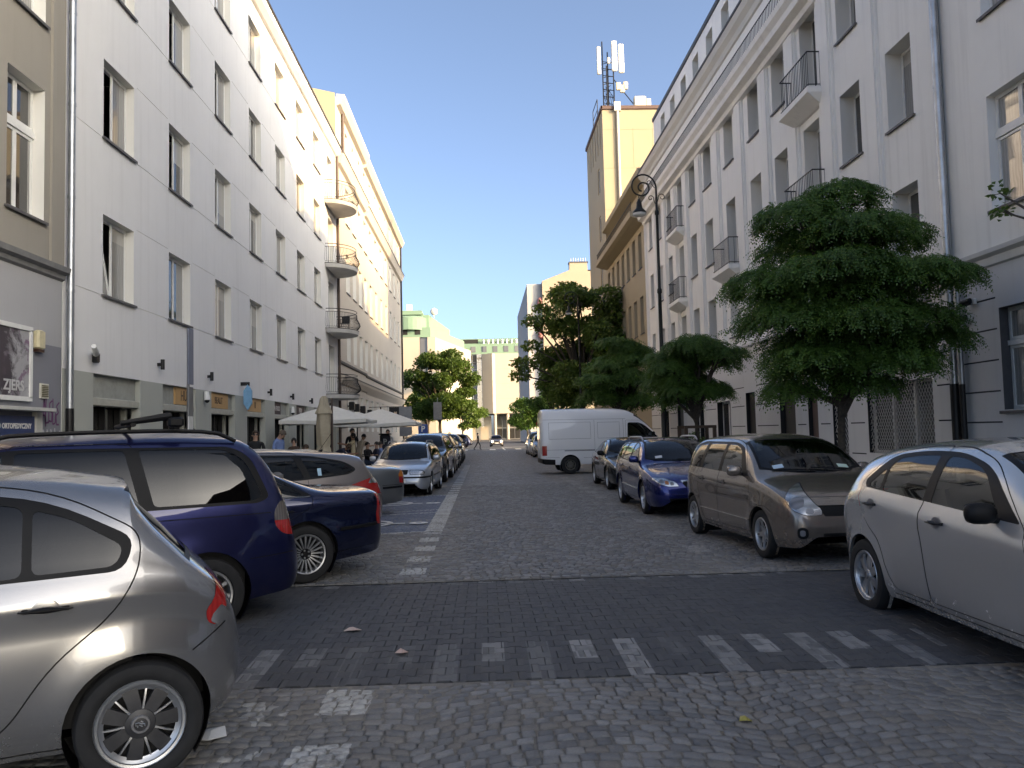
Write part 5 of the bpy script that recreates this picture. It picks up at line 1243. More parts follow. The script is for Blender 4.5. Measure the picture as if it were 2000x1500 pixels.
def build_car(name, label, S, paint, loc, heading, group=None, detail=1.0, interior=True):
    """S: shape sheet; s runs from the nose (0) to the tail (L); heading: direction the nose points (radians)"""
    L, HW = S['L'], S['W'] / 2
    top, bot, belt, wid = pchip(S['top']), pchip(S['bot']), pchip(S['belt']), pchip(S['wid'])
    tumble = S.get('tumble', 0.40); ck = S.get('crown', 0.88); wheels = S['wheels']; wr = S['wr']; ar = S.get('arch', wr + 0.045); flare = S.get('flare', 0.012)
    LOW = S.get('low', [(0, 0.915), (0.10, 0.955), (0.24, 0.985), (0.42, 0.998), (0.60, 1.0), (0.74, 0.992), (0.86, 0.985), (0.94, 0.972), (1.0, 0.95)])
    lowf = pchip(LOW); vs = [0, 0.06, 0.13, 0.22, 0.33, 0.45, 0.57, 0.68, 0.78, 0.86, 0.93, 1.0] if detail > 0.6 else [0, 0.12, 0.3, 0.5, 0.7, 0.85, 1.0]
    def edge(s):
        zb, zt = belt(s), top(s); d = max(0.0, zt - zb); k = min(1.0, d / 0.42); k = k * k * (3 - 2 * k)
        ze = zb + (0.45 + (ck - 0.45) * k) * d; we = HW * wid(s) * LOW[-1][1] - tumble * (ze - zb) - 0.03 - 0.04 * (1 - k)
        return max(0.05, we), ze
    def side_y(s, z):
        zb, z0 = belt(s), bot(s)
        if z <= zb: y = HW * wid(s) * lowf(min(1, max(0, (z - z0) / max(1e-4, zb - z0))))
        else: we, ze = edge(s); B = HW * wid(s) * LOW[-1][1]; t = min(1, (z - zb) / max(1e-4, ze - zb)); y = B + (we - B) * t + 0.02 * math.sin(math.pi * t)
        for sw in wheels:
            d = math.hypot(s - sw, z - wr) - ar
            if d < 0.16: y += flare * 0.5 * (1 + math.cos(math.pi * max(0, d) / 0.16))
        return y
    def section(s):
        zb, z0, zt = belt(s), bot(s), top(s); we, ze = edge(s); pts = []
        for v in vs: z = z0 + (zb - z0) * v; pts.append([side_y(s, z), z])
        n0 = len(pts)
        ng = 5 if detail > 0.6 else 3
        for i in range(1, ng + 1): z = zb + (ze - zb) * i / ng; pts.append([side_y(s, z), z])
        nr = 8 if detail > 0.6 else 5
        for i in range(1, nr + 1):
            t = i / nr; y = we * (1 - t) ; pts.append([y, ze + (zt - ze) * (1 - (y / we) ** 2.3)])
        pts[-1][0] = 0.0
        for it in range(2):                       # ease the roof rail and the shoulder
            q = [p[:] for p in pts]
            for i in range(n0 - 1, n0 + ng + 3):
                k = 0.25 if abs(i - (n0 + ng - 1)) < 3 else 0.12
                if 0 < i < len(pts) - 1:
                    for a in (0, 1): pts[i][a] = q[i][a] * (1 - 2 * k) + k * (q[i - 1][a] + q[i + 1][a])
        return pts
    st = set(); ds = 0.05 if detail > 0.6 else 0.11
    nst = int(L / ds)
    for i in range(nst + 1): st.add(round(L * i / nst, 4))
    for e in (0.008, 0.02, 0.035, 0.06, 0.085, 0.12): st.add(e); st.add(round(L - e, 4))
    for c in ('top', 'bot', 'belt', 'wid'):
        for p in S[c]: st.add(round(min(L, max(0, p[0])), 4))
    st = sorted(st); st = [s for i, s in enumerate(st) if i == 0 or s - st[i - 1] > 0.006]
    secs = [section(s) for s in st]; k = len(secs[0]); A = np.array([[(s, p[0], p[1]) for p in sec] for s, sec in zip(st, secs)])      # (n,k,3) right half y>=0
    full = np.concatenate([A, (A * [1, -1, 1])[:, ::-1][:, 1:]], 1)
    du = np.gradient(full, axis=0); dv = np.gradient(full, axis=1); nn = np.cross(du, dv); nn /= np.maximum(1e-9, np.linalg.norm(nn, axis=2, keepdims=True))
    sgn = np.sign((nn[len(st) // 2, 2] * (full[len(st) // 2, 2] - [L / 2, 0, 0.7])).sum()); nn *= sgn if sgn else 1
    faces = []                                             # the y >= 0 half only; the other half is its mirror image
    T = [[tuple(full[i, j]) + tuple(nn[i, j]) for j in range(k)] for i in range(len(st))]
    for i in range(len(st) - 1):
        for j in range(k - 1): faces.append([T[i][j], T[i + 1][j], T[i + 1][j + 1], T[i][j + 1]])
    for e, nx in ((0, -1.0), (len(st) - 1, 1.0)):          # close nose and tail
        for j in range(k - 1):
            nm = []
            for idx in (j, j + 1): v = Vector(nn[e, idx]) * 0.35 + Vector((nx, 0, 0)); nm.append(tuple(v.normalized()))
            m0, m1 = (nx, 0, 0), (nx, 0, 0); P0, P1 = full[e, j], full[e, j + 1]
            q = [tuple(P0) + nm[0], tuple(P1) + nm[1], (P1[0], 0, P1[2]) + m1, (P0[0], 0, P0[2]) + m0]
            faces.append(q if nx < 0 else q[::-1])
    faces = FS(faces); PR = {k_: PROJ(k_, L) for k_ in ('side', 'front', 'diagF', 'diagR', 'top')}; sidep, topp = PR['side'], PR['top']
    left = lambda f: f.ny > 0.25
    root = thing(name, label, 'van' if S.get('van') else 'car', loc, heading, group)
    def emit(nm, fs, mat, parent=root, push=0.0, sd=0):
        """faces -> mesh object in car space (nose towards +x); sd 1 / -1: one side only, 0: both halves in one mesh"""
        if not fs: return None
        n = np.array([len(f) for f in fs.F]); a = np.array([v for f in fs.F for v in f], dtype=float)
        a = a * [-1, 1, 1, -1, 1, 1] + [L / 2, 0, 0, 0, 0, 0]
        a[:, 3:] /= np.maximum(1e-9, np.linalg.norm(a[:, 3:], axis=1, keepdims=True))
        parts = []
        if sd >= 0: parts.append((a, n, 1))
        if sd <= 0: parts.append((a * [1, -1, 1, 1, -1, 1], n, -1))
        A2 = np.concatenate([p[0] for p in parts]); off = 0; fl = []
        for arr, nn_, d in parts:
            p = off
            for c in nn_: fl.append(range(p, p + c) if d > 0 else range(p + c - 1, p - 1, -1)); p += c
            off = p
        A2[:, :3] += A2[:, 3:] * push
        q = np.round(A2[:, :3] * 20000).astype(np.int64) + 1000000; key = (q[:, 0] << 44) + (q[:, 1] << 22) + q[:, 2]
        _, first, inv = np.unique(key, return_index=True, return_inverse=True); inv = inv.tolist()
        F = []
        for r_ in fl:
            idx = []
            for i in r_:
                v = inv[i]
                if v not in idx: idx.append(v)
            if len(idx) > 2: F.append(idx if FLIP else idx[::-1])
        me = bpy.data.meshes.new(nm); me.from_pydata(A2[first, :3].tolist(), [], F); me.materials.append(mat)
        me.polygons.foreach_set('use_smooth', [True] * len(F)); me.normals_split_custom_set_from_vertices(A2[first, 3:].tolist())
        return ob(nm, me, parent, world=False)
    f0 = faces.F[len(faces.F) // 2]; e1 = np.array(f0[1][:3]) - f0[0][:3]; e2 = np.array(f0[2][:3]) - f0[0][:3]
    FLIP = float(np.dot(np.cross(e1, e2), f0[0][3:])) < 0     # mirrored s axis turns the winding over
    # wheel arches
    arches = []
    for sw in wheels:
        ring = [(sw + ar * math.cos(a), wr + ar * math.sin(a)) for a in [R(-40 + 260 * i / 26) for i in range(27)]]
        ring = [(max(0.02, s), z) for s, z in ring]; arches.append(ring)
        _, faces = cut(faces, sidep, [(sw + ar * math.cos(2 * math.pi * i / 40), wr + ar * math.sin(2 * math.pi * i / 40)) for i in range(40)], lambda f: (f.z < wr + ar + 0.1) & (f.y > HW * 0.5))
    # glass
    trim_all = EMPTY
    for d in S['dlo']:                              # side windows: black surround, then each pane
        ins, faces = cut(faces, sidep, rounded(d['outline'], d.get('r', 0.05)), lambda f: left(f) & (f.z > 0.6))
        for pn in d['panes']:
            gl, ins = cut(ins, sidep, rounded(pn['p'], pn.get('r', 0.04)))
            for sd in (1, -1): emit('side_window', gl, M_TINT if pn.get('tint') else M_GLASS, push=-0.004, sd=sd)
        trim_all = trim_all + ins
    def screen(nm, q, mat, border=0.02):
        nonlocal faces, trim_all
        s0, s1, c0, c1, w0, w1 = q; n = 6
        def strip(sa, sb, ca, cb, wa, wb):
            for i in range(n):
                y0, y1 = lerp(0, 1, i / n) - (0.02 if i == 0 else 0), lerp(0, 1, (i + 1) / n)
                yield [(sa + ca * y0 * y0, y0 * wa), (sa + ca * y1 * y1, y1 * wa), (sb + cb * y1 * y1, y1 * wb), (sb + cb * y0 * y0, y0 * wb)]
        area = EMPTY; zz_ = S.get('scr_z', 0.75)
        cnd = lambda f: (f.z > zz_) & (f.ny < 0.8)
        for p in strip(s0, s1, c0, c1, w0, w1): i_, faces = cut(faces, topp, p, cnd); area = area + i_
        sg_ = 1 if s1 > s0 else -1; gl = EMPTY
        for p in strip(s0 + border * sg_, s1 - border * sg_, c0, c1, w0 - border * 1.6, w1 - border * 1.6): i_, area = cut(area, topp, p); gl = gl + i_
        trim_all = trim_all + area
        return emit(nm, gl, mat, push=-0.003)
    if 'ws' in S: screen('windscreen', S['ws'], M_GLASS, 0.025)
    if 'rs' in S: screen('rear_window', S['rs'], M_TINT if S.get('rtint', True) else M_GLASS, 0.02)
    # lamps and dark panels cut out of the skin: (part, projection, side, outline, material, push)
    for it in S.get('cuts', []):
        nm, pj, poly, mat = it[:4]; opt = it[4] if len(it) > 4 else {}
        pr = PR[pj]; lim = opt.get('s')
        def cond(f):
            m_ = np.ones(len(f.F), bool)
            if lim: m_ &= (f.s >= lim[0]) & (f.s <= lim[1])
            if pj == 'side' and not opt.get('all'): m_ &= f.ny > 0.2
            return m_
        P_ = rounded(poly, opt.get('r', 0.02)) if opt.get('round', True) else poly
        ins, faces = cut(faces, pr, P_, cond)
        if not ins: continue
        if opt.get('rim'): ins, rimf = cut(ins, pr, inset_poly(P_, opt['rim'])); trim_all = trim_all + rimf
        subs = []
        for sub in opt.get('sub', []): subs.append((sub, cut(ins, pr, rounded(sub[1], sub[3] if len(sub) > 3 else 0.02))[0]))
        for sd in ((1, -1) if opt.get('pair', True) else (0,)):
            o = emit(nm, ins, mat, push=opt.get('push', 0.002), sd=sd)
            for sub, i2 in subs:
                if i2: emit(sub[0], i2, sub[2], o, push=opt.get('push', 0.002) + 0.003, sd=sd)
    # shut lines and doors
    seams = EMPTY
    for pl in S.get('seams', []):
        pj = pl[0]; pts = pl[1]; w_ = 0.004
        for a, b in zip(pts[:-1], pts[1:]):
            d = Vector((b[0] - a[0], b[1] - a[1])); n_ = Vector((-d.y, d.x)).normalized() * w_; e = d.normalized() * 0.002
            q = [(a[0] - e.x + n_.x, a[1] - e.y + n_.y), (b[0] + e.x + n_.x, b[1] + e.y + n_.y), (b[0] + e.x - n_.x, b[1] + e.y - n_.y), (a[0] - e.x - n_.x, a[1] - e.y - n_.y)]
            i_, faces = cut(faces, PR[pj], q, left if pj == 'side' else (lambda f: f.z > 0.55)); seams = seams + i_
    doors = []
    for dpoly in S.get('doors', []):
        P_ = rounded(dpoly['p'], dpoly.get('r', 0.06), 5)
        ins, faces = cut(faces, sidep, P_, left); core, ring = cut(ins, sidep, inset_poly(P_, 0.007)); seams = seams + ring
        if core:                                       # the thin frame round the glass stays with the body side
            hi = np.array([z > belt(q) + 0.025 for q, z in zip(core.s, core.z)]); faces = faces + core.take(np.nonzero(hi)[0]); core = core.take(np.nonzero(~hi)[0])
        for sd in (1, -1):
            if core:
                do = emit('door', core, paint, sd=sd)
                hs = dpoly.get('h')
                if hs:
                    hm = MB(); s_, z_ = hs; y_ = side_y(s_, z_); ln = dpoly.get('hl', 0.11)
                    hx = L / 2 - s_
                    hm.rbox(hx - ln, sd * (y_ + 0.012), z_ - 0.014, hx + ln, sd * (y_ + 0.036), z_ + 0.014, 0.011); hm.box(hx - ln + 0.015, sd * (y_ - 0.01), z_ - 0.01, hx - ln + 0.04, sd * (y_ + 0.014), z_ + 0.01); hm.box(hx + ln - 0.04, sd * (y_ - 0.01), z_ - 0.01, hx + ln - 0.015, sd * (y_ + 0.014), z_ + 0.01)
                    hm.build('door_handle', S.get('handle', M_TRIM), do, False, True)
                    cup = MB(); cup.lathe([(0.0, 0.0035), (0.045, 0.003), (0.052, 0.0015)], 16, (0, 0, 0), 'Y'); cup.v = [(hx + p[0] * 1.1, sd * (y_ + 0.001 + p[1] - 0.5 * abs(p[2]) * 0.0), z_ + p[2] * 0.9) for p in cup.v]
                    cup.build('handle_cup', S.get('cup', paint), do, False, True)
    emit('body', faces, paint)
    if trim_all: emit('window_trim', trim_all, M_TRIM, push=-0.001)
    if seams: emit('shut_line', seams, M_GAP, push=-0.004)
    # wheel wells, floor
    wl = MB()
    for sw, ring in zip(wheels, arches):
        for sd in (1, -1):
            o_ = [(L / 2 - s, sd * (side_y(s, z) - 0.002), z) for s, z in ring]; lip = [(L / 2 - s, sd * (side_y(s, z) - 0.03), z) for s, z in ring]; i_ = [(L / 2 - s, sd * (HW - 0.36), z) for s, z in ring]
            wl.loft([o_, lip], False, False, 1); wl.loft([lip, i_], False, False, 0); wl.poly(i_, 0)
    fl = [(s, bot(s) + 0.04) for s in (0.1, 0.4, L / 2, L - 0.4, L - 0.08)]
    wl.loft([[(L / 2 - s, -HW * wid(s) * 0.86, z) for s, z in fl], [(L / 2 - s, HW * wid(s) * 0.86, z) for s, z in fl]], False, False, 0)
    wl.build('wheel_well', [M_TRIM, paint], root, False)
    tm, rm = wheel_parts(wr, S.get('tw', 0.195), S.get('rim', wr * 0.66), S.get('wheel', 'ten'))
    for q, sw in enumerate(wheels):
        for sd in (1, -1):
            yc = sd * (HW - S.get('tw', 0.195) / 2 - 0.012)
            w = bpy.data.objects.new('wheel', None); COL.objects.link(w); w.parent = root; w.location = (L / 2 - sw, yc, wr); w.rotation_euler = (0, random.uniform(0, 6), 0 if sd > 0 else math.pi)
            if S.get('steer') and q == 0: w.rotation_euler[2] += S['steer']
            ob('tyre', tm, w, world=False); ob('rim', rm, w, world=False)
    # interior
    if interior:
        zi = belt(L * 0.5); c_ = S.get('cab', (wheels[0] + 0.55, wheels[1] + 0.1)); sm = S.get('seat', M_SEAT); it = MB(); iw = HW * 0.86
        it.loft([[(L / 2 - s, -iw, z) for s, z in ((c_[0] - 0.35, 0.5), (c_[0] - 0.3, zi - 0.02), (c_[0] + 0.1, zi - 0.04), (c_[0] + 0.2, 0.45), (c_[1] - 0.1, 0.4), (c_[1] - 0.05, zi - 0.25), (min(L - 0.5, c_[1] + 0.7), zi - 0.22))], [(L / 2 - s, iw, z) for s, z in ((c_[0] - 0.35, 0.5), (c_[0] - 0.3, zi - 0.02), (c_[0] + 0.1, zi - 0.04), (c_[0] + 0.2, 0.45), (c_[1] - 0.1, 0.4), (c_[1] - 0.05, zi - 0.25), (min(L - 0.5, c_[1] + 0.7), zi - 0.22))]], False)
        it.loft([[(L / 2 - c_[0] + 0.3, sd * iw, z), (L / 2 - min(c_[1] + 0.3, L - 0.55), sd * iw, z)] for sd, z in ((1, 0.3), (1, zi - 0.03))], False); it.loft([[(L / 2 - c_[0] + 0.3, -iw, z), (L / 2 - min(c_[1] + 0.3, L - 0.55), -iw, z)] for z in (0.3, zi - 0.03)], False)
        it.build('cabin_lining', M_TRIM, root, False)
        rows = [c_[0] + 0.95] + ([] if S.get('van') else [S.get('rearseat', wheels[1] - 0.42)])
        for r_i, sr in enumerate(rows):
            for yc in ((-0.36, 0.36) if r_i == 0 else (-0.38, 0.0, 0.38)):
                se = MB(); x = L / 2 - sr; w2 = 0.23 if r_i == 0 else 0.19
                prof = [(-0.02, 0.42), (0.06, 0.5), (-0.04, 0.72), (-0.14, 0.98), (-0.20, zi + 0.14), (-0.25, zi + 0.13), (-0.2, 0.9), (-0.14, 0.5)]
                se.loft([[(x + a, yc - w2, z) for a, z in prof], [(x + a, yc - w2 * 0.8, z + 0.02) for a, z in prof], [(x + a, yc + w2 * 0.8, z + 0.02) for a, z in prof], [(x + a, yc + w2, z) for a, z in prof]], True, True); se.rbox(x - 0.29, yc - 0.125, zi + 0.16, x - 0.19, yc + 0.125, zi + 0.34, 0.03)
                if r_i == 0: se.rbox(x - 0.05, yc - w2, 0.42, x + 0.45, yc + w2, 0.56, 0.05)
                se.build('seat', sm, root, False, True)
        sw_ = MB(); cx, cyy, cz_ = L / 2 - c_[0] - 0.32, 0.36, zi - 0.02
        sw_.tube([(cx - 0.06 * math.sin(a), cyy + 0.18 * math.cos(a), cz_ + 0.17 * math.sin(a)) for a in [2 * math.pi * i / 20 for i in range(20)]], 0.014, 6, closed=True); sw_.tube([(cx + 0.2, cyy, cz_ - 0.1), (cx, cyy, cz_)], 0.03, 6); sw_.build('steering_wheel', M_TRIM, root, False, True)
    # mirrors
    if S.get('mirror'):
        ms, mz = S['mirror']
        for sd in (1, -1):
            mm = MB(); x, y = L / 2 - ms, side_y(ms, mz); rings = []
            for t, sc in ((0, 0.55), (0.12, 0.88), (0.35, 1.0), (0.75, 0.97), (0.93, 0.8), (1.0, 0.45)):
                yy = y + 0.035 + 0.185 * t; rings.append([(x + 0.045 * sc * math.cos(a) * 1.2 - 0.02 * t, sd * yy, mz + 0.005 + 0.072 * sc * (abs(math.sin(a)) ** 0.7) * (1 if math.sin(a) > 0 else -1)) for a in [2 * math.pi * i / 14 for i in range(14)]])
            mm.loft(rings, True, True, 0); mm.tube([(x, sd * (y - 0.03), mz - 0.05), (x, sd * (y + 0.06), mz - 0.04)], 0.022, 8, 1)
            mo = mm.build('wing_mirror', [S.get('mirmat') or paint, M_TRIM], root, False, True, angle=50)
            gm = MB(); gm.poly([(x - 0.062, sd * (y + 0.05), mz - 0.05), (x - 0.068, sd * (y + 0.195), mz - 0.045), (x - 0.068, sd * (y + 0.195), mz + 0.055), (x - 0.062, sd * (y + 0.05), mz + 0.06)]); gm.build('mirror_glass', M_CHROME, mo, False)
    # strips along the side
    for stp in S.get('strips', []):
        for sd in (1, -1):
            m_ = MB(); pts = stp['pts']; rr = stp.get('r', 0.014)
            n_ = 14; path = [(lerp(pts[0][0], pts[-1][0], i / n_), pchip(pts)(lerp(pts[0][0], pts[-1][0], i / n_))) for i in range(n_ + 1)]
            rings = [[(L / 2 - s, sd * (side_y(s, z) + o_), z + dz) for o_, dz in ((-0.004, -rr), (0.010, -rr * 0.6), (0.010, rr * 0.6), (-0.004, rr))] for s, z in path]; m_.loft(rings, False)
            m_.build(stp.get('name', 'side_moulding'), stp['mat'], root, False)
    if S.get('rails'):
        s0, s1, rmat = S['rails']
        for sd in (1, -1):
            m_ = MB(); pts = []
            for i in range(15):
                t = i / 14; s = lerp(s0, s1, t); we, ze = edge(s); lift = 0.065 * min(1, min(t, 1 - t) / 0.1) ** 0.6
                pts.append((L / 2 - s, sd * (we - 0.05), ze + 0.018 + lift))
            m_.tube(pts, 0.018, 8); m_.build('roof_rail', rmat, root, False, True)
    if S.get('aerial'):
        s, ln = S['aerial']; m_ = MB(); zt = top(s); m_.tube([(L / 2 - s, 0, zt - 0.01), (L / 2 - s - 0.05, 0, zt + 0.03)], [0.03, 0.012], 8)
        if ln: m_.tube([(L / 2 - s, 0, zt + 0.02), (L / 2 - s - ln * 0.7, 0, zt + ln)], 0.004, 5)
        m_.build('aerial', M_TRIM, root, False)
    if S.get('plateF'):
        s, z, txt = S['plateF']; m_ = MB(); m_.rbox(L / 2 - s, -0.26, z - 0.057, L / 2 - s + 0.014, 0.26, z + 0.057, 0.005); po = m_.build('number_plate', M_PLATEW, root, False)
        if txt: t_ = text_mesh('plate_lettering', txt, 0.095, M_TRIM, None, (L / 2 - s + 0.0155, 0.13, z), (R(90), 0, R(90)), 'CENTER', 0.001, 0.002, 0.8); t_.parent = po; t_.location = (L / 2 - s + 0.0155, 0.13, z)
    if S.get('wipers'):
        s0, z0 = S['wipers']
        for y in (-0.05, -0.55): 
            m_ = MB(); pts = []
            for i in range(7):
                t = i / 6; yy = y + 0.55 * t; ss = s0 + 0.05 * yy * yy * 2 + 0.04 * (1 - t); pts.append((L / 2 - ss, yy, top(ss) - (top(ss) - edge(ss)[1]) * (abs(yy) / edge(ss)[0]) ** 2.3 + 0.016))
            m_.tube(pts, 0.009, 5); m_.build('wiper', M_TRIM, root, False)
    S['_fn'] = (top, bot, belt, wid, edge, side_y)
    return root

def rect(a, b, c, d): return [(a, c), (b, c), (b, d), (a, d)]

# ---------------------------------------------------------------- shape sheets (metres; s from the nose, z up)
WIDC = lambda L, a=0.0: [(0, .46), (.015, .58), (.05, .70), (.12, .80), (.25, .89), (.45, .955), (.8, .99), (1.3, 1.0), (L - 1.1, 1.0), (L - .65, .985), (L - .36, .945), (L - .18, .88), (L - .08, .79), (L - .03, .69), (L, .58)]
MICRA = dict(L=3.66, W=1.66, wheels=(.74, 3.14), wr=.29, rim=.205, tw=.19, wheel='cover9', flare=.022, arch=.335,
    top=[(0, .50), (.02, .60), (.06, .68), (.15, .77), (.4, .89), (.85, .99), (1.0, 1.03), (1.35, 1.29), (1.65, 1.46), (1.95, 1.53), (2.4, 1.54), (2.75, 1.505), (2.98, 1.465), (3.10, 1.44), (3.13, 1.37), (3.29, 1.19), (3.45, 1.02), (3.54, .93), (3.60, .82), (3.65, .66), (3.66, .56)],
    bot=[(0, .36), (.03, .28), (.1, .22), (.4, .2), (3.1, .21), (3.42, .24), (3.56, .28), (3.63, .34), (3.66, .42)],
    belt=[(0, .48), (.06, .60), (.3, .74), (.85, .89), (1.2, .93), (2.2, .965), (2.9, .99), (3.15, .995), (3.34, .97), (3.48, .90), (3.6, .74), (3.66, .53)], wid=WIDC(3.66), tumble=.36,
    low=[(0, .90), (0.10, .945), (0.3, .985), (0.5, .995), (0.66, .99), (0.76, .975), (.84, 1.0), (.90, 1.0), (.95, .985), (1.0, .955)],
    dlo=[dict(outline=[(1.22, .985, .03), (1.72, 1.36, .2), (2.2, 1.435, .3), (2.74, 1.375, .25), (3.12, 1.17, .18), (3.07, 1.02, .09)], panes=[dict(p=[(1.42, 1.01), (1.78, 1.33, .15), (1.98, 1.385), (1.98, 1.015)]), dict(p=[(2.05, 1.015), (2.05, 1.39), (2.4, 1.385, .2), (2.64, 1.34), (2.64, 1.03)], tint=True), dict(p=[(2.68, 1.035), (2.68, 1.33), (2.84, 1.28, .12), (3.07, 1.135, .1), (3.03, 1.045, .06)], tint=True)])],
    ws=(1.02, 1.66, .16, .10, .66, .58), rs=(3.14, 3.43, -.06, -.05, .54, .66),
    cuts=[('tail_light', 'diagR', [(.47, .96), (.53, .97), (.66, .80), (.665, .72), (.61, .69), (.50, .86)], M_RED, dict(r=.03, sub=[('reversing_lens', [(.55, .77), (.60, .80), (.65, .72), (.60, .69)], M_CLEAR)])),
          ('headlight', 'diagF', [(.30, .70), (.62, .86), (.66, .78), (.56, .66), (.36, .62)], M_CLEAR, dict(r=.05)), ('grille', 'front', rect(-.38, .38, .3, .42), M_TRIM, dict(s=(0, .3), pair=False))],
    doors=[dict(p=[(1.12, .30), (1.08, .6), (1.2, .93), (1.7, 1.42, .3), (2.02, 1.455), (2.02, .29)], h=(1.80, .87)), dict(p=[(2.02, .29), (2.02, 1.455), (2.3, 1.475, .3), (2.78, 1.41, .3), (3.15, 1.2, .2), (3.14, 1.02, .1), (3.02, .82, .2), (2.76, .62, .2), (2.60, .38, .15), (2.48, .29)], r=.08, h=(2.74, .885))],
    seams=[('side', [(3.38, .60), (3.46, .645), (3.55, .70)]), ('side', [(.95, .62), (.7, .68), (.35, .64)]), ('side', [(.5, .225), (3.1, .235)])], mirror=(1.28, 1.02), steer=0, rearseat=2.55)
SHARAN = dict(L=4.63, W=1.81, wheels=(.90, 3.74), wr=.32, rim=.215, wheel='ten', arch=.375, flare=.018,
    top=[(0, .52), (.02, .64), (.08, .75), (.3, .88), (.8, 1.0), (1.1, 1.09), (1.6, 1.42), (1.95, 1.63), (2.4, 1.715), (3.3, 1.73), (3.95, 1.70), (4.12, 1.665), (4.24, 1.58), (4.36, 1.40), (4.46, 1.16), (4.50, 1.0), (4.53, .84), (4.56, .74), (4.61, .68), (4.63, .58)],
    bot=[(0, .34), (.03, .27), (.1, .22), (.4, .2), (3.7, .21), (4.2, .25), (4.5, .28), (4.6, .34), (4.63, .44)],
    belt=[(0, .50), (.06, .62), (.3, .80), (.8, .94), (1.2, 1.0), (2.4, 1.03), (3.6, 1.05), (4.1, 1.06), (4.36, 1.05), (4.46, .98), (4.53, .78), (4.58, .66), (4.63, .54)], wid=WIDC(4.63), tumble=.34,
    dlo=[dict(outline=[(1.30, 1.05, .03), (1.90, 1.54, .15), (2.3, 1.60, .2), (4.0, 1.58, .1), (4.16, 1.48, .16), (4.30, 1.12, .12), (4.2, 1.075, .08)], panes=[dict(p=[(1.48, 1.08), (1.95, 1.52, .1), (2.25, 1.57), (2.25, 1.085)]), dict(p=[(2.33, 1.085), (2.33, 1.57), (3.12, 1.57), (3.22, 1.095)], tint=True), dict(p=[(3.33, 1.095), (3.23, 1.57), (3.95, 1.555, .08), (4.10, 1.46, .12), (4.235, 1.14, .1), (4.16, 1.10, .05)], tint=True)])],
    ws=(1.12, 1.95, .18, .12, .74, .62), rs=(4.22, 4.46, -.05, -.04, .58, .66),
    cuts=[('tail_light', 'diagR', [(.52, 1.07), (.70, 1.09), (.80, .99), (.80, .86), (.72, .78), (.52, .76)], M_SMOKE, dict(r=.07, sub=[('stop_lens', [(.48, .91), (.84, .91), (.84, .74), (.48, .74)], M_RED, .005)])), ('headlight', 'diagF', [(.34, .66), (.64, .84), (.68, .74), (.44, .6)], M_CLEAR)],
    doors=[dict(p=[(1.22, .30), (1.15, .7), (1.28, 1.0), (1.88, 1.57, .2), (2.29, 1.63), (2.29, .29)], h=(2.05, .93)), dict(p=[(2.29, .29), (2.29, 1.63), (3.18, 1.63), (3.28, 1.06), (3.3, .72, .1), (3.2, .5), (3.14, .29)], h=(3.05, .95))],
    seams=[('side', [(3.3, .98), (4.30, .985)]), ('side', [(4.10, .60), (4.53, .62)]), ('side', [(3.37, .5), (3.37, .23)])], mirror=(1.42, 1.12), rails=(2.0, 4.05, M_TRIM), strips=[dict(pts=[(1.3, .52), (3.3, .53)], mat=M_TRIM, r=.03)], seat=M_SEATG)
def sedan_top(L, H, cowl, roof0, roof1, deck, zd, hood=.9): return [(0, .45), (.02, .56), (.07, .66), (.3, .75), (cowl - .25, hood), (cowl, hood + .045), (lerp(cowl, roof0, .5), lerp(hood + .05, H, .62)), (roof0, H - .045), (lerp(roof0, roof1, .4), H), (roof1, H - .05), (lerp(roof1, deck, .5), lerp(H - .05, zd, .52)), (deck, zd + .01), (deck + .15, zd), (L - .2, zd - .02), (L - .06, zd - .06), (L - .025, zd - .2), (L - .01, .66), (L, .55)]
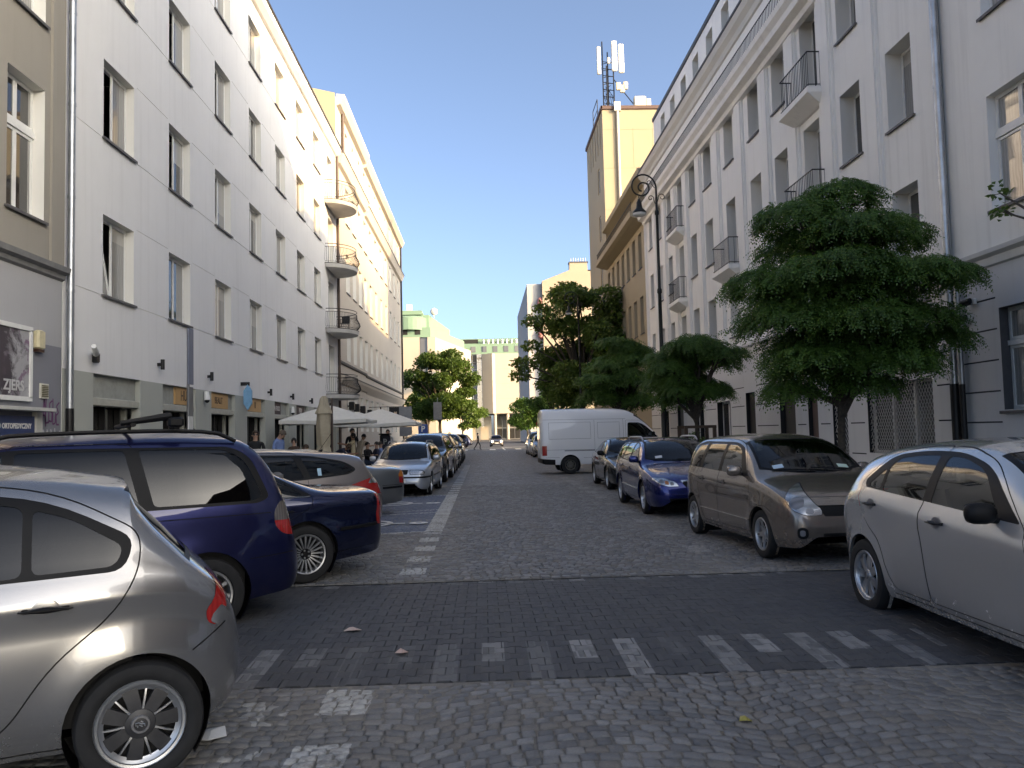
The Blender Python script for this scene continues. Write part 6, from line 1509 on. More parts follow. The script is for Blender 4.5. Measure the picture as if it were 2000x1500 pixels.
VOLVO = dict(L=4.82, W=1.83, wheels=(.98, 3.77), wr=.325, rim=.225, tw=.21, wheel='multi', arch=.375, flare=.02,
    top=sedan_top(4.82, 1.45, 1.42, 2.25, 3.12, 4.10, 1.045), bot=[(0, .34), (.03, .26), (.1, .21), (.4, .19), (3.7, .2), (4.4, .24), (4.7, .28), (4.79, .34), (4.82, .44)],
    belt=[(0, .44), (.06, .58), (.3, .69), (1.1, .83), (1.6, .88), (2.6, .91), (3.6, .945), (4.2, .96), (4.6, .95), (4.75, .9), (4.79, .72), (4.82, .52)], wid=WIDC(4.82), tumble=.40,
    low=[(0, .90), (.12, .95), (.3, .98), (.5, .985), (.62, .985), (.72, .975), (.80, 1.0), (.88, 1.0), (.95, .985), (1.0, .95)],
    dlo=[dict(outline=[(1.62, .925, .03), (2.22, 1.30, .2), (2.7, 1.365, .3), (3.15, 1.335, .2), (3.5, 1.20, .1), (3.82, .99, .04), (3.8, .965, .02)], panes=[dict(p=[(1.8, .95), (2.25, 1.28, .15), (2.62, 1.335), (2.62, .955)]), dict(p=[(2.70, .955), (2.70, 1.335), (3.1, 1.31, .1), (3.28, 1.25), (3.28, .965)], tint=True), dict(p=[(3.33, .97), (3.33, 1.235), (3.5, 1.16, .05), (3.73, 1.0, .03), (3.7, .975, .02)], tint=True)])],
    ws=(1.46, 2.24, .18, .12, .70, .56), rs=(4.05, 3.2, -.12, -.12, .62, .53),
    cuts=[('tail_light', 'diagR', [(.52, 1.03), (.60, 1.03), (.655, .96), (.66, .60), (.56, .58), (.50, .7)], M_RED, dict(r=.03)), ('headlight', 'diagF', [(.3, .66), (.62, .74), (.66, .62), (.36, .56)], M_CLEAR)],
    doors=[dict(p=[(1.38, .28), (1.35, .6), (1.5, .9), (2.2, 1.34, .2), (2.66, 1.40), (2.66, .27)], h=(2.4, .80)), dict(p=[(2.66, .27), (2.66, 1.40), (3.2, 1.36, .2), (3.55, 1.2, .1), (3.86, .97), (3.84, .86, .1), (3.5, .68, .2), (3.36, .5, .1), (3.32, .27)], h=(3.52, .82))],
    seams=[('side', [(4.14, .56), (4.78, .60)]), ('side', [(3.95, .30), (4.62, .36)])], mirror=(1.72, 1.0), strips=[dict(pts=[(1.62, .932), (3.82, .975)], mat=M_CHROME, r=.008, name='chrome_strip'), dict(pts=[(4.17, .575), (4.68, .60)], mat=M_TRIM, r=.025, name='bumper_strip')], seat=M_SEATG)
def wagon_top(L, H, cowl, roof0, rend, zr, hood=.88, zt=.95): return [(0, .45), (.02, .56), (.07, .66), (.3, .74), (cowl - .25, hood), (cowl, hood + .045), (lerp(cowl, roof0, .5), lerp(hood + .05, H, .62)), (roof0, H - .04), (lerp(roof0, rend, .3), H), (lerp(roof0, rend, .7), lerp(H, zr, .45)), (rend, zr), (rend + .05, zr - .07), (lerp(rend, L - .1, .5), lerp(zr - .05, zt, .5)), (L - .12, zt), (L - .06, zt - .13), (L - .02, .66), (L, .56)]
BOT = lambda L: [(0, .34), (.03, .26), (.1, .21), (.4, .19), (L - 1.1, .2), (L - .4, .24), (L - .12, .28), (L - .03, .34), (L, .44)]
WAGON = dict(L=4.76, W=1.81, wheels=(.98, 3.70), wr=.32, rim=.215, wheel='ten', arch=.37, flare=.016,
    top=wagon_top(4.76, 1.49, 1.35, 2.2, 4.36, 1.35, .9, .93), bot=BOT(4.76), belt=[(0, .44), (.06, .58), (.3, .70), (1.1, .86), (2.2, .92), (3.4, .97), (4.2, 1.0), (4.45, .97), (4.6, .88), (4.7, .70), (4.76, .52)], wid=WIDC(4.76), tumble=.40,
    dlo=[dict(outline=[(1.55, .96, .03), (2.15, 1.34, .2), (2.6, 1.40, .3), (3.5, 1.37, .2), (4.05, 1.26, .3), (4.24, 1.13, .1), (4.1, 1.06, .12), (3.4, 1.0, .2)], panes=[dict(p=[(1.72, .985), (2.2, 1.32, .15), (2.55, 1.37), (2.55, .995)]), dict(p=[(2.63, 1.0), (2.63, 1.37), (3.24, 1.355), (3.38, 1.02)], tint=True), dict(p=[(3.48, 1.03), (3.36, 1.345), (3.6, 1.33), (4.02, 1.235, .2), (4.18, 1.13, .08), (4.08, 1.085, .1)], tint=True)])],
    ws=(1.38, 2.2, .18, .12, .70, .56), rs=(4.42, 4.63, -.05, -.05, .54, .62),
    cuts=[('tail_light', 'side', [(4.08, .885, .01), (4.45, .985, .06), (4.68, .97, .03), (4.71, .72, .02), (4.52, .74, .05), (4.42, .81, .05)], M_RED, dict(s=(4.0, 4.76), sub=[('reversing_lens', [(4.40, .905), (4.46, .98), (4.70, .98), (4.70, .90)], M_CLEAR)])), ('headlight', 'diagF', [(.3, .70), (.72, .82), (.74, .70), (.36, .58)], M_CLEAR)],
    doors=[dict(p=[(1.32, .28), (1.3, .6), (1.45, .93), (2.12, 1.38, .2), (2.59, 1.44), (2.59, .27)], h=(2.35, .84)), dict(p=[(2.59, .27), (2.59, 1.44), (3.3, 1.41), (3.44, 1.0), (3.42, .74, .1), (3.24, .5), (3.2, .27)], h=(3.18, .87))],
    seams=[('side', [(4.05, .60), (4.52, .72)])], mirror=(1.65, 1.04), aerial=(3.9, .28))
BMW = dict(L=4.47, W=1.74, wheels=(.78, 3.50), wr=.315, rim=.205, wheel='ten', arch=.36, flare=.018,
    top=sedan_top(4.47, 1.415, 1.38, 2.1, 2.85, 3.78, 1.02, .88), bot=BOT(4.47), belt=[(0, .44), (.06, .58), (.3, .68), (1.1, .83), (2.2, .89), (3.3, .925), (3.9, .935), (4.3, .91), (4.41, .84), (4.45, .68), (4.47, .52)], wid=WIDC(4.47), tumble=.40,
    dlo=[dict(outline=[(1.55, .91, .03), (2.1, 1.27, .2), (2.5, 1.335, .3), (2.9, 1.30, .2), (3.28, 1.12, .1), (3.34, .97, .06)], panes=[dict(p=[(1.72, .935), (2.14, 1.25, .15), (2.38, 1.305), (2.38, .94)]), dict(p=[(2.46, .945), (2.46, 1.305), (2.86, 1.275, .1), (3.2, 1.11, .08), (3.26, .985, .04)], tint=True)])],
    ws=(1.42, 2.1, .16, .1, .66, .53), rs=(3.74, 2.95, -.12, -.12, .60, .52),
    cuts=[('tail_light', 'diagR', [(.44, .90), (.62, .92), (.70, .84), (.69, .66), (.44, .64)], M_RED, dict(r=.02, sub=[('indicator_lens', [(.42, .92), (.71, .93), (.71, .79), (.42, .78)], M_AMBER, .004)])), ('headlight', 'diagF', [(.3, .66), (.68, .70), (.7, .6), (.3, .55)], M_CLEAR)],
    doors=[dict(p=[(1.25, .28), (1.22, .6), (1.42, .9), (2.05, 1.31, .2), (2.42, 1.37), (2.42, .27)], h=(2.2, .80)), dict(p=[(2.42, .27), (2.42, 1.37), (2.92, 1.34, .2), (3.33, 1.12, .1), (3.38, .95), (3.3, .72, .15), (3.08, .5, .1), (3.04, .27)], h=(3.1, .82))],
    seams=[('side', [(3.86, .62), (4.43, .63)])], mirror=(1.65, .98), strips=[dict(pts=[(3.86, .57), (4.34, .58)], mat=M_TRIM, r=.025, name='bumper_strip'), dict(pts=[(1.2, .52), (3.05, .53)], mat=M_TRIM, r=.02)])
OCTAVIA = dict(L=4.51, W=1.73, wheels=(.88, 3.39), wr=.31, rim=.2, wheel='ten', arch=.355, flare=.014,
    top=[(0, .46), (.02, .58), (.06, .69), (.12, .735), (.35, .79), (1.0, .90), (1.25, .945), (1.65, 1.22), (2.05, 1.41), (2.5, 1.46), (3.4, 1.45), (4.1, 1.40), (4.2, 1.34), (4.33, 1.1), (4.42, .92), (4.46, .78), (4.5, .62), (4.51, .55)], bot=BOT(4.51), belt=[(0, .44), (.06, .6), (.3, .73), (1.1, .86), (2.2, .92), (3.3, .95), (4.0, .97), (4.3, .94), (4.42, .8), (4.48, .6), (4.51, .5)], wid=[(0, .62), (.015, .70), (.05, .79), (.12, .86), (.25, .92), (.45, .965), (.8, .99), (1.3, 1.0)] + WIDC(4.51)[8:], tumble=.40,
    dlo=[dict(outline=[(1.45, .96, .03), (2.0, 1.31, .15), (2.4, 1.37, .2), (3.9, 1.34, .1), (4.1, 1.2, .1), (4.1, 1.02, .05)], panes=[dict(p=[(1.6, .985), (2.05, 1.29, .1), (2.3, 1.34), (2.3, .99)]), dict(p=[(2.38, .99), (2.38, 1.34), (3.05, 1.33), (3.15, 1.005)], tint=True), dict(p=[(3.25, 1.01), (3.16, 1.33), (3.85, 1.31), (4.02, 1.18), (4.02, 1.04)], tint=True)])],
    ws=(1.28, 2.04, .16, .1, .68, .56), rs=(4.2, 4.38, -.04, -.04, .52, .6),
    cuts=[('headlight', 'front', [(.36, .60), (.36, .725), (.70, .715), (.76, .66), (.74, .59)], M_CLEAR, dict(s=(0, .5), r=.02, rim=.012)), ('grille', 'front', [(-.30, .60), (-.32, .725), (.32, .725), (.30, .60)], M_TRIM, dict(s=(0, .3), pair=False, r=.03)), ('bumper_intake', 'front', [(-.5, .29), (-.52, .36), (.52, .36), (.5, .29)], M_TRIM, dict(s=(0, .4), pair=False)), ('bumper_strip', 'front', [(-.9, .50), (-.9, .545), (.9, .545), (.9, .50)], M_TRIM, dict(s=(0, .75), pair=False, round=False))],
    doors=[dict(p=[(1.22, .28), (1.2, .6), (1.35, .92), (1.98, 1.35, .2), (2.34, 1.40), (2.34, .27)], h=(2.1, .82)), dict(p=[(2.34, .27), (2.34, 1.40), (3.12, 1.38), (3.2, .97), (3.15, .72), (2.95, .5), (2.9, .27)], h=(2.95, .84))],
    mirror=(1.62, 1.0), rails=(2.2, 3.9, M_ALLOYD), plateF=(-.012, .44, '93Y'), wipers=(1.3, 1), strips=[dict(pts=[(1.25, .52), (2.95, .53)], mat=M_TRIM, r=.025)])
CAYENNE = dict(L=4.78, W=1.93, wheels=(.92, 3.78), wr=.385, rim=.26, tw=.26, wheel='five', arch=.43, flare=.025,
    top=[(0, .55), (.02, .70), (.06, .82), (.15, .92), (.4, 1.0), (1.1, 1.12), (1.35, 1.17), (1.75, 1.46), (2.15, 1.65), (2.6, 1.70), (3.6, 1.67), (4.1, 1.58), (4.3, 1.46), (4.5, 1.2), (4.62, 1.05), (4.7, .95), (4.75, .8), (4.78, .65)], bot=[(0, .42), (.03, .34), (.1, .29), (.4, .27), (3.7, .28), (4.4, .32), (4.7, .4), (4.78, .5)], belt=[(0, .53), (.06, .72), (.3, .90), (1.1, 1.06), (2.2, 1.12), (3.4, 1.16), (4.2, 1.18), (4.5, 1.08), (4.65, .92), (4.78, .62)], wid=WIDC(4.78), tumble=.38,
    dlo=[dict(outline=[(1.55, 1.16, .03), (2.1, 1.52, .15), (2.6, 1.59, .2), (3.5, 1.56, .1), (4.15, 1.38, .1), (4.2, 1.24, .05)], panes=[dict(p=[(1.7, 1.18), (2.15, 1.5, .1), (2.5, 1.56), (2.5, 1.19)], tint=True), dict(p=[(2.58, 1.19), (2.58, 1.56), (3.3, 1.54), (3.45, 1.21)], tint=True), dict(p=[(3.55, 1.21), (3.42, 1.53), (4.05, 1.37), (4.1, 1.25)], tint=True)])],
    ws=(1.38, 2.12, .18, .12, .76, .62), rs=(4.22, 4.52, -.05, -.05, .58, .66),
    cuts=[('headlight', 'diagF', [(.30, .80), (.36, .93), (.56, 1.02), (.70, 1.0), (.66, .86), (.46, .74)], M_CLEAR, dict(r=.08, sub=[('lamp_bowl', [(.40, .84), (.46, .92), (.54, .92), (.56, .84), (.48, .8)], M_LAMPD, .05)])), ('intake', 'front', [(-.62, .42), (-.7, .62), (.7, .62), (.62, .42)], M_TRIM, dict(s=(0, .4), pair=False)), ('fog_light', 'diagF', [(.42, .58), (.44, .74), (.52, .74), (.5, .58)], M_CLEAR)],
    doors=[dict(p=[(1.4, .36), (1.38, .8), (1.5, 1.12), (2.08, 1.56, .2), (2.54, 1.63), (2.54, .35)], h=(2.3, 1.02)), dict(p=[(2.54, .35), (2.54, 1.63), (3.36, 1.6), (3.5, 1.18), (3.45, .85), (3.25, .6), (3.2, .35)], h=(3.2, 1.04))], mirror=(1.72, 1.2), rtint=True)
AURIS = dict(L=4.22, W=1.76, wheels=(.87, 3.47), wr=.315, rim=.215, tw=.205, wheel='petal', arch=.36, flare=.024,
    top=[(0, .48), (.02, .60), (.06, .69), (.2, .78), (.7, .93), (1.0, 1.0), (1.4, 1.24), (1.8, 1.44), (2.2, 1.51), (2.7, 1.51), (3.2, 1.475), (3.62, 1.40), (3.74, 1.35), (3.80, 1.27), (3.95, 1.08), (4.06, .96), (4.13, .88), (4.18, .74), (4.21, .62), (4.22, .55)], bot=BOT(4.22),
    belt=[(0, .46), (.06, .60), (.3, .74), (.9, .90), (1.4, .945), (2.4, 1.0), (3.1, 1.05), (3.5, 1.07), (3.78, 1.05), (3.95, .97), (4.08, .84), (4.17, .66), (4.22, .52)], wid=WIDC(4.22), tumble=.42,
    low=[(0, .90), (.12, .95), (.3, .975), (.5, .985), (.66, .99), (.80, 1.0), (.90, .992), (.96, .975), (1.0, .945)],
    dlo=[dict(outline=[(1.38, .98, .03), (1.85, 1.32, .15), (2.25, 1.415, .25), (2.75, 1.42, .3), (3.18, 1.375, .12), (3.50, 1.145, .05), (3.46, 1.09, .04)], r=.05, panes=[dict(p=[(1.60, 1.005), (1.92, 1.30, .12), (2.22, 1.375, .2), (2.42, 1.385), (2.42, 1.03)]), dict(p=[(2.53, 1.035), (2.53, 1.385), (2.75, 1.385, .2), (3.08, 1.35, .06), (3.16, 1.28), (3.16, 1.08)]), dict(p=[(3.20, 1.085), (3.20, 1.265), (3.41, 1.125, .03), (3.38, 1.10, .02)], tint=True)])],
    ws=(1.02, 1.78, .18, .12, .70, .58), rs=(3.84, 4.0, -.05, -.05, .52, .62),
    cuts=[('tail_light', 'diagR', [(.40, 1.05), (.50, 1.10), (.665, 1.02), (.70, .93), (.60, .85), (.46, .86)], M_RED, dict(r=.04)), ('headlight', 'diagF', [(.3, .66), (.74, .86), (.76, .76), (.4, .60)], M_CLEAR, dict(r=.05)), ('grille', 'front', rect(-.4, .4, .3, .46), M_TRIM, dict(s=(0, .3), pair=False))],
    doors=[dict(p=[(1.22, .29), (1.18, .6), (1.32, .95), (1.82, 1.36, .2), (2.2, 1.45, .3), (2.475, 1.46), (2.52, .9), (2.44, .28)], r=.05, h=(2.26, .90), hl=.105), dict(p=[(2.44, .28), (2.52, .9), (2.475, 1.46), (2.78, 1.455, .2), (3.2, 1.40, .15), (3.555, 1.14, .08), (3.54, 1.0, .1), (3.42, .80, .2), (3.16, .66, .15), (3.06, .42, .1), (2.98, .28)], h=(3.28, .955), hl=.105)],
    seams=[('side', [(3.6, .58), (3.78, .64), (4.02, .80)]), ('side', [(3.02, .245), (1.2, .24)])], mirror=(1.60, 1.03), mirmat=M_TRIM, handle=M_TRIM, cup=M_ALLOYD)
NOTE = dict(L=4.08, W=1.69, wheels=(.78, 3.38), wr=.30, rim=.205, wheel='five', arch=.345, flare=.016,
    top=[(0, .48), (.015, .58), (.04, .66), (.10, .74), (.25, .83), (.6, .95), (.85, 1.02), (1.25, 1.28), (1.65, 1.475), (2.0, 1.535), (2.6, 1.55), (3.2, 1.53), (3.68, 1.49), (3.78, 1.42), (3.88, 1.15), (3.96, .98), (4.02, .85), (4.06, .68), (4.08, .55)], bot=BOT(4.08),
    belt=[(0, .46), (.06, .60), (.25, .76), (.8, .92), (1.3, .965), (2.3, .985), (3.2, 1.01), (3.7, 1.03), (3.88, .95), (4.0, .78), (4.08, .5)], wid=[(0, .60), (.015, .70), (.05, .79), (.12, .86), (.25, .925), (.45, .97), (.8, .995), (1.3, 1.0)] + WIDC(4.08)[8:], tumble=.34,
    dlo=[dict(outline=[(1.22, 1.0, .03), (1.62, 1.36, .15), (1.98, 1.435, .2), (3.3, 1.44, .1), (3.60, 1.38, .08), (3.74, 1.06, .05)], panes=[dict(p=[(1.42, 1.02), (1.70, 1.34, .12), (1.98, 1.40), (2.22, 1.41), (2.22, 1.025)]), dict(p=[(2.32, 1.03), (2.32, 1.41), (2.98, 1.415), (3.02, 1.045)]), dict(p=[(3.13, 1.05), (3.10, 1.415), (3.54, 1.36), (3.66, 1.075)], tint=True)])],
    ws=(.88, 1.63, .20, .14, .69, .58), rs=(3.76, 3.88, -.03, -.03, .5, .58), rtint=False,
    cuts=[('headlight', 'diagF', [(.285, .585), (.30, .66), (.46, .79), (.70, .95), (.735, .90), (.70, .76), (.58, .64), (.42, .58)], M_CLEAR, dict(r=.05, rim=.006, sub=[('lamp_bowl', [(.47, .69), (.50, .77), (.57, .80), (.64, .76), (.63, .69), (.56, .65)], M_LAMPD, .06), ('indicator_bowl', [(.36, .62), (.39, .67), (.44, .67), (.45, .62), (.4, .6)], M_ALLOYD, .03)])),
          ('grille', 'front', [(-.36, .575), (-.42, .70), (.42, .70), (.36, .575)], M_TRIM, dict(s=(0, .35), pair=False, r=.02, push=-.01)), ('bumper_intake', 'front', [(-.36, .22), (-.40, .38), (.40, .38), (.36, .22)], M_TRIM, dict(s=(0, .4), pair=False, push=-.01)), ('fog_light_recess', 'diagF', [(.41, .34), (.41, .43), (.47, .46), (.53, .43), (.53, .34), (.47, .31)], M_TRIM, dict(r=.04, push=-.006, sub=[('fog_light', [(.44, .35), (.44, .42), (.50, .42), (.50, .35)], M_LAMPD, .03)]))],
    doors=[dict(p=[(1.08, .29), (1.05, .6), (1.15, .96), (1.6, 1.39, .2), (1.96, 1.465, .2), (2.27, 1.475), (2.27, .28)], h=(2.05, .87), hl=.095), dict(p=[(2.27, .28), (2.27, 1.475), (3.06, 1.48), (3.10, 1.0), (3.12, .80, .1), (3.02, .62, .1), (2.92, .28)], h=(2.92, .885), hl=.095)],
    seams=[('side', [(.85, .66), (.6, .66), (.42, .58)]), ('side', [(.95, .225), (3.0, .235)]), ('top', [(.22, -.6), (.18, -.3), (.17, 0), (.18, .3), (.22, .6)])], mirror=(1.40, 1.06), strips=[dict(pts=[(1.12, .445), (2.98, .46)], mat=M_CHROME, r=.007, name='chrome_strip')], wipers=(.93, 1), rails=None)
MAZDA = dict(L=4.70, W=1.78, wheels=(.95, 3.62), wr=.32, rim=.225, wheel='ten', arch=.365, flare=.022,
    top=[(0, .46), (.02, .57), (.06, .66), (.15, .73), (.4, .81), (1.1, .945), (1.3, .985), (1.7, 1.25), (2.1, 1.42), (2.5, 1.47), (3.4, 1.46), (4.2, 1.39), (4.32, 1.32), (4.5, 1.05), (4.6, .9), (4.66, .75), (4.7, .55)], bot=BOT(4.70), belt=WAGON['belt'][:-3] + [(4.55, .88), (4.65, .70), (4.70, .52)], wid=[(0, .56), (.015, .68), (.05, .78), (.12, .86), (.25, .925), (.45, .97), (.8, .995), (1.3, 1.0)] + WIDC(4.7)[8:], tumble=.40,
    dlo=WAGON['dlo'], ws=(1.32, 2.1, .18, .12, .70, .57), rs=(4.36, 4.56, -.05, -.05, .54, .62),
    cuts=[('headlight', 'front', [(.36, .575), (.42, .66), (.62, .735), (.80, .74), (.82, .70), (.70, .61), (.55, .57)], M_CLEAR, dict(s=(0, .6), r=.03, rim=.006, sub=[('lamp_bowl', [(.46, .60), (.46, .65), (.52, .66), (.53, .60)], M_LAMPD, .02), ('indicator_bowl', [(.55, .61), (.55, .67), (.61, .68), (.62, .62)], M_AMBER, .02), ('outer_bowl', [(.64, .64), (.64, .70), (.70, .71), (.71, .66)], M_LAMPD, .02)])),
          ('grille', 'front', [(0, .42), (-.16, .47), (-.30, .63), (-.28, .665), (.28, .665), (.30, .63), (.16, .47)], M_TRIM, dict(s=(0, .4), pair=False, r=.02)), ('grille_bar', 'front', [(-.30, .645), (-.33, .69), (.33, .69), (.30, .645)], M_CHROME, dict(s=(0, .45), pair=False, r=.015)), ('bumper_intake', 'front', [(-.52, .25), (-.56, .36), (.56, .36), (.52, .25)], M_TRIM, dict(s=(0, .45), pair=False))],
    doors=WAGON['doors'], mirror=(1.62, 1.04), rails=(2.25, 3.9, M_ALLOY), wipers=(1.36, 1), strips=[dict(pts=[(1.3, .46), (3.2, .48)], mat=M_CHROME, r=.008, name='side_moulding')])
SEDAN = dict(L=4.68, W=1.78, wheels=(.95, 3.62), wr=.32, rim=.225, wheel='ten', arch=.365, flare=.02, top=sedan_top(4.68, 1.44, 1.38, 2.15, 3.0, 3.98, 1.04, .90), bot=BOT(4.68), belt=[(0, .44), (.06, .58), (.3, .70), (1.1, .85), (2.3, .91), (3.4, .95), (4.1, .96), (4.5, .93), (4.62, .84), (4.66, .68), (4.68, .52)], wid=MAZDA['wid'][:8] + WIDC(4.68)[8:], tumble=.42,
    dlo=[dict(outline=[(1.55, .93, .03), (2.12, 1.30, .2), (2.6, 1.36, .3), (3.05, 1.32, .2), (3.5, 1.13, .1), (3.56, .99, .06)], panes=[dict(p=[(1.72, .955), (2.18, 1.28, .15), (2.5, 1.33), (2.5, .96)]), dict(p=[(2.58, .965), (2.58, 1.33), (3.0, 1.295, .1), (3.42, 1.12, .08), (3.48, 1.0, .04)], tint=True)])],
    ws=(1.42, 2.15, .18, .12, .69, .55), rs=(3.94, 3.1, -.12, -.12, .60, .52), cuts=[('headlight', 'diagF', [(.32, .60), (.60, .74), (.74, .74), (.70, .64), (.44, .56)], M_CLEAR, dict(r=.03)), ('tail_light', 'diagR', [(.44, .9), (.66, .92), (.68, .76), (.44, .74)], M_RED), ('grille', 'front', [(-.3, .45), (-.34, .62), (.34, .62), (.3, .45)], M_TRIM, dict(s=(0, .3), pair=False))],
    doors=[dict(p=[(1.3, .28), (1.27, .6), (1.45, .92), (2.08, 1.34, .2), (2.54, 1.40), (2.54, .27)], h=(2.3, .82)), dict(p=[(2.54, .27), (2.54, 1.40), (3.05, 1.36, .2), (3.55, 1.13, .1), (3.6, .97), (3.45, .74, .15), (3.2, .5, .1), (3.16, .27)], h=(3.25, .85))], mirror=(1.68, 1.0), mirmat=M_TRIM, wipers=(1.46, 1))
SPRINTER = dict(van=True, L=5.62, W=1.94, wheels=(.95, 4.53), wr=.345, rim=.21, tw=.215, wheel='steel', arch=.40, flare=.012, scr_z=1.0,
    top=[(0, .62), (.02, .78), (.08, .95), (.2, 1.08), (.6, 1.20), (.85, 1.30), (1.15, 1.62), (1.55, 2.05), (1.9, 2.34), (2.25, 2.48), (2.8, 2.54), (4.2, 2.56), (5.4, 2.555), (5.55, 2.53), (5.6, 2.47), (5.62, 2.30)], bot=[(0, .40), (.03, .32), (.1, .27), (.5, .25), (4.0, .36), (4.2, .34), (5.1, .36), (5.5, .38), (5.62, .42)],
    belt=[(0, .58), (.08, .86), (.3, 1.02), (.8, 1.16), (1.2, 1.22), (2.2, 1.28), (5.4, 1.30), (5.62, 1.30)], wid=[(0, .62), (.03, .74), (.08, .82), (.2, .9), (.45, .96), (.9, .99), (1.5, 1.0), (5.3, 1.0), (5.5, .992), (5.58, .975), (5.62, .94)], tumble=.10, crown=.90,
    low=[(0, .965), (.08, .985), (.2, .995), (.5, 1.0), (.9, 1.0), (1.0, .995)],
    dlo=[dict(outline=[(1.02, 1.36, .06), (1.52, 1.82, .12), (1.75, 1.94, .1), (2.22, 1.95, .08), (2.25, 1.34, .06)], panes=[dict(p=[(1.12, 1.375), (1.56, 1.80, .1), (1.78, 1.915, .08), (2.19, 1.92), (2.21, 1.37)])])],
    ws=(.90, 1.85, .14, .10, .82, .80), cuts=[('headlight', 'diagF', [(.4, .7), (.66, .92), (.74, .82), (.5, .64)], M_CLEAR), ('rear_bumper', 'side', [(5.12, .2), (5.12, .56), (5.63, .60), (5.63, .2)], M_TRIM, dict(round=False, all=True)), ('rear_bumper', 'front', rect(-1.1, 1.1, .2, .58), M_TRIM, dict(s=(5.5, 5.7), pair=False, round=False)), ('tail_light', 'side', [(5.44, .72), (5.44, 1.10), (5.63, 1.10), (5.63, .72)], M_RED, dict(s=(5.4, 5.63), r=.01))],
    doors=[dict(p=[(1.38, .40), (.93, .80), (.90, 1.3), (1.42, 1.90, .1), (1.72, 2.03), (2.30, 2.05), (2.34, .40)], h=(2.2, 1.12))],
    seams=[('side', [(2.40, .42), (2.40, 2.1)]), ('side', [(3.55, .42), (3.55, 2.08)]), ('side', [(2.3, 2.10), (5.58, 2.12)]), ('side', [(2.55, 1.98), (3.42, 1.98), (3.42, 1.36), (2.55, 1.36), (2.55, 1.98)]), ('side', [(3.7, 2.0), (5.35, 2.0), (5.35, 1.36), (3.7, 1.36), (3.7, 2.0)]), ('side', [(2.6, .62), (4.0, .62)]), ('side', [(4.95, .64), (5.5, .64)]), ('side', [(3.55, .93), (5.55, .94)])],
    strips=[dict(pts=[(3.56, .90), (4.75, .90)], mat=M_ALLOYD, r=.022, name='door_rail')], mirror=(1.22, 1.5), mirmat=M_TRIM, cab=(1.35, 2.4), aerial=None)
BERLINGO = dict(L=4.15, W=1.74, wheels=(.82, 3.52), wr=.31, rim=.2, wheel='steel', arch=.355, flare=.014,
    top=[(0, .52), (.02, .64), (.06, .76), (.2, .86), (.6, .98), (.85, 1.06), (1.2, 1.40), (1.55, 1.66), (1.9, 1.76), (2.6, 1.80), (3.6, 1.79), (3.95, 1.74), (4.02, 1.60), (4.08, 1.1), (4.12, .8), (4.15, .6)], bot=BOT(4.15), belt=[(0, .5), (.06, .68), (.3, .84), (.9, 1.0), (1.6, 1.06), (3.2, 1.08), (3.9, 1.08), (4.05, .98), (4.15, .56)], wid=MAZDA['wid'][:8] + WIDC(4.15)[8:], tumble=.24,
    dlo=[dict(outline=[(1.1, 1.10, .04), (1.55, 1.52, .1), (2.1, 1.60, .08), (2.14, 1.10, .06)], panes=[dict(p=[(1.25, 1.12), (1.6, 1.49, .1), (2.06, 1.565), (2.09, 1.125)])])], ws=(.90, 1.54, .18, .12, .72, .64),
    cuts=[('headlight', 'diagF', [(.34, .66), (.64, .84), (.7, .74), (.44, .6)], M_CLEAR), ('grille', 'front', rect(-.4, .4, .4, .54), M_TRIM, dict(s=(0, .3), pair=False)), ('bumper', 'front', rect(-.9, .9, .2, .38), M_TRIM, dict(s=(0, .5), pair=False, round=False))],
    doors=[dict(p=[(1.2, .3), (.95, .8), (.96, 1.08), (1.45, 1.62), (2.17, 1.70), (2.2, .3)], h=(2.0, .92))], strips=[dict(pts=[(1.1, .5), (3.1, .5)], mat=M_TRIM, r=.05)], mirror=(1.32, 1.16), mirmat=M_TRIM)

P_SILV = car_paint('silver', (0.30, 0.30, 0.305), .78, .24, .10); P_SILV2 = car_paint('warm_silver', (0.60, 0.59, 0.57), .62, .24, .10); P_BLUE = car_paint('deep_blue', (0.011, 0.015, 0.075), True, .28, .12); P_NAVY = car_paint('navy', (0.007, 0.013, 0.05), True, .25, .08)
P_GREYB = car_paint('taupe_grey', (0.17, 0.15, 0.14), .55, .3, .08); P_GREYG = car_paint('grey_green', (0.13, 0.14, 0.145), .5, .32, .12); P_TAUPE = car_paint('bronze_grey', (0.27, 0.225, 0.19), .68, .24, .10); P_BLUE2 = car_paint('bright_blue', (0.007, 0.018, 0.14), True, .24, .06)
P_DARKG = car_paint('dark_green_grey', (0.022, 0.030, 0.034), True, .25, .08); P_BLACK = car_paint('black', (0.008, 0.008, 0.009), False, .2, .06); P_WHITE = car_paint('white', (0.80, 0.80, 0.80), False, .4, .12); P_BEIGE = car_paint('beige_silver', (0.32, 0.29, 0.25), True, .35, .1); P_LBLUE = car_paint('ice_blue', (0.42, 0.45, 0.49), .5, .3, .08)

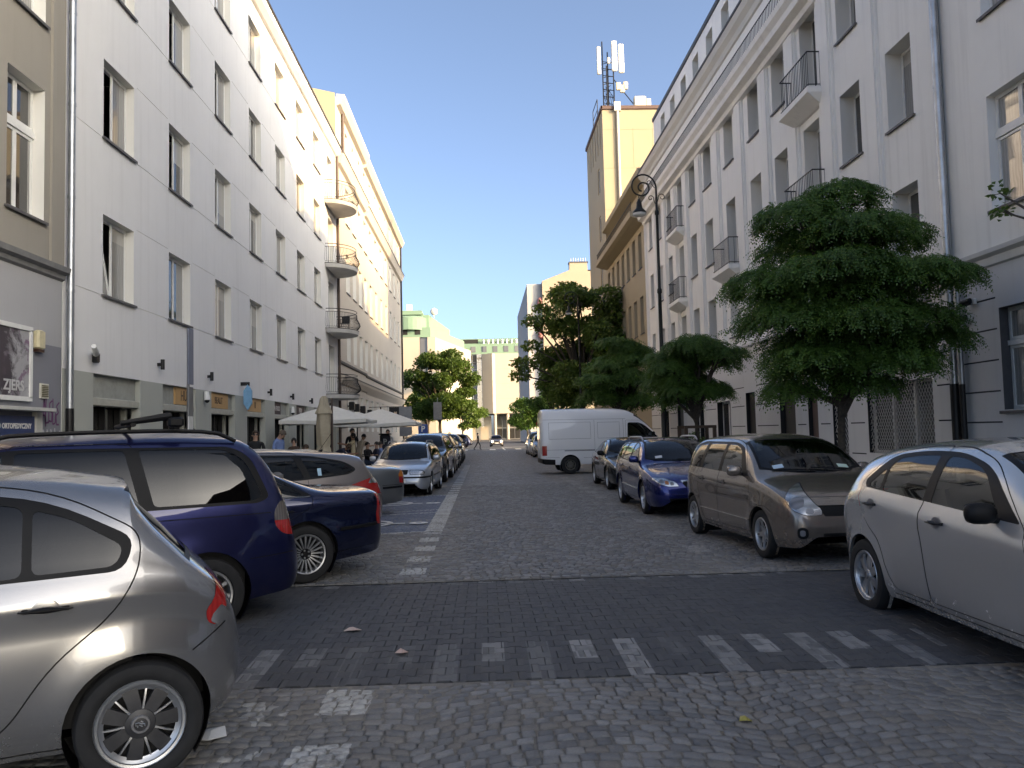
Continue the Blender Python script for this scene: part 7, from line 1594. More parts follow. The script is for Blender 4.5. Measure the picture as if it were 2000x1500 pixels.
def place(S, head, wheel, side, P):
    """car centre so that the outer face of one wheel stands at P"""
    lx, ly = S['L'] / 2 - S['wheels'][wheel], side * S['W'] / 2; c, s = math.cos(head), math.sin(head)
    return (P[0] - (lx * c - ly * s), P[1] - (lx * s + ly * c), 0.0)
H30 = R(210)
CARS = {}; FARCACHE = {}
def car(key, name, label, S, paint, head, wheel, side, P, **kw):
    loc = place(S, head, wheel, side, P); z = 0.012
    ck = (S['L'], S['wheel'], S.get('rails') is None) if kw.get('detail') else None
    if ck and ck in FARCACHE:                          # same model further off: copy it and repaint the copy
        src, old = FARCACHE[ck]; c = copy_tree(src); c.name = name; c.location = (loc[0], loc[1], z); c.rotation_euler = (0, 0, head); tag(c, label, 'car'); done = {}
        for o in c.children_recursive:
            if o.data and any(m_ == old for m_ in o.data.materials):
                if o.data.name not in done:
                    d = o.data.copy(); done[o.data.name] = d
                    for i, m_ in enumerate(d.materials):
                        if m_ == old: d.materials[i] = paint
                o.data = done[o.data.name]
        CARS[key] = c; return c
    CARS[key] = build_car(name, label, S, paint, (loc[0], loc[1], z), head, **kw)
    if ck: FARCACHE[ck] = (CARS[key], paint)
    return CARS[key]
car('micra', 'hatchback_car', 'silver round-backed hatchback with dark wheel cover in the left foreground', MICRA, P_SILV, R(207), 1, 1, (-1.66, 4.05))
car('sharan', 'people_carrier', 'dark blue people carrier with black roof rails behind the silver hatchback', SHARAN, P_BLUE, H30, 1, 1, (-2.36, 7.1))
car('volvo', 'saloon_car', 'navy saloon with many-spoked alloy wheels and tall red tail lights', VOLVO, P_NAVY, H30, 1, 1, (-2.02, 9.42))
car('wagon', 'estate_car', 'brown grey estate with wedge tail lights beyond the navy saloon', WAGON, P_GREYB, H30, 1, 1, (-2.42, 12.7))
car('bmw', 'saloon_car', 'matt grey saloon with amber and red tail lights beside the blue bay', BMW, P_GREYG, R(208), 1, 1, (-2.42, 16.9))
car('octavia', 'estate_car', 'silver estate facing the camera at the end of the blue bays', OCTAVIA, P_LBLUE, R(-93), 0, 1, (-1.45, 22.8))
car('cayenne', 'off_road_car', 'black off-road car with big clear headlights behind the silver estate', CAYENNE, P_BLACK, R(-92), 0, 1, (-1.28, 28.7))
car('auris', 'hatchback_car', 'warm silver hatchback with black mirrors and handles at the right edge', AURIS, P_SILV2, R(-90), 1, -1, (3.31, 7.19))
car('note', 'compact_car', 'bronze grey tall compact car with large teardrop headlights', NOTE, P_TAUPE, R(-86), 1, -1, (3.25, 12.85))
car('mazda', 'estate_car', 'bright blue estate with silver roof rails parked behind the bronze car', MAZDA, P_BLUE2, R(-90), 1, -1, (3.07, 18.72))
car('sedan', 'saloon_car', 'dark grey-green saloon with black mirror in front of the white van', SEDAN, P_DARKG, R(-90), 1, -1, (3.4, 25.6))
car('van', 'delivery_van', 'white high-roofed delivery van parked across the bay', SPRINTER, P_WHITE, R(2), 1, -1, (3.36, 31.97))
if True:
    far = dict(detail=0.5)
    car('f1', 'people_carrier', 'beige silver people carrier parked behind the black off-road car', SHARAN, P_BEIGE, R(-90), 0, 1, (-1.2, 34.6), **far)
    car('f2', 'estate_car', 'dark estate parked fourth in the left kerb row', OCTAVIA | dict(plateF=None), P_DARKG, R(-90), 0, 1, (-1.2, 40.4), **far)
    car('f3', 'off_road_car', 'black off-road car far down the left kerb row', CAYENNE, P_BLACK, R(-90), 0, 1, (-1.2, 46.3), **far)
    car('f4', 'hatchback_car', 'pale blue hatchback far down the left kerb row', NOTE, P_LBLUE, R(-90), 0, 1, (-1.25, 52.3), **far)
    car('f5', 'off_road_car', 'dark off-road car crossing at the far junction on the left', CAYENNE, P_NAVY, R(170), 0, 1, (-5.4, 97), **far)
    car('f6', 'saloon_car', 'small dark saloon beyond the far junction', SEDAN, P_DARKG, R(-90), 0, 1, (-4.2, 135), **far)
    car('g1', 'panel_van', 'small white panel van behind the tall delivery van', BERLINGO, P_WHITE, R(-90), 1, -1, (3.3, 50.8), **far)
    car('g2', 'hatchback_car', 'silver hatchback beyond the small white van', NOTE, P_SILV, R(-90), 1, -1, (3.25, 57.5), **far)
    car('g3', 'people_carrier', 'pale people carrier furthest in the right kerb row', SHARAN, P_LBLUE, R(-90), 1, -1, (3.25, 64.0), **far)
    car('g4', 'saloon_car', 'dark saloon waiting on the right beyond the zebra crossing', SEDAN, P_NAVY, R(-90), 1, -1, (6.6, 108), **far)
    car('g5', 'people_carrier', 'dark people carrier parked right of the far junction', SHARAN, P_BLACK, R(-90), 1, -1, (7.4, 118), **far)
    car('d1', 'hatchback_car', 'dark hatchback driving towards the camera with lit headlights', OCTAVIA | dict(plateF=(-.012, .44, None), rails=None), P_GREYB, R(-90), 0, -1, (0.75, 104), **far)

# ================================================================ trees
def leaf_material(name, c0, c1, trans=0.42):
    m = bpy.data.materials.new(name); m.use_nodes = True; t = m.node_tree; t.nodes.clear(); g = G(t)
    geo = g.n('ShaderNodeNewGeometry'); rnd = geo.outputs['Random Per Island']; p = geo.outputs['Position']
    c = g.mix(rnd, c0, c1); c = g.mix(g.m('MULTIPLY', g.ramp(g.noise(1.1, 3, 0.5, p), 0.35, 0.7), 0.5), c, tuple(x * 1.55 for x in c1))
    out = g.n('ShaderNodeOutputMaterial'); pb = g.n('ShaderNodeBsdfPrincipled'); tr = g.n('ShaderNodeBsdfTranslucent'); mx = g.n('ShaderNodeMixShader')
    g.put(pb.inputs['Base Color'], c); pb.inputs['Roughness'].default_value = 0.42; pb.inputs['Specular IOR Level'].default_value = 0.45
    g.put(tr.inputs[0], g.mix(0.5, c, (0.10, 0.20, 0.02))); mx.inputs[0].default_value = trans
    t.links.new(pb.outputs[0], mx.inputs[1]); t.links.new(tr.outputs[0], mx.inputs[2]); t.links.new(mx.outputs[0], out.inputs[0])
    return m
M_LEAF_R = leaf_material('robinia_leaf', (0.04, 0.092, 0.02), (0.085, 0.17, 0.035)); M_LEAF_M = leaf_material('maple_leaf', (0.075, 0.125, 0.032), (0.14, 0.205, 0.05)); M_LEAF_L = leaf_material('linden_leaf', (0.05, 0.092, 0.022), (0.095, 0.15, 0.036))
M_BARK = plain('bark', (0.055, 0.045, 0.034), 0.9, var=0.4, nscale=14, bumpy=0.8)

def unit(v): return v / np.maximum(1e-9, np.linalg.norm(v, axis=-1, keepdims=True))
def leaflets(P, D, Nn, ln, wd, mat, rng):
    """flat leaf faces: base P, direction D, plane normal Nn -> mesh arrays (a folded diamond of two triangles each)"""
    S = unit(np.cross(D, Nn)); k = len(P); ln = ln[:, None]; wd = wd[:, None]
    tip = P + D * ln; mid = P + D * ln * 0.48; up = Nn * (wd * 0.22)
    V = np.stack([P, mid + S * wd * 0.5 + up, tip, mid - S * wd * 0.5 + up], 1).reshape(-1, 3)
    base = (np.arange(k) * 4)[:, None]; F = np.concatenate([base + np.array([[0, 1, 2]]), base + np.array([[0, 2, 3]])], 0)
    return V, F
def crown_points(clumps, n, rng, shell=0.55, up=-0.35):
    """points on and just under the skin of flattened clumps, denser on top; returns positions, outward normals"""
    w = np.array([c[3] * c[4] for c in clumps]) ** 1.0; w /= w.sum(); ix = rng.choice(len(clumps), n, p=w); C = np.array(clumps, float)[ix]
    d = unit(rng.normal(size=(n, 3))); d[:, 2] = np.where(d[:, 2] < up, -d[:, 2], d[:, 2]); r = rng.uniform(shell, 1.0, n)[:, None] ** 0.6
    lump = 1 + 0.16 * np.sin(d[:, :1] * 5 + ix[:, None]) * np.cos(d[:, 1:2] * 6 + 2.1 * ix[:, None])
    R3 = np.stack([C[:, 3], C[:, 3] if C.shape[1] < 6 else C[:, 5], C[:, 4]], 1)
    return C[:, :3] + d * R3 * r * lump, unit(d / np.maximum(0.05, R3)), d
def pinnate(clumps, n, rng, leaf=0.28, pairs=6, lw=0.021, ll=0.05):
    """drooping feather leaves of many leaflets, as on a false acacia"""
    P, N, d = crown_points(clumps, n, rng); out = unit(np.stack([d[:, 0], d[:, 1], np.zeros(n)], 1) + rng.normal(0, 0.5, (n, 3)) * [1, 1, 0.1])
    Vs, Fs, off = [], [], 0; droop = rng.uniform(0.35, 1.15, n)[:, None]; L = leaf * rng.uniform(0.7, 1.25, n)[:, None]
    side = unit(np.cross(out, np.array([0, 0, 1.0]))); roll = rng.normal(0, 0.35, n)[:, None]; side = unit(side + np.array([0, 0, 1.0]) * roll)
    for k in range(pairs + 1):
        t = (k + 0.6) / (pairs + 0.6); pos = P + out * L * t * (1 - 0.25 * t * droop) - np.array([0, 0, 1.0]) * (L * droop * t * t * 0.75); tang = unit(out * (1 - 0.5 * t * droop) - np.array([0, 0, 1.0]) * droop * 1.5 * t)
        up = unit(np.cross(side, tang)); ln = rng.uniform(0.8, 1.15, n) * ll * (1.05 - 0.35 * abs(t - 0.45)); wd = rng.uniform(0.85, 1.2, n) * lw * 1.15
        for sg in ((1, -1) if k < pairs else (0,)):
            D = unit(side * sg + tang * (0.35 if sg else 1) - up * 0.25 + rng.normal(0, 0.12, (n, 3)))
            V, F = leaflets(pos, D, unit(up + rng.normal(0, 0.2, (n, 3))), ln, wd, None, rng); Vs.append(V); Fs.append(F + off); off += len(V)
    return np.concatenate(Vs), np.concatenate(Fs)
def simple_leaves(clumps, n, rng, size=0.16, shell=0.35):
    P, N, d = crown_points(clumps, n, rng, shell, -0.9); D = unit(d * [1, 1, 0.3] + rng.normal(0, 0.7, (n, 3)) - [0, 0, 0.45]); Nn = unit(np.array([0, 0, 1.0]) + rng.normal(0, 0.55, (n, 3))); Nn = unit(Nn - D * (Nn * D).sum(1, keepdims=True))
    return leaflets(P, D, Nn, rng.uniform(0.7, 1.3, n) * size, rng.uniform(0.6, 1.0, n) * size, None, rng)
def tree(name, label, base, th, r0, clumps, mesh_vf, mat, seed=1, lean=(0, 0), twigs=40, limb_r=0.045):
    rr = random.Random(seed); t = thing(name, label, 'tree', base); bx, by, bz = base; m = MB()
    pth = [(bx + lean[0] * (i / 6) ** 1.5 + rr.uniform(-.02, .02), by + lean[1] * i / 6, bz - 0.05 + (th + 0.05) * i / 6) for i in range(7)]
    m.tube(pth, [r0 * (1.35 if i == 0 else 1.12 if i == 1 else 1 - 0.06 * i) for i in range(7)], 12)
    for c in clumps:
        e = Vector(c[:3]); z0 = bz + th * rr.uniform(0.72, 1.0); s = Vector((bx + lean[0] * 0.9, by + lean[1] * 0.9, z0)); md = (s + e) / 2 + Vector((rr.uniform(-.2, .2), rr.uniform(-.2, .2), 0.12 * (e - s).length))
        pts = [s.lerp(md, k / 3) for k in range(3)] + [md.lerp(e, k / 3) for k in range(4)]
        m.tube(pts, [limb_r * (1.5 - 1.1 * k / 6) for k in range(7)], 6)
        for _ in range(max(1, twigs // len(clumps))):
            a = rr.uniform(0, 6.28); q = e + Vector((math.cos(a) * c[3] * 0.8, math.sin(a) * c[3] * 0.8, rr.uniform(-.2, .5) * c[4])); m.tube([md.lerp(e, rr.uniform(.3, 1)), (md.lerp(e, .8) + q) / 2 + Vector((0, 0, .05)), q], [limb_r * .4, limb_r * .3, limb_r * .15], 4)
    m.build('trunk', M_BARK, t, smooth=True)
    ob('crown', np_mesh('crown', mesh_vf[0], mesh_vf[1], mat), t)
    return t
# the big false acacia on the right, pads read off its outline
BIG = [(6.62, 14.5, 5.72, .62, .42), (5.75, 14.3, 5.30, .78, .40), (7.25, 14.7, 5.05, .98, .45), (6.5, 13.9, 4.95, .9, .4), (6.4, 15.3, 4.95, 1.0, .45), (5.15, 14.4, 4.15, .72, .36), (8.25, 14.6, 4.28, .80, .36), (6.15, 13.7, 4.25, 1.05, .42), (7.2, 13.5, 4.1, .9, .38), (6.4, 15.9, 4.1, 1.1, .45), (5.5, 14.2, 3.45, .95, .38), (7.35, 14.3, 3.45, 1.05, .4), (8.35, 14.7, 3.15, .62, .3), (6.4, 13.5, 3.35, .9, .38), (7.0, 15.8, 3.2, 1.0, .4), (5.75, 13.9, 2.75, .78, .32), (6.9, 13.9, 2.65, .9, .34), (6.2, 15.0, 2.55, .9, .32), (7.6, 14.9, 2.85, .8, .3), (5.6, 14.7, 2.25, .5, .25), (6.75, 14.2, 2.3, .55, .26), (6.5, 14.5, 3.9, 1.2, .8), (6.5, 14.6, 3.0, 1.3, .5)]
rg = np.random.default_rng(5)
tree('robinia_tree', 'large dark green tree with layered drooping foliage before the white pilaster house', (6.36, 14.5, 0.12), 2.3, .085, BIG, pinnate(BIG, 19000, rg, .27, 6, .026, .056), M_LEAF_R, 3, (0.1, 0), 60)
def umbrella(cx, cy, z0, z1, rad, n, seed):
    rr = random.Random(seed); out = []
    for i in range(n):
        a = rr.uniform(0, 6.28); q = math.sqrt(rr.uniform(0.02, 1)); h = rr.uniform(0, 1); k = math.sin(math.pi * (0.22 + 0.72 * h)); out.append((cx + math.cos(a) * q * rad * k * .8, cy + math.sin(a) * q * rad * k * .8, lerp(z0, z1, h) , rad * rr.uniform(.3, .48), rad * rr.uniform(.15, .24)))
    return out
c2 = umbrella(6.85, 26.0, 2.45, 4.3, 1.85, 20, 4); tree('robinia_tree', 'round-headed dark green tree in a wooden guard behind the bronze car', (6.8, 26.0, 0.12), 2.4, .07, c2, pinnate(c2, 9000, rg, .30, 5, .030, .066), M_LEAF_R, 5, (0, 0), 40)
c3 = umbrella(6.75, 40.0, 2.9, 6.0, 2.15, 22, 9); tree('robinia_tree', 'tiered dark green tree behind the white delivery van', (6.8, 40.0, 0.12), 2.8, .09, c3, pinnate(c3, 8000, rg, .36, 4, .05, .11), M_LEAF_R, 6, (0, 0), 40)
def spread(cx, cy, z0, z1, rad, n, seed, rk=(.28, .45)):
    rr = random.Random(seed); out = []
    for i in range(n):
        a = rr.uniform(0, 6.28); h = rr.uniform(0, 1); k = math.sin(math.pi * (0.15 + 0.75 * h)) ** .7; q = math.sqrt(rr.uniform(0.1, 1)); s = rad * rr.uniform(*rk); out.append((cx + math.cos(a) * q * rad * k, cy + math.sin(a) * q * rad * k, lerp(z0, z1, h), s, s * rr.uniform(.45, .7)))
    return out
c4 = spread(7.2, 56, 4.0, 11.4, 3.4, 46, 12, (.26, .42)) + [(3.6, 56, 9.3, .8, .4), (2.9, 56, 6.4, .9, .5), (3.4, 56, 7.6, .7, .4), (2.6, 56, 5.6, .7, .4), (4.2, 56, 10.2, .6, .35)]
tree('maple_tree', 'tall loose maple tree with spreading boughs beside the tan house', (6.9, 56, 0.12), 4.4, .2, c4, simple_leaves(c4, 34000, rg, .22), M_LEAF_M, 7, (0, 0), 150, .07)
c5 = spread(-4.9, 95, 4.0, 10.9, 3.9, 34, 21, (.26, .42)); tree('linden_tree', 'yellow-green linden tree on the left beyond the cream house', (-5.0, 95, 0), 4.0, .22, c5, simple_leaves(c5, 24000, rg, .29), M_LEAF_L, 8, (0, 0), 80, .07)
c6 = spread(-6.5, 104, 3.0, 7.5, 3.0, 20, 33, (.3, .45)); tree('linden_tree', 'lower dark tree half hidden behind the yellow-green linden', (-7.0, 104, 0), 3.2, .2, c6, simple_leaves(c6, 7000, rg, .3), M_LEAF_M, 9, (0, 0), 40, .06)
c9 = spread(-2.0, 118, 2.8, 6.2, 2.2, 16, 35, (.3, .45)); tree('linden_tree', 'small street tree beside the far carriageway on the left', (-3.0, 118, 0), 2.8, .15, c9, simple_leaves(c9, 5000, rg, .3), M_LEAF_M, 19, (0, 0), 30, .05)
for i, (x, y, h, r_, lb) in enumerate(((6.6, 74, 6.0, 2.4, 'nearest the zebra crossing'), (6.0, 88, 5.6, 2.5, 'just past the zebra crossing'), (5.6, 104, 5.4, 2.3, 'furthest down the right pavement'))):
    c7 = spread(x, y, 2.4, h, r_, 20, 40 + i, (.32, .48)); tree('street_tree', 'low dark bushy street tree on the right, ' + lb, (x, y, 0.0), 2.2, .14, c7, simple_leaves(c7, 6500, rg, .24), M_LEAF_R, 11 + i, (0, 0), 30, .06)
c8 = [(9.08, 13.75, 5.62, .16, .2), (9.02, 13.62, 5.25, .16, .12), (9.0, 11.7, 5.3, .4, .4), (8.9, 11.2, 4.6, .5, .4), (8.5, 10.3, 5.0, .8, .7)]
tree('maple_tree', 'leafy sprig of a street tree at the right picture edge', (8.4, 10.9, 0.12), 3.4, .1, c8, simple_leaves(c8, 1300, rg, .10), M_LEAF_L, 15, (0, 0), 12, .03)
# wooden guard round the second tree
tg = thing('tree_guard', 'brown wooden guard frame round the young tree trunk', 'tree guard', (6.8, 26, 0.12)); MW = plain('guard_wood', (0.07, 0.045, 0.03), 0.8, var=.3)
for dx in (-.45, .45):
    for dy in (-.45, .45): m = MB(); m.box(6.8 + dx - .05, 26 + dy - .05, .12, 6.8 + dx + .05, 26 + dy + .05, 1.75); m.build('post', MW, tg)
for dy in (-.45, .45):
    for z in (.7, 1.66): m = MB(); m.box(6.3, 26 + dy - .062, z, 7.3, 26 + dy - .051 if dy < 0 else 26 + dy + .062, z + .09); m.build('rail', MW, tg)
sh = [(5.9, 27.2, .7, .5, .45), (6.2, 28.2, .8, .5, .5), (7.4, 29, .9, .6, .6)]
for i, c in enumerate(sh):
    t = thing('shrub', ['dark clipped shrub beside the wooden tree guard', 'dark shrub between tree guard and lamp post', 'taller dark shrub by the house wall behind the lamp'][i], 'shrub', (c[0], c[1], .12)); v, f = simple_leaves([c], 1600, rg, .07, .6); ob('foliage', np_mesh('foliage', v, f, M_LEAF_R), t); m = MB(); m.tube([(c[0], c[1], .1), (c[0], c[1], c[2])], .03, 6); m.build('stem', M_BARK, t)

# ================================================================ street furniture
M_LAMPB = plain('lamp_black', (0.014, 0.016, 0.016), 0.42, 0.4); M_OPAL = plain('opal_glass', (0.72, 0.72, 0.70), 0.25); M_CANVAS = plain('parasol_canvas', (0.66, 0.64, 0.58), 0.9, var=.05); M_CANVASB = plain('parasol_beige', (0.42, 0.36, 0.26), 0.9, var=.1)
M_SIGNB = plain('sign_back', (0.20, 0.205, 0.21), 0.5, 0.4); M_PBLUE = plain('parking_blue', (0.015, 0.06, 0.26), 0.4); M_POST = plain('galvanised_post', (0.30, 0.31, 0.32), 0.5, 0.6)
def street_lamp(base, label):
    t = thing('street_lamp', label, 'street lamp', base, 0, 'crook-shaped street lamps'); m = MB()
    prof = [(.20, 0), (.20, .08), (.17, .12), (.15, .5), (.165, .55), (.12, .62), (.11, 1.1), (.13, 1.14), (.09, 1.22), (.078, 3.2), (.10, 3.24), (.10, 3.34), (.072, 3.4), (.06, 6.3), (.085, 6.34), (.085, 6.44), (.056, 6.5), (.048, 9.1), (.075, 9.14), (.075, 9.24), (.045, 9.3), (.042, 9.75)]
    m.lathe(prof, 16); m.build('post', M_LAMPB, t, False, True)
    m = MB(); c = (-.50, 10.12)
    pts = [(0, 0, 9.7), (0.0, 0, 9.95)] + [(c[0] + (.50 - .012 * k) * math.cos(R(a)), 0, c[1] + (.50 - .012 * k) * math.sin(R(a)) * 1.05) for k, a in enumerate(range(0, 235, 15))]
    r_ = .32
    for k, a in enumerate(range(235, 620, 20)): r_ = max(.10, r_ * .955); pts.append((c[0] + .02 + r_ * math.cos(R(a)), 0, c[1] - .02 + r_ * math.sin(R(a))))
    m.tube(pts, [.036] * 4 + [.03] * (len(pts) - 4), 8)
    for sc, ox, oz, fl in ((.14, .20, 9.75, 1), (.11, -.2, 9.72, -1), (.09, -.25, 10.28, -1)):
        q = [(fl * .02 if sc > .12 else -.05, 0, oz - .2)]
        for a in range(200, -200, -20): s_ = sc * (1 - (200 - a) / 560); q.append((ox + fl * -s_ * math.cos(R(a)) * -1, 0, oz + s_ * math.sin(R(a))))
        m.tube(q, .014, 6)
    m.build('crook', M_LAMPB, t, False, True)
    m = MB(); m.tube([(-.62, 0, 9.84), (-.62, 0, 9.68)], .02, 6); m.lathe([(.02, 9.70), (.05, 9.68), (.06, 9.63), (.09, 9.59), (.10, 9.46), (.12, 9.36), (.22, 9.26), (.245, 9.21), (.245, 9.18)], 20, (-.62, 0, 0)); lo = m.build('lantern', M_LAMPB, t, False, True)
    m = MB(); m.lathe([(.235, 9.18), (.22, 9.12), (.15, 9.08), (0.0, 9.07)], 20, (-.62, 0, 0)); m.build('glass', M_OPAL, lo, False, True)
street_lamp((6.3, 28.4, .12), 'tall black crook-topped street lamp before the white pilaster house'); street_lamp((6.3, 52.5, .12), 'second black crook-topped street lamp rising out of the maple')

def parasol(x, y, half, zt, ze, label, pole=True):
    t = thing('cafe_parasol', label, 'parasol', (x, y, .12), 0, 'open cafe parasols'); m = MB(); n = 12; ring = []
    for i in range(4 * n):
        k, f = divmod(i, n); f = f / n * 2 - 1; p = [(f, -1), (1, f), (-f, 1), (-1, -f)][k]; ring.append(p)
    rows = []
    for r_ in (.04, .25, .5, .75, 1.0): rows.append([(x + a * half * r_, y + b * half * r_, zt - (zt - ze) * r_ ** 1.08 - .07 * r_ * (1 - max(abs(a), abs(b)) * (abs(a * b)) ** .5) * (1 - abs(abs(a) - abs(b)) * 0) ) for a, b in ring])
    m.loft(rows); m.loft([rows[-1], [(p[0], p[1], p[2] - .14) for p in rows[-1]]]); m.build('canopy', M_CANVAS, t, smooth=True, angle=60)
    m = MB(); m.tube([(x, y, .12), (x, y, zt + .1)], .03, 8); m.build('pole', M_BLACK, t); m = MB(); m.rbox(x - .35, y - .35, .12, x + .35, y + .35, .2, .03); m.build('base', M_CONC, t)
    for a, b in ((1, 1), (1, -1), (-1, 1), (-1, -1)): m = MB(); m.tube([(x, y, zt - .06), (x + a * half * .97, y + b * half * .97, ze - .02)], .012, 5); m.build('rib', M_BLACK, t)
parasol(-6.15, 33.2, 1.65, 2.95, 2.35, 'nearest open white cafe parasol by the shop piers'); parasol(-4.75, 38.2, 1.75, 2.92, 2.25, 'open white cafe parasol nearer the parked cars')
parasol(-6.5, 42.5, 1.6, 2.95, 2.35, 'furthest open white cafe parasol under the balconies')
t = thing('closed_parasol', 'tall closed beige parasol tied at the waist before the cafe', 'parasol', (-5.25, 27.2, .12)); m = MB(); rows = []
for z, r_ in ((.55, .30), (.9, .27), (1.3, .20), (1.36, .17), (1.45, .21), (2.0, .23), (2.42, .20), (2.44, .27), (2.5, .25), (2.75, .14), (2.95, .10), (3.02, .03)):
    rows.append([(-5.25 + (r_ + .035 * math.sin(5 * a + z * 2.2)) * math.cos(a), 27.2 + (r_ + .035 * math.sin(5 * a + z * 2.2)) * math.sin(a), z) for a in [2 * math.pi * i / 30 for i in range(30)]])
m.loft(rows); m.build('canopy', M_CANVASB, t, smooth=True, angle=70); m = MB(); m.tube([(-5.25, 27.2, .12), (-5.25, 27.2, 3.0)], .03, 8); m.tube([(-5.0, 27.3, .2), (-5.0, 27.3, 2.95)], .035, 8); m.build('pole', M_COPPER, t); m = MB(); m.rbox(-5.6, 26.85, .12, -4.9, 27.55, .2, .03); m.build('base', M_CONC, t)

def post_sign(name, label, cat, x, y, h, panels, mat_post=None, r_=.03, base=.12):
    t = thing(name, label, cat, (x, y, base)); m = MB(); m.tube([(x, y, base), (x, y, h)], r_, 8); m.build('post', mat_post or M_POST, t)
    for pn in panels: pn(t, x, y)
    return t
def rect_panel(w, h, z, mat, txt=None, tm=None, ax='y', size=.3, side=-1):
    def f(t, x, y):
        m = MB()
        if ax == 'y': m.rbox(x - w / 2, y + side * .06, z, x + w / 2, y + side * .035, z + h, .004)
        else: m.rbox(x + .035, y - w / 2, z, x + .06, y + w / 2, z + h, .004)
        m.build('panel', mat, t)
        if txt: text_mesh('lettering', txt, size, tm, t, (x, y + side * .064, z + h / 2), (R(90), 0, 0), 'CENTER', .002, .01)
    return f
post_sign('parking_info_post', 'slim grey post with edge-on information panels by the blue people carrier', 'sign', -6.0, 16.9, 3.95, [rect_panel(.28, 1.15, 2.8, plain('info_panel', (0.16, 0.18, 0.24), .5), ax='x'), rect_panel(.24, .6, 2.15, M_SIGNB, ax='x'), rect_panel(.24, .4, 1.75, plain('paper_notice', (.6, .6, .58), .7), ax='x')], M_SIGNB)
post_sign('traffic_sign', 'grey back of a large square traffic sign by the parasols', 'sign', -4.15, 44, 3.2, [rect_panel(.68, 1.0, 2.2, M_SIGNB), rect_panel(.66, .5, 1.62, M_SIGNB)])
post_sign('traffic_sign', 'grey back of a narrow traffic sign in front of the linden', 'sign', -4.1, 74, 5.0, [rect_panel(.75, 1.6, 3.0, M_SIGNB)])
post_sign('parking_sign', 'blue parking sign with a white letter P before the linden', 'sign', -4.55, 62, 2.6, [rect_panel(.72, .72, 1.75, M_PBLUE, 'P', plain('sign_letter', (.75, .75, .75), .5), 'y', .62)])
def disc(t, x, y):
    m = MB(); m.lathe([(0, -.02), (.33, -.02), (.33, 0), (0, 0)], 24, (x, y - .06, 2.42), 'Y'); m.build('disc', plain('sign_red', (.42, .02, .02), .45), t); m = MB(); m.box(x - .24, y - .092, 2.36, x + .24, y - .081, 2.48); m.build('white_bar', M_OPAL, t); m = MB(); m.box(x - .26, y - .05, 1.72, x + .26, y - .03, 2.0); m.build('plate', M_SIGNB, t)
post_sign('no_entry_sign', 'red round no-entry sign with white bar above the small vans', 'sign', 4.95, 72, 2.75, [disc])
# parking meter with a P
t = thing('parking_meter', 'dark navy parking meter with a white letter P beside the cafe', 'parking meter', (-4.75, 39.8, .12)); m = MB(); m.rbox(-5.0, 39.65, .12, -4.5, 39.95, 1.72, .04); m.build('cabinet', plain('meter_navy', (0.012, 0.02, 0.05), .4), t); text_mesh('lettering', 'P', .36, plain('meter_letter', (.8, .85, .9), .4), t, (-4.75, 39.645, 1.38), (R(90), 0, 0), 'CENTER', .002, .012); m = MB(); m.rbox(-5.05, 39.6, 1.72, -4.45, 40.0, 1.78, .02); m.build('cap', M_BLACK, t)
t = thing('projecting_sign', 'black square projecting shop sign with a cream pear-shaped figure', 'sign', (XL, 60, 2.5)); m = MB(); m.box(-6.85, 59.97, 2.45, -5.95, 60.03, 3.75); m.build('panel', M_BLACK, t); m = MB(); m.box(XL, 59.98, 3.76, -5.9, 60.02, 3.8); m.build('bracket', M_BLACK, t)
m = MB()
for cx, cz, rx, rz in ((-6.33, 2.95, .20, .24), (-6.38, 3.22, .10, .16), (-6.45, 3.36, .05, .06), (-6.33, 3.36, .05, .06)): m.prism([(cx + rx * math.cos(a), cz + rz * math.sin(a)) for a in [2 * math.pi * i / 14 for i in range(14)]], 0, .01, lambda u, v, w, k=cx: (u, 59.965 - w - .001 * (k + 7), v))
m.build('figure', plain('figure_cream', (.6, .45, .32), .6), t)
for i, (y, z) in enumerate(((50.6, 3.55), (52.5, 3.5), (55.2, 3.45), (58.5, 3.3))):
    t = thing('wall_box', 'small black floodlight box on the cream house, ' + ('nearest the balconies', 'second along', 'third along', 'nearest the projecting sign')[i], 'lamp', (XL, y, z - .2), 0, 'black floodlights on the cream house'); m = MB(); m.rbox(XL + .1, y - .22, z - .25, XL + .42, y + .22, z + .25, .03); m.build('housing', M_BLACK, t); m = MB(); m.box(XL, y - .04, z - .04, XL + .11, y + .04, z + .04); m.build('bracket', M_BLACK, t)
# awning far right
t = thing('awning', 'tan awning over a shop front far down the right side', 'awning', (9.5, 78, 2.2)); m = MB(); m.quad((9.6, 74, 3.4), (9.6, 80, 3.4), (7.2, 80, 2.7), (7.2, 74, 2.7)); m.quad((7.2, 74, 2.7), (7.2, 80, 2.7), (7.2, 80, 2.45), (7.2, 74, 2.45)); m.poly([(9.6, 74, 3.4), (7.2, 74, 2.7), (7.2, 74, 2.45), (9.6, 74, 2.9)]); m.build('canvas', plain('awning_tan', (.42, .33, .2), .9), t); m = MB(); m.tube([(7.25, 74.05, 0), (7.25, 74.05, 2.6)], .03, 6); m.build('post', M_BLACK, t)
# cafe tables and chairs half hidden by the cars
def cafe_set(x, y, i):
    t = thing('cafe_table', ['small dark round cafe table under the nearest parasol', 'small dark cafe table behind the silver estate', 'small dark cafe table by the parking meter'][i], 'table', (x, y, .12)); m = MB(); m.lathe([(.36, .72), (.36, .75), (0, .75)], 18, (x, y, .12)); m.build('top', M_BLACK, t); m = MB(); m.lathe([(.22, 0), (.2, .03), (.03, .06), (.03, .72)], 12, (x, y, .12)); m.build('pedestal', M_BLACK, t)
for i, (x, y) in enumerate(((-6.3, 31.5), (-4.7, 34.2), (-5.6, 37.3))): cafe_set(x, y, i)
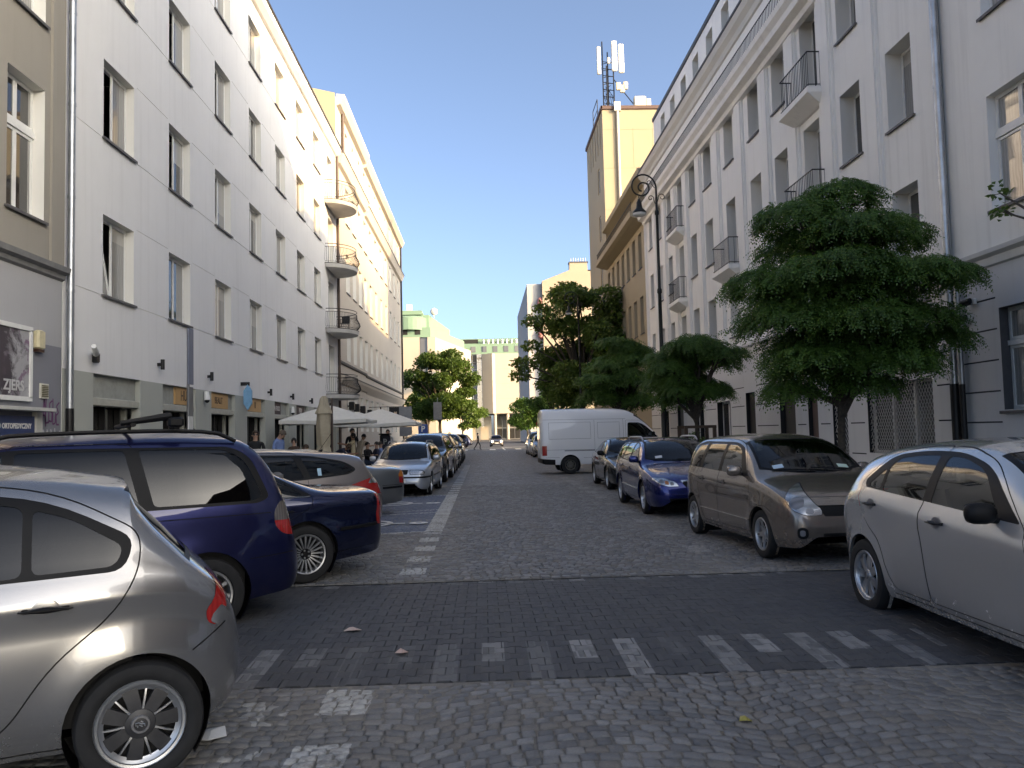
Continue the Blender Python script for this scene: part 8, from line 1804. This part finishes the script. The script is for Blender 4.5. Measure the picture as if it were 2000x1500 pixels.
# roof bar on the blue people carrier, window stickers, spoiler of the silver hatchback
def on_car(key, name, mb_, mat, smooth=False): return mb_.build(name, mat, CARS[key], False, smooth)
Ls = SHARAN['L']; m = MB(); m.tube([(Ls / 2 - 3.2, -.62, 1.79), (Ls / 2 - 3.2, .62, 1.79)], .022, 8); m.tube([(Ls / 2 - 3.1, .60, 1.80), (Ls / 2 - 3.5, .60, 1.86)], [.022, .035], 8); m.rbox(Ls / 2 - 3.6, .55, 1.76, Ls / 2 - 3.47, .66, 1.85, .02); on_car('sharan', 'roof_bar', m, M_TRIM)
def sticker(key, S, s, z, w, h, col, nm):
    sy = S['_fn'][5]; x = S['L'] / 2 - s; m = MB(); m.quad((x - w / 2, sy(s + w / 2, z) + .004, z), (x + w / 2, sy(s - w / 2, z) + .004, z), (x + w / 2, sy(s - w / 2, z + h) + .004, z + h), (x - w / 2, sy(s + w / 2, z + h) + .004, z + h)); on_car(key, 'sticker', m, plain(nm, col, .5))
sticker('wagon', WAGON, 3.62, 1.06, .06, .11, (.35, .55, .65), 'sticker_blue')
def ws_sticker(key, S, s, y, col, nm):
    tp, ed = S['_fn'][0], S['_fn'][4]; X = S['L'] / 2
    def P(ss, yy): we, ze = ed(ss); return (X - ss - .004, yy, ze + (tp(ss) - ze) * (1 - (abs(yy) / we) ** 2.3) + .006)
    m = MB(); m.quad(P(s, y - .07), P(s, y + .07), P(s + .06, y + .07), P(s + .06, y - .07)); on_car(key, 'sticker', m, plain(nm, col, .5))
ws_sticker('note', NOTE, 1.02, -.45, (.45, .6, .7), 'sticker_pale'); ws_sticker('note', NOTE, 1.0, .42, (.5, .65, .55), 'sticker_green'); ws_sticker('mazda', MAZDA, 1.46, -.42, (.6, .62, .65), 'sticker_white')
# lit headlamps of the car driving up
for sd in (1, -1):
    m = MB(); m.lathe([(0, .02), (.09, .0), (.10, -.03)], 14, (OCTAVIA['L'] / 2 + .0, sd * .55, .655), 'X'); mm, g_, b_ = newmat('headlamp_lit%d' % sd); b_.inputs['Emission Color'].default_value = (1, .95, .85, 1); b_.inputs['Emission Strength'].default_value = 6; on_car('d1', 'lit_headlamp', m, mm)

# ================================================================ people
M_SKIN = plain('skin', (0.42, 0.25, 0.175), 0.55, var=.06); M_SKIND = plain('skin_tan', (0.30, 0.16, 0.10), 0.55, var=.06); M_HAIRD = plain('hair_dark', (0.018, 0.013, 0.01), 0.6, var=.4, nscale=30); M_HAIRB = plain('hair_brown', (0.06, 0.035, 0.02), 0.6, var=.4, nscale=30); M_HAIRG = plain('hair_short', (0.10, 0.075, 0.055), 0.7, var=.4, nscale=30)
def floral():
    m, g, b = newmat('floral_cloth'); p = g.n('ShaderNodeTexCoord').outputs['Object']; vo = g.n('ShaderNodeTexVoronoi'); vo.inputs['Scale'].default_value = 16; g.t.links.new(p, vo.inputs['Vector']); k = g.m('LESS_THAN', vo.outputs['Distance'], .3); sp = g.n('ShaderNodeSeparateColor'); g.t.links.new(vo.outputs['Color'], sp.inputs[0])
    g.put(b.inputs['Base Color'], g.mix(g.m('MULTIPLY', k, g.m('GREATER_THAN', sp.outputs[0], .35)), (.62, .52, .34), (.10, .09, .07))); b.inputs['Roughness'].default_value = .9; return m
CL = dict(black=plain('cloth_black', (.012, .012, .014), .9), grey=plain('cloth_grey', (.24, .25, .27), .9), blue=plain('cloth_blue', (.16, .24, .46), .85), beige=plain('cloth_beige', (.40, .34, .27), .9), cream=plain('cloth_cream', (.5, .42, .33), .9), white=plain('cloth_white', (.6, .6, .6), .9), navy=plain('cloth_navy', (.02, .025, .05), .9), denim=plain('cloth_denim', (.05, .075, .13), .9), floral=floral(), brown=plain('cloth_brown', (.05, .03, .02), .9))
PEOPLE = []
def person(label, loc, face, h=1.78, pose='stand', top='black', legs='denim', hair=M_HAIRD, skin=M_SKIN, sleeves='long', female=False, extra=None, head_pitch=0, long_hair=False):
    """joints in a frame where the person faces -y"""
    k = h / 1.78; t = thing('person', label, 'person', loc, face)
    lean = {'lean': .55, 'bend': 1.15}.get(pose, 0.0); sit = pose == 'sit'
    hipz = .50 if sit else .93; J = {}
    J['pel'] = Vector((0, 0, hipz)); up = Vector((0, -math.sin(lean), math.cos(lean)))
    J['waist'] = J['pel'] + up * .14; J['chest'] = J['pel'] + up * .36; J['neck'] = J['pel'] + up * .54; hd = Vector((0, -math.sin(lean * .9 + head_pitch), math.cos(lean * .9 + head_pitch)))
    J['nk2'] = J['neck'] + hd * .06; J['head'] = J['neck'] + hd * .15; J['top'] = J['neck'] + hd * .255
    sw = .165 if female else .19
    for s, c in ((1, 'L'), (-1, 'R')):
        J['sh' + c] = J['chest'] + Vector((s * sw, 0, 0)) + up * .12
        if pose in ('lean', 'bend'): J['el' + c] = J['sh' + c] + Vector((s * .05, -.18, -.20)); J['wr' + c] = J['el' + c] + Vector((-s * .04, -.24, .02))
        elif sit: J['el' + c] = J['sh' + c] + Vector((s * .06, -.08, -.25)); J['wr' + c] = J['el' + c] + Vector((-s * .08, -.22, .04))
        elif pose == 'reach': J['el' + c] = J['sh' + c] + Vector((s * .04, -.22, -.14)); J['wr' + c] = J['el' + c] + Vector((0, -.25, .06))
        elif pose == 'walk': J['el' + c] = J['sh' + c] + Vector((s * .05, -s * .10, -.25)); J['wr' + c] = J['el' + c] + Vector((0, -s * .14 - .04, -.2))
        else: J['el' + c] = J['sh' + c] + Vector((s * .06, .03, -.27)); J['wr' + c] = J['el' + c] + Vector((-s * .02, -.08, -.23))
        J['hip' + c] = J['pel'] + Vector((s * .095, 0, -.03))
        if sit: J['kn' + c] = J['hip' + c] + Vector((s * .04, -.42, .02)); J['an' + c] = J['kn' + c] + Vector((0, .05, -.42))
        elif pose == 'walk': J['kn' + c] = J['hip' + c] + Vector((0, -.22 * s - .02, -.40)); J['an' + c] = J['kn' + c] + Vector((0, .05 + (.22 if s < 0 else -.02), -.38))
        else: J['kn' + c] = J['hip' + c] + Vector((s * .02, -.03, -.42)); J['an' + c] = J['kn' + c] + Vector((0, .03, -.40))
        J['to' + c] = J['an' + c] + Vector((s * .02, -.16, -.045)); J['hd' + c] = J['wr' + c] + (J['wr' + c] - J['el' + c]).normalized() * .085
    E = [('pel', 'waist', 'top'), ('waist', 'chest', 'top'), ('chest', 'neck', 'top'), ('neck', 'nk2', 'skin'), ('nk2', 'head', 'skin'), ('head', 'top', 'skin')]
    for c in 'LR': E += [('chest', 'sh' + c, 'top'), ('sh' + c, 'el' + c, 'top' if sleeves != 'none' else 'skin'), ('el' + c, 'wr' + c, 'top' if sleeves == 'long' else 'skin'), ('wr' + c, 'hd' + c, 'skin'), ('pel', 'hip' + c, 'legs'), ('hip' + c, 'kn' + c, 'legs'), ('kn' + c, 'an' + c, 'legs'), ('an' + c, 'to' + c, 'shoe')]
    RAD = dict(pel=(.165, .115), waist=(.14, .10), chest=(.165, .115), neck=(.075, .07), nk2=(.058, .062), head=(.082, .10), top=(.062, .075), sh=(.062, .062), el=(.046, .046), wr=(.03, .03), hd=(.036, .022), hip=(.09, .09), kn=(.062, .062), an=(.045, .045), to=(.04, .03))
    names = list(J); me = bpy.data.meshes.new('body'); me.from_pydata([tuple(J[n] * k) for n in names], [(names.index(a), names.index(b)) for a, b, _ in E], [])
    o = bpy.data.objects.new('body', me); COL.objects.link(o); o.parent = t
    sk = o.modifiers.new('skin', 'SKIN'); sv = me.skin_vertices[0].data
    for i, n in enumerate(names): r_ = RAD.get(n) or RAD[n[:2]] if n[:2] in RAD and n not in RAD else RAD.get(n) or RAD[n[:-1]]; sv[i].radius = (r_[0] * k, r_[1] * k); sv[i].use_root = (n == 'pel')
    ss = o.modifiers.new('sub', 'SUBSURF'); ss.levels = ss.render_levels = 2
    segs = [(J[a] * k, J[b] * k, z) for a, b, z in E]
    PEOPLE.append((o, segs, [CL[top], CL[legs], skin, CL['black']]))
    # hair, eyes, nose, ears, fingers
    hc = (J['head'] + hd * .035) * k; fwd = Vector((0, -math.cos(lean * .9 + head_pitch), -math.sin(lean * .9 + head_pitch))); sd = Vector((1, 0, 0)); m = MB(); rows = []
    for i in range(7):
        a = R(5 + i * (17 if not long_hair else 22)); rows.append([hc + hd * (.128 * k * math.cos(a)) + (sd * math.cos(b) * .094 + (-fwd) * (math.sin(b) * .112 + .012)) * k * math.sin(a) for b in [2 * math.pi * j / 16 for j in range(16)] ])
    cut_ = []
    for r_i, row in enumerate(rows):
        for j, p in enumerate(row):
            if (p - hc).dot(fwd) > .062 * k and (p - hc).dot(hd) < .055 * k: row[j] = hc + hd * .055 * k + sd * ((p - hc).dot(sd)) + fwd * .085 * k
    m.loft(rows, True, True); m.build('hair', hair, t, False, True, angle=60)
    m = MB(); m.tube([hc + fwd * .092 * k - hd * .01, hc + fwd * .118 * k - hd * .045 * k], [.008, .016], 8); 
    for s in (1, -1): m.tube([hc + sd * s * .083 * k - hd * .02, hc + sd * s * .096 * k - hd * .05], [.02, .014], 8)
    m.build('face_features', skin, t, False, True)
    m = MB()
    if extra == 'sunglasses':
        for s in (1, -1): m.prism([(.033 * math.cos(a), .024 * math.sin(a)) for a in [2 * math.pi * i / 12 for i in range(12)]], .098, .106, lambda u, v, w, s=s: tuple(hc + sd * (s * .036 + u) + hd * (v - .012) + fwd * w))
        m.tube([hc + sd * -.08 + fwd * .04, hc + sd * -.07 + fwd * .1, hc + sd * .07 + fwd * .1, hc + sd * .08 + fwd * .04], .004, 5); m.build('sunglasses', M_BLACK, t, False)
    else:
        for s in (1, -1): m.tube([hc + sd * s * .032 - hd * .012 + fwd * .088 * k, hc + sd * s * .032 - hd * .012 + fwd * .097 * k], .011, 8)
        m.build('eyes', M_HAIRD, t, False)
    m = MB()
    for c, s in (('L', 1), ('R', -1)):
        d = (J['hd' + c] - J['wr' + c]).normalized(); a = d.orthogonal().normalized(); b = d.cross(a)
        for f in range(4): p = (J['hd' + c] + a * (-.024 + f * .016)) * k; m.tube([p - d * .02, p + d * .035, p + d * (.06 + .012 * (1 - abs(f - 1.3))) + b * .018], [.010, .009, .007], 6)
        p = (J['wr' + c] * .55 + J['hd' + c] * .45 + a * .026) * k; m.tube([p, p + d * .035 + a * .022, p + d * .06 + a * .026 + b * .01], [.011, .010, .008], 6)
    m.build('fingers', skin, t, False, True)
    if extra == 'jacket_open':
        pass
    return t
person('bearded man in sunglasses, open dark jacket and grey shirt by the shop door', (-6.6, 24.0, .12), R(18), 1.80, top='black', legs='black', hair=M_HAIRB, extra='sunglasses')
person('man in a pale blue shirt bowing his head outside the shops', (-6.42, 26.0, .12), R(70), 1.86, 'stand', 'blue', 'navy', M_HAIRG, M_SKIN, head_pitch=.75)
person('dark-haired woman in cream top and dark jacket beside the blue-shirted man', (-6.05, 26.4, .12), R(10), 1.56, 'stand', 'brown', 'black', M_HAIRD, M_SKIN, 'long', True, long_hair=True)
person('dark-haired man passing behind the blue people carrier', (-6.85, 19.4, .12), R(60), 1.88, 'walk', 'grey', 'denim', M_HAIRD)
person('dark-haired guest seated low behind the brown grey estate', (-6.75, 31.4, .12), R(-80), 1.72, 'sit', 'black', 'denim', M_HAIRB)
person('woman in a cream floral dress reaching forward under the parasol', (-5.22, 33.0, .12), R(-75), 1.70, 'reach', 'floral', 'floral', M_HAIRD, M_SKIND, 'short', True, long_hair=True)
person('dark-haired woman bending over a cafe table by the closed parasol', (-5.85, 32.4, .12), R(75), 1.66, 'bend', 'navy', 'denim', M_HAIRB, M_SKIND, 'short', True, long_hair=True)
person('tall man in black standing under the parasol', (-5.6, 35.2, .12), R(30), 1.92, 'stand', 'black', 'black', M_HAIRD)
person('man in a beige shirt seen from behind under the parasol', (-5.25, 34.6, .12), R(150), 1.76, 'lean', 'beige', 'beige', M_HAIRD, M_SKIND, 'short')
for i, (x, y, f, tp, lb) in enumerate(((-4.85, 34.4, 60, 'black', 'guest in black seated at the cafe table nearest the silver estate'), (-4.55, 35.0, -60, 'navy', 'dark-clothed guest seated facing the silver estate roof'), (-4.5, 36.0, 100, 'blue', 'guest in a light blue shirt seated at the cafe'))): person(lb, (x, y, .12), R(f), 1.74, 'sit', tp, 'denim', M_HAIRD)
person('person in a white shirt with dark hair standing behind the parking meter', (-4.75, 40.9, .12), R(0), 1.88, 'stand', 'white', 'black', M_HAIRD)
person('pedestrian in black shorts and shirt striding over the zebra crossing', (-.6, 84.5, 0), R(100), 1.78, 'walk', 'black', 'black', M_HAIRD, M_SKIN, 'short')
# settle the skinned bodies into plain meshes and dress them by the nearest limb
bpy.context.view_layer.update(); _dg = bpy.context.evaluated_depsgraph_get()
for o, segs, mats in PEOPLE:
    me = bpy.data.meshes.new_from_object(o.evaluated_get(_dg)); o.modifiers.clear(); o.data = me; me.materials.clear()
    for m_ in mats: me.materials.append(m_)
    A = np.array([s[0] for s in segs]); B = np.array([s[1] for s in segs]); zn = [dict(top=0, legs=1, skin=2, shoe=3)[s[2]] for s in segs]; AB = B - A; L2 = (AB ** 2).sum(1)
    c = np.zeros(len(me.polygons) * 3); me.polygons.foreach_get('center', c); c = c.reshape(-1, 1, 3)
    tt_ = np.clip(((c - A) * AB).sum(2) / L2, 0, 1); dist = np.linalg.norm(c - (A + AB * tt_[..., None]), axis=2); me.polygons.foreach_set('material_index', [zn[i] for i in dist.argmin(1)]); me.polygons.foreach_set('use_smooth', [True] * len(me.polygons))
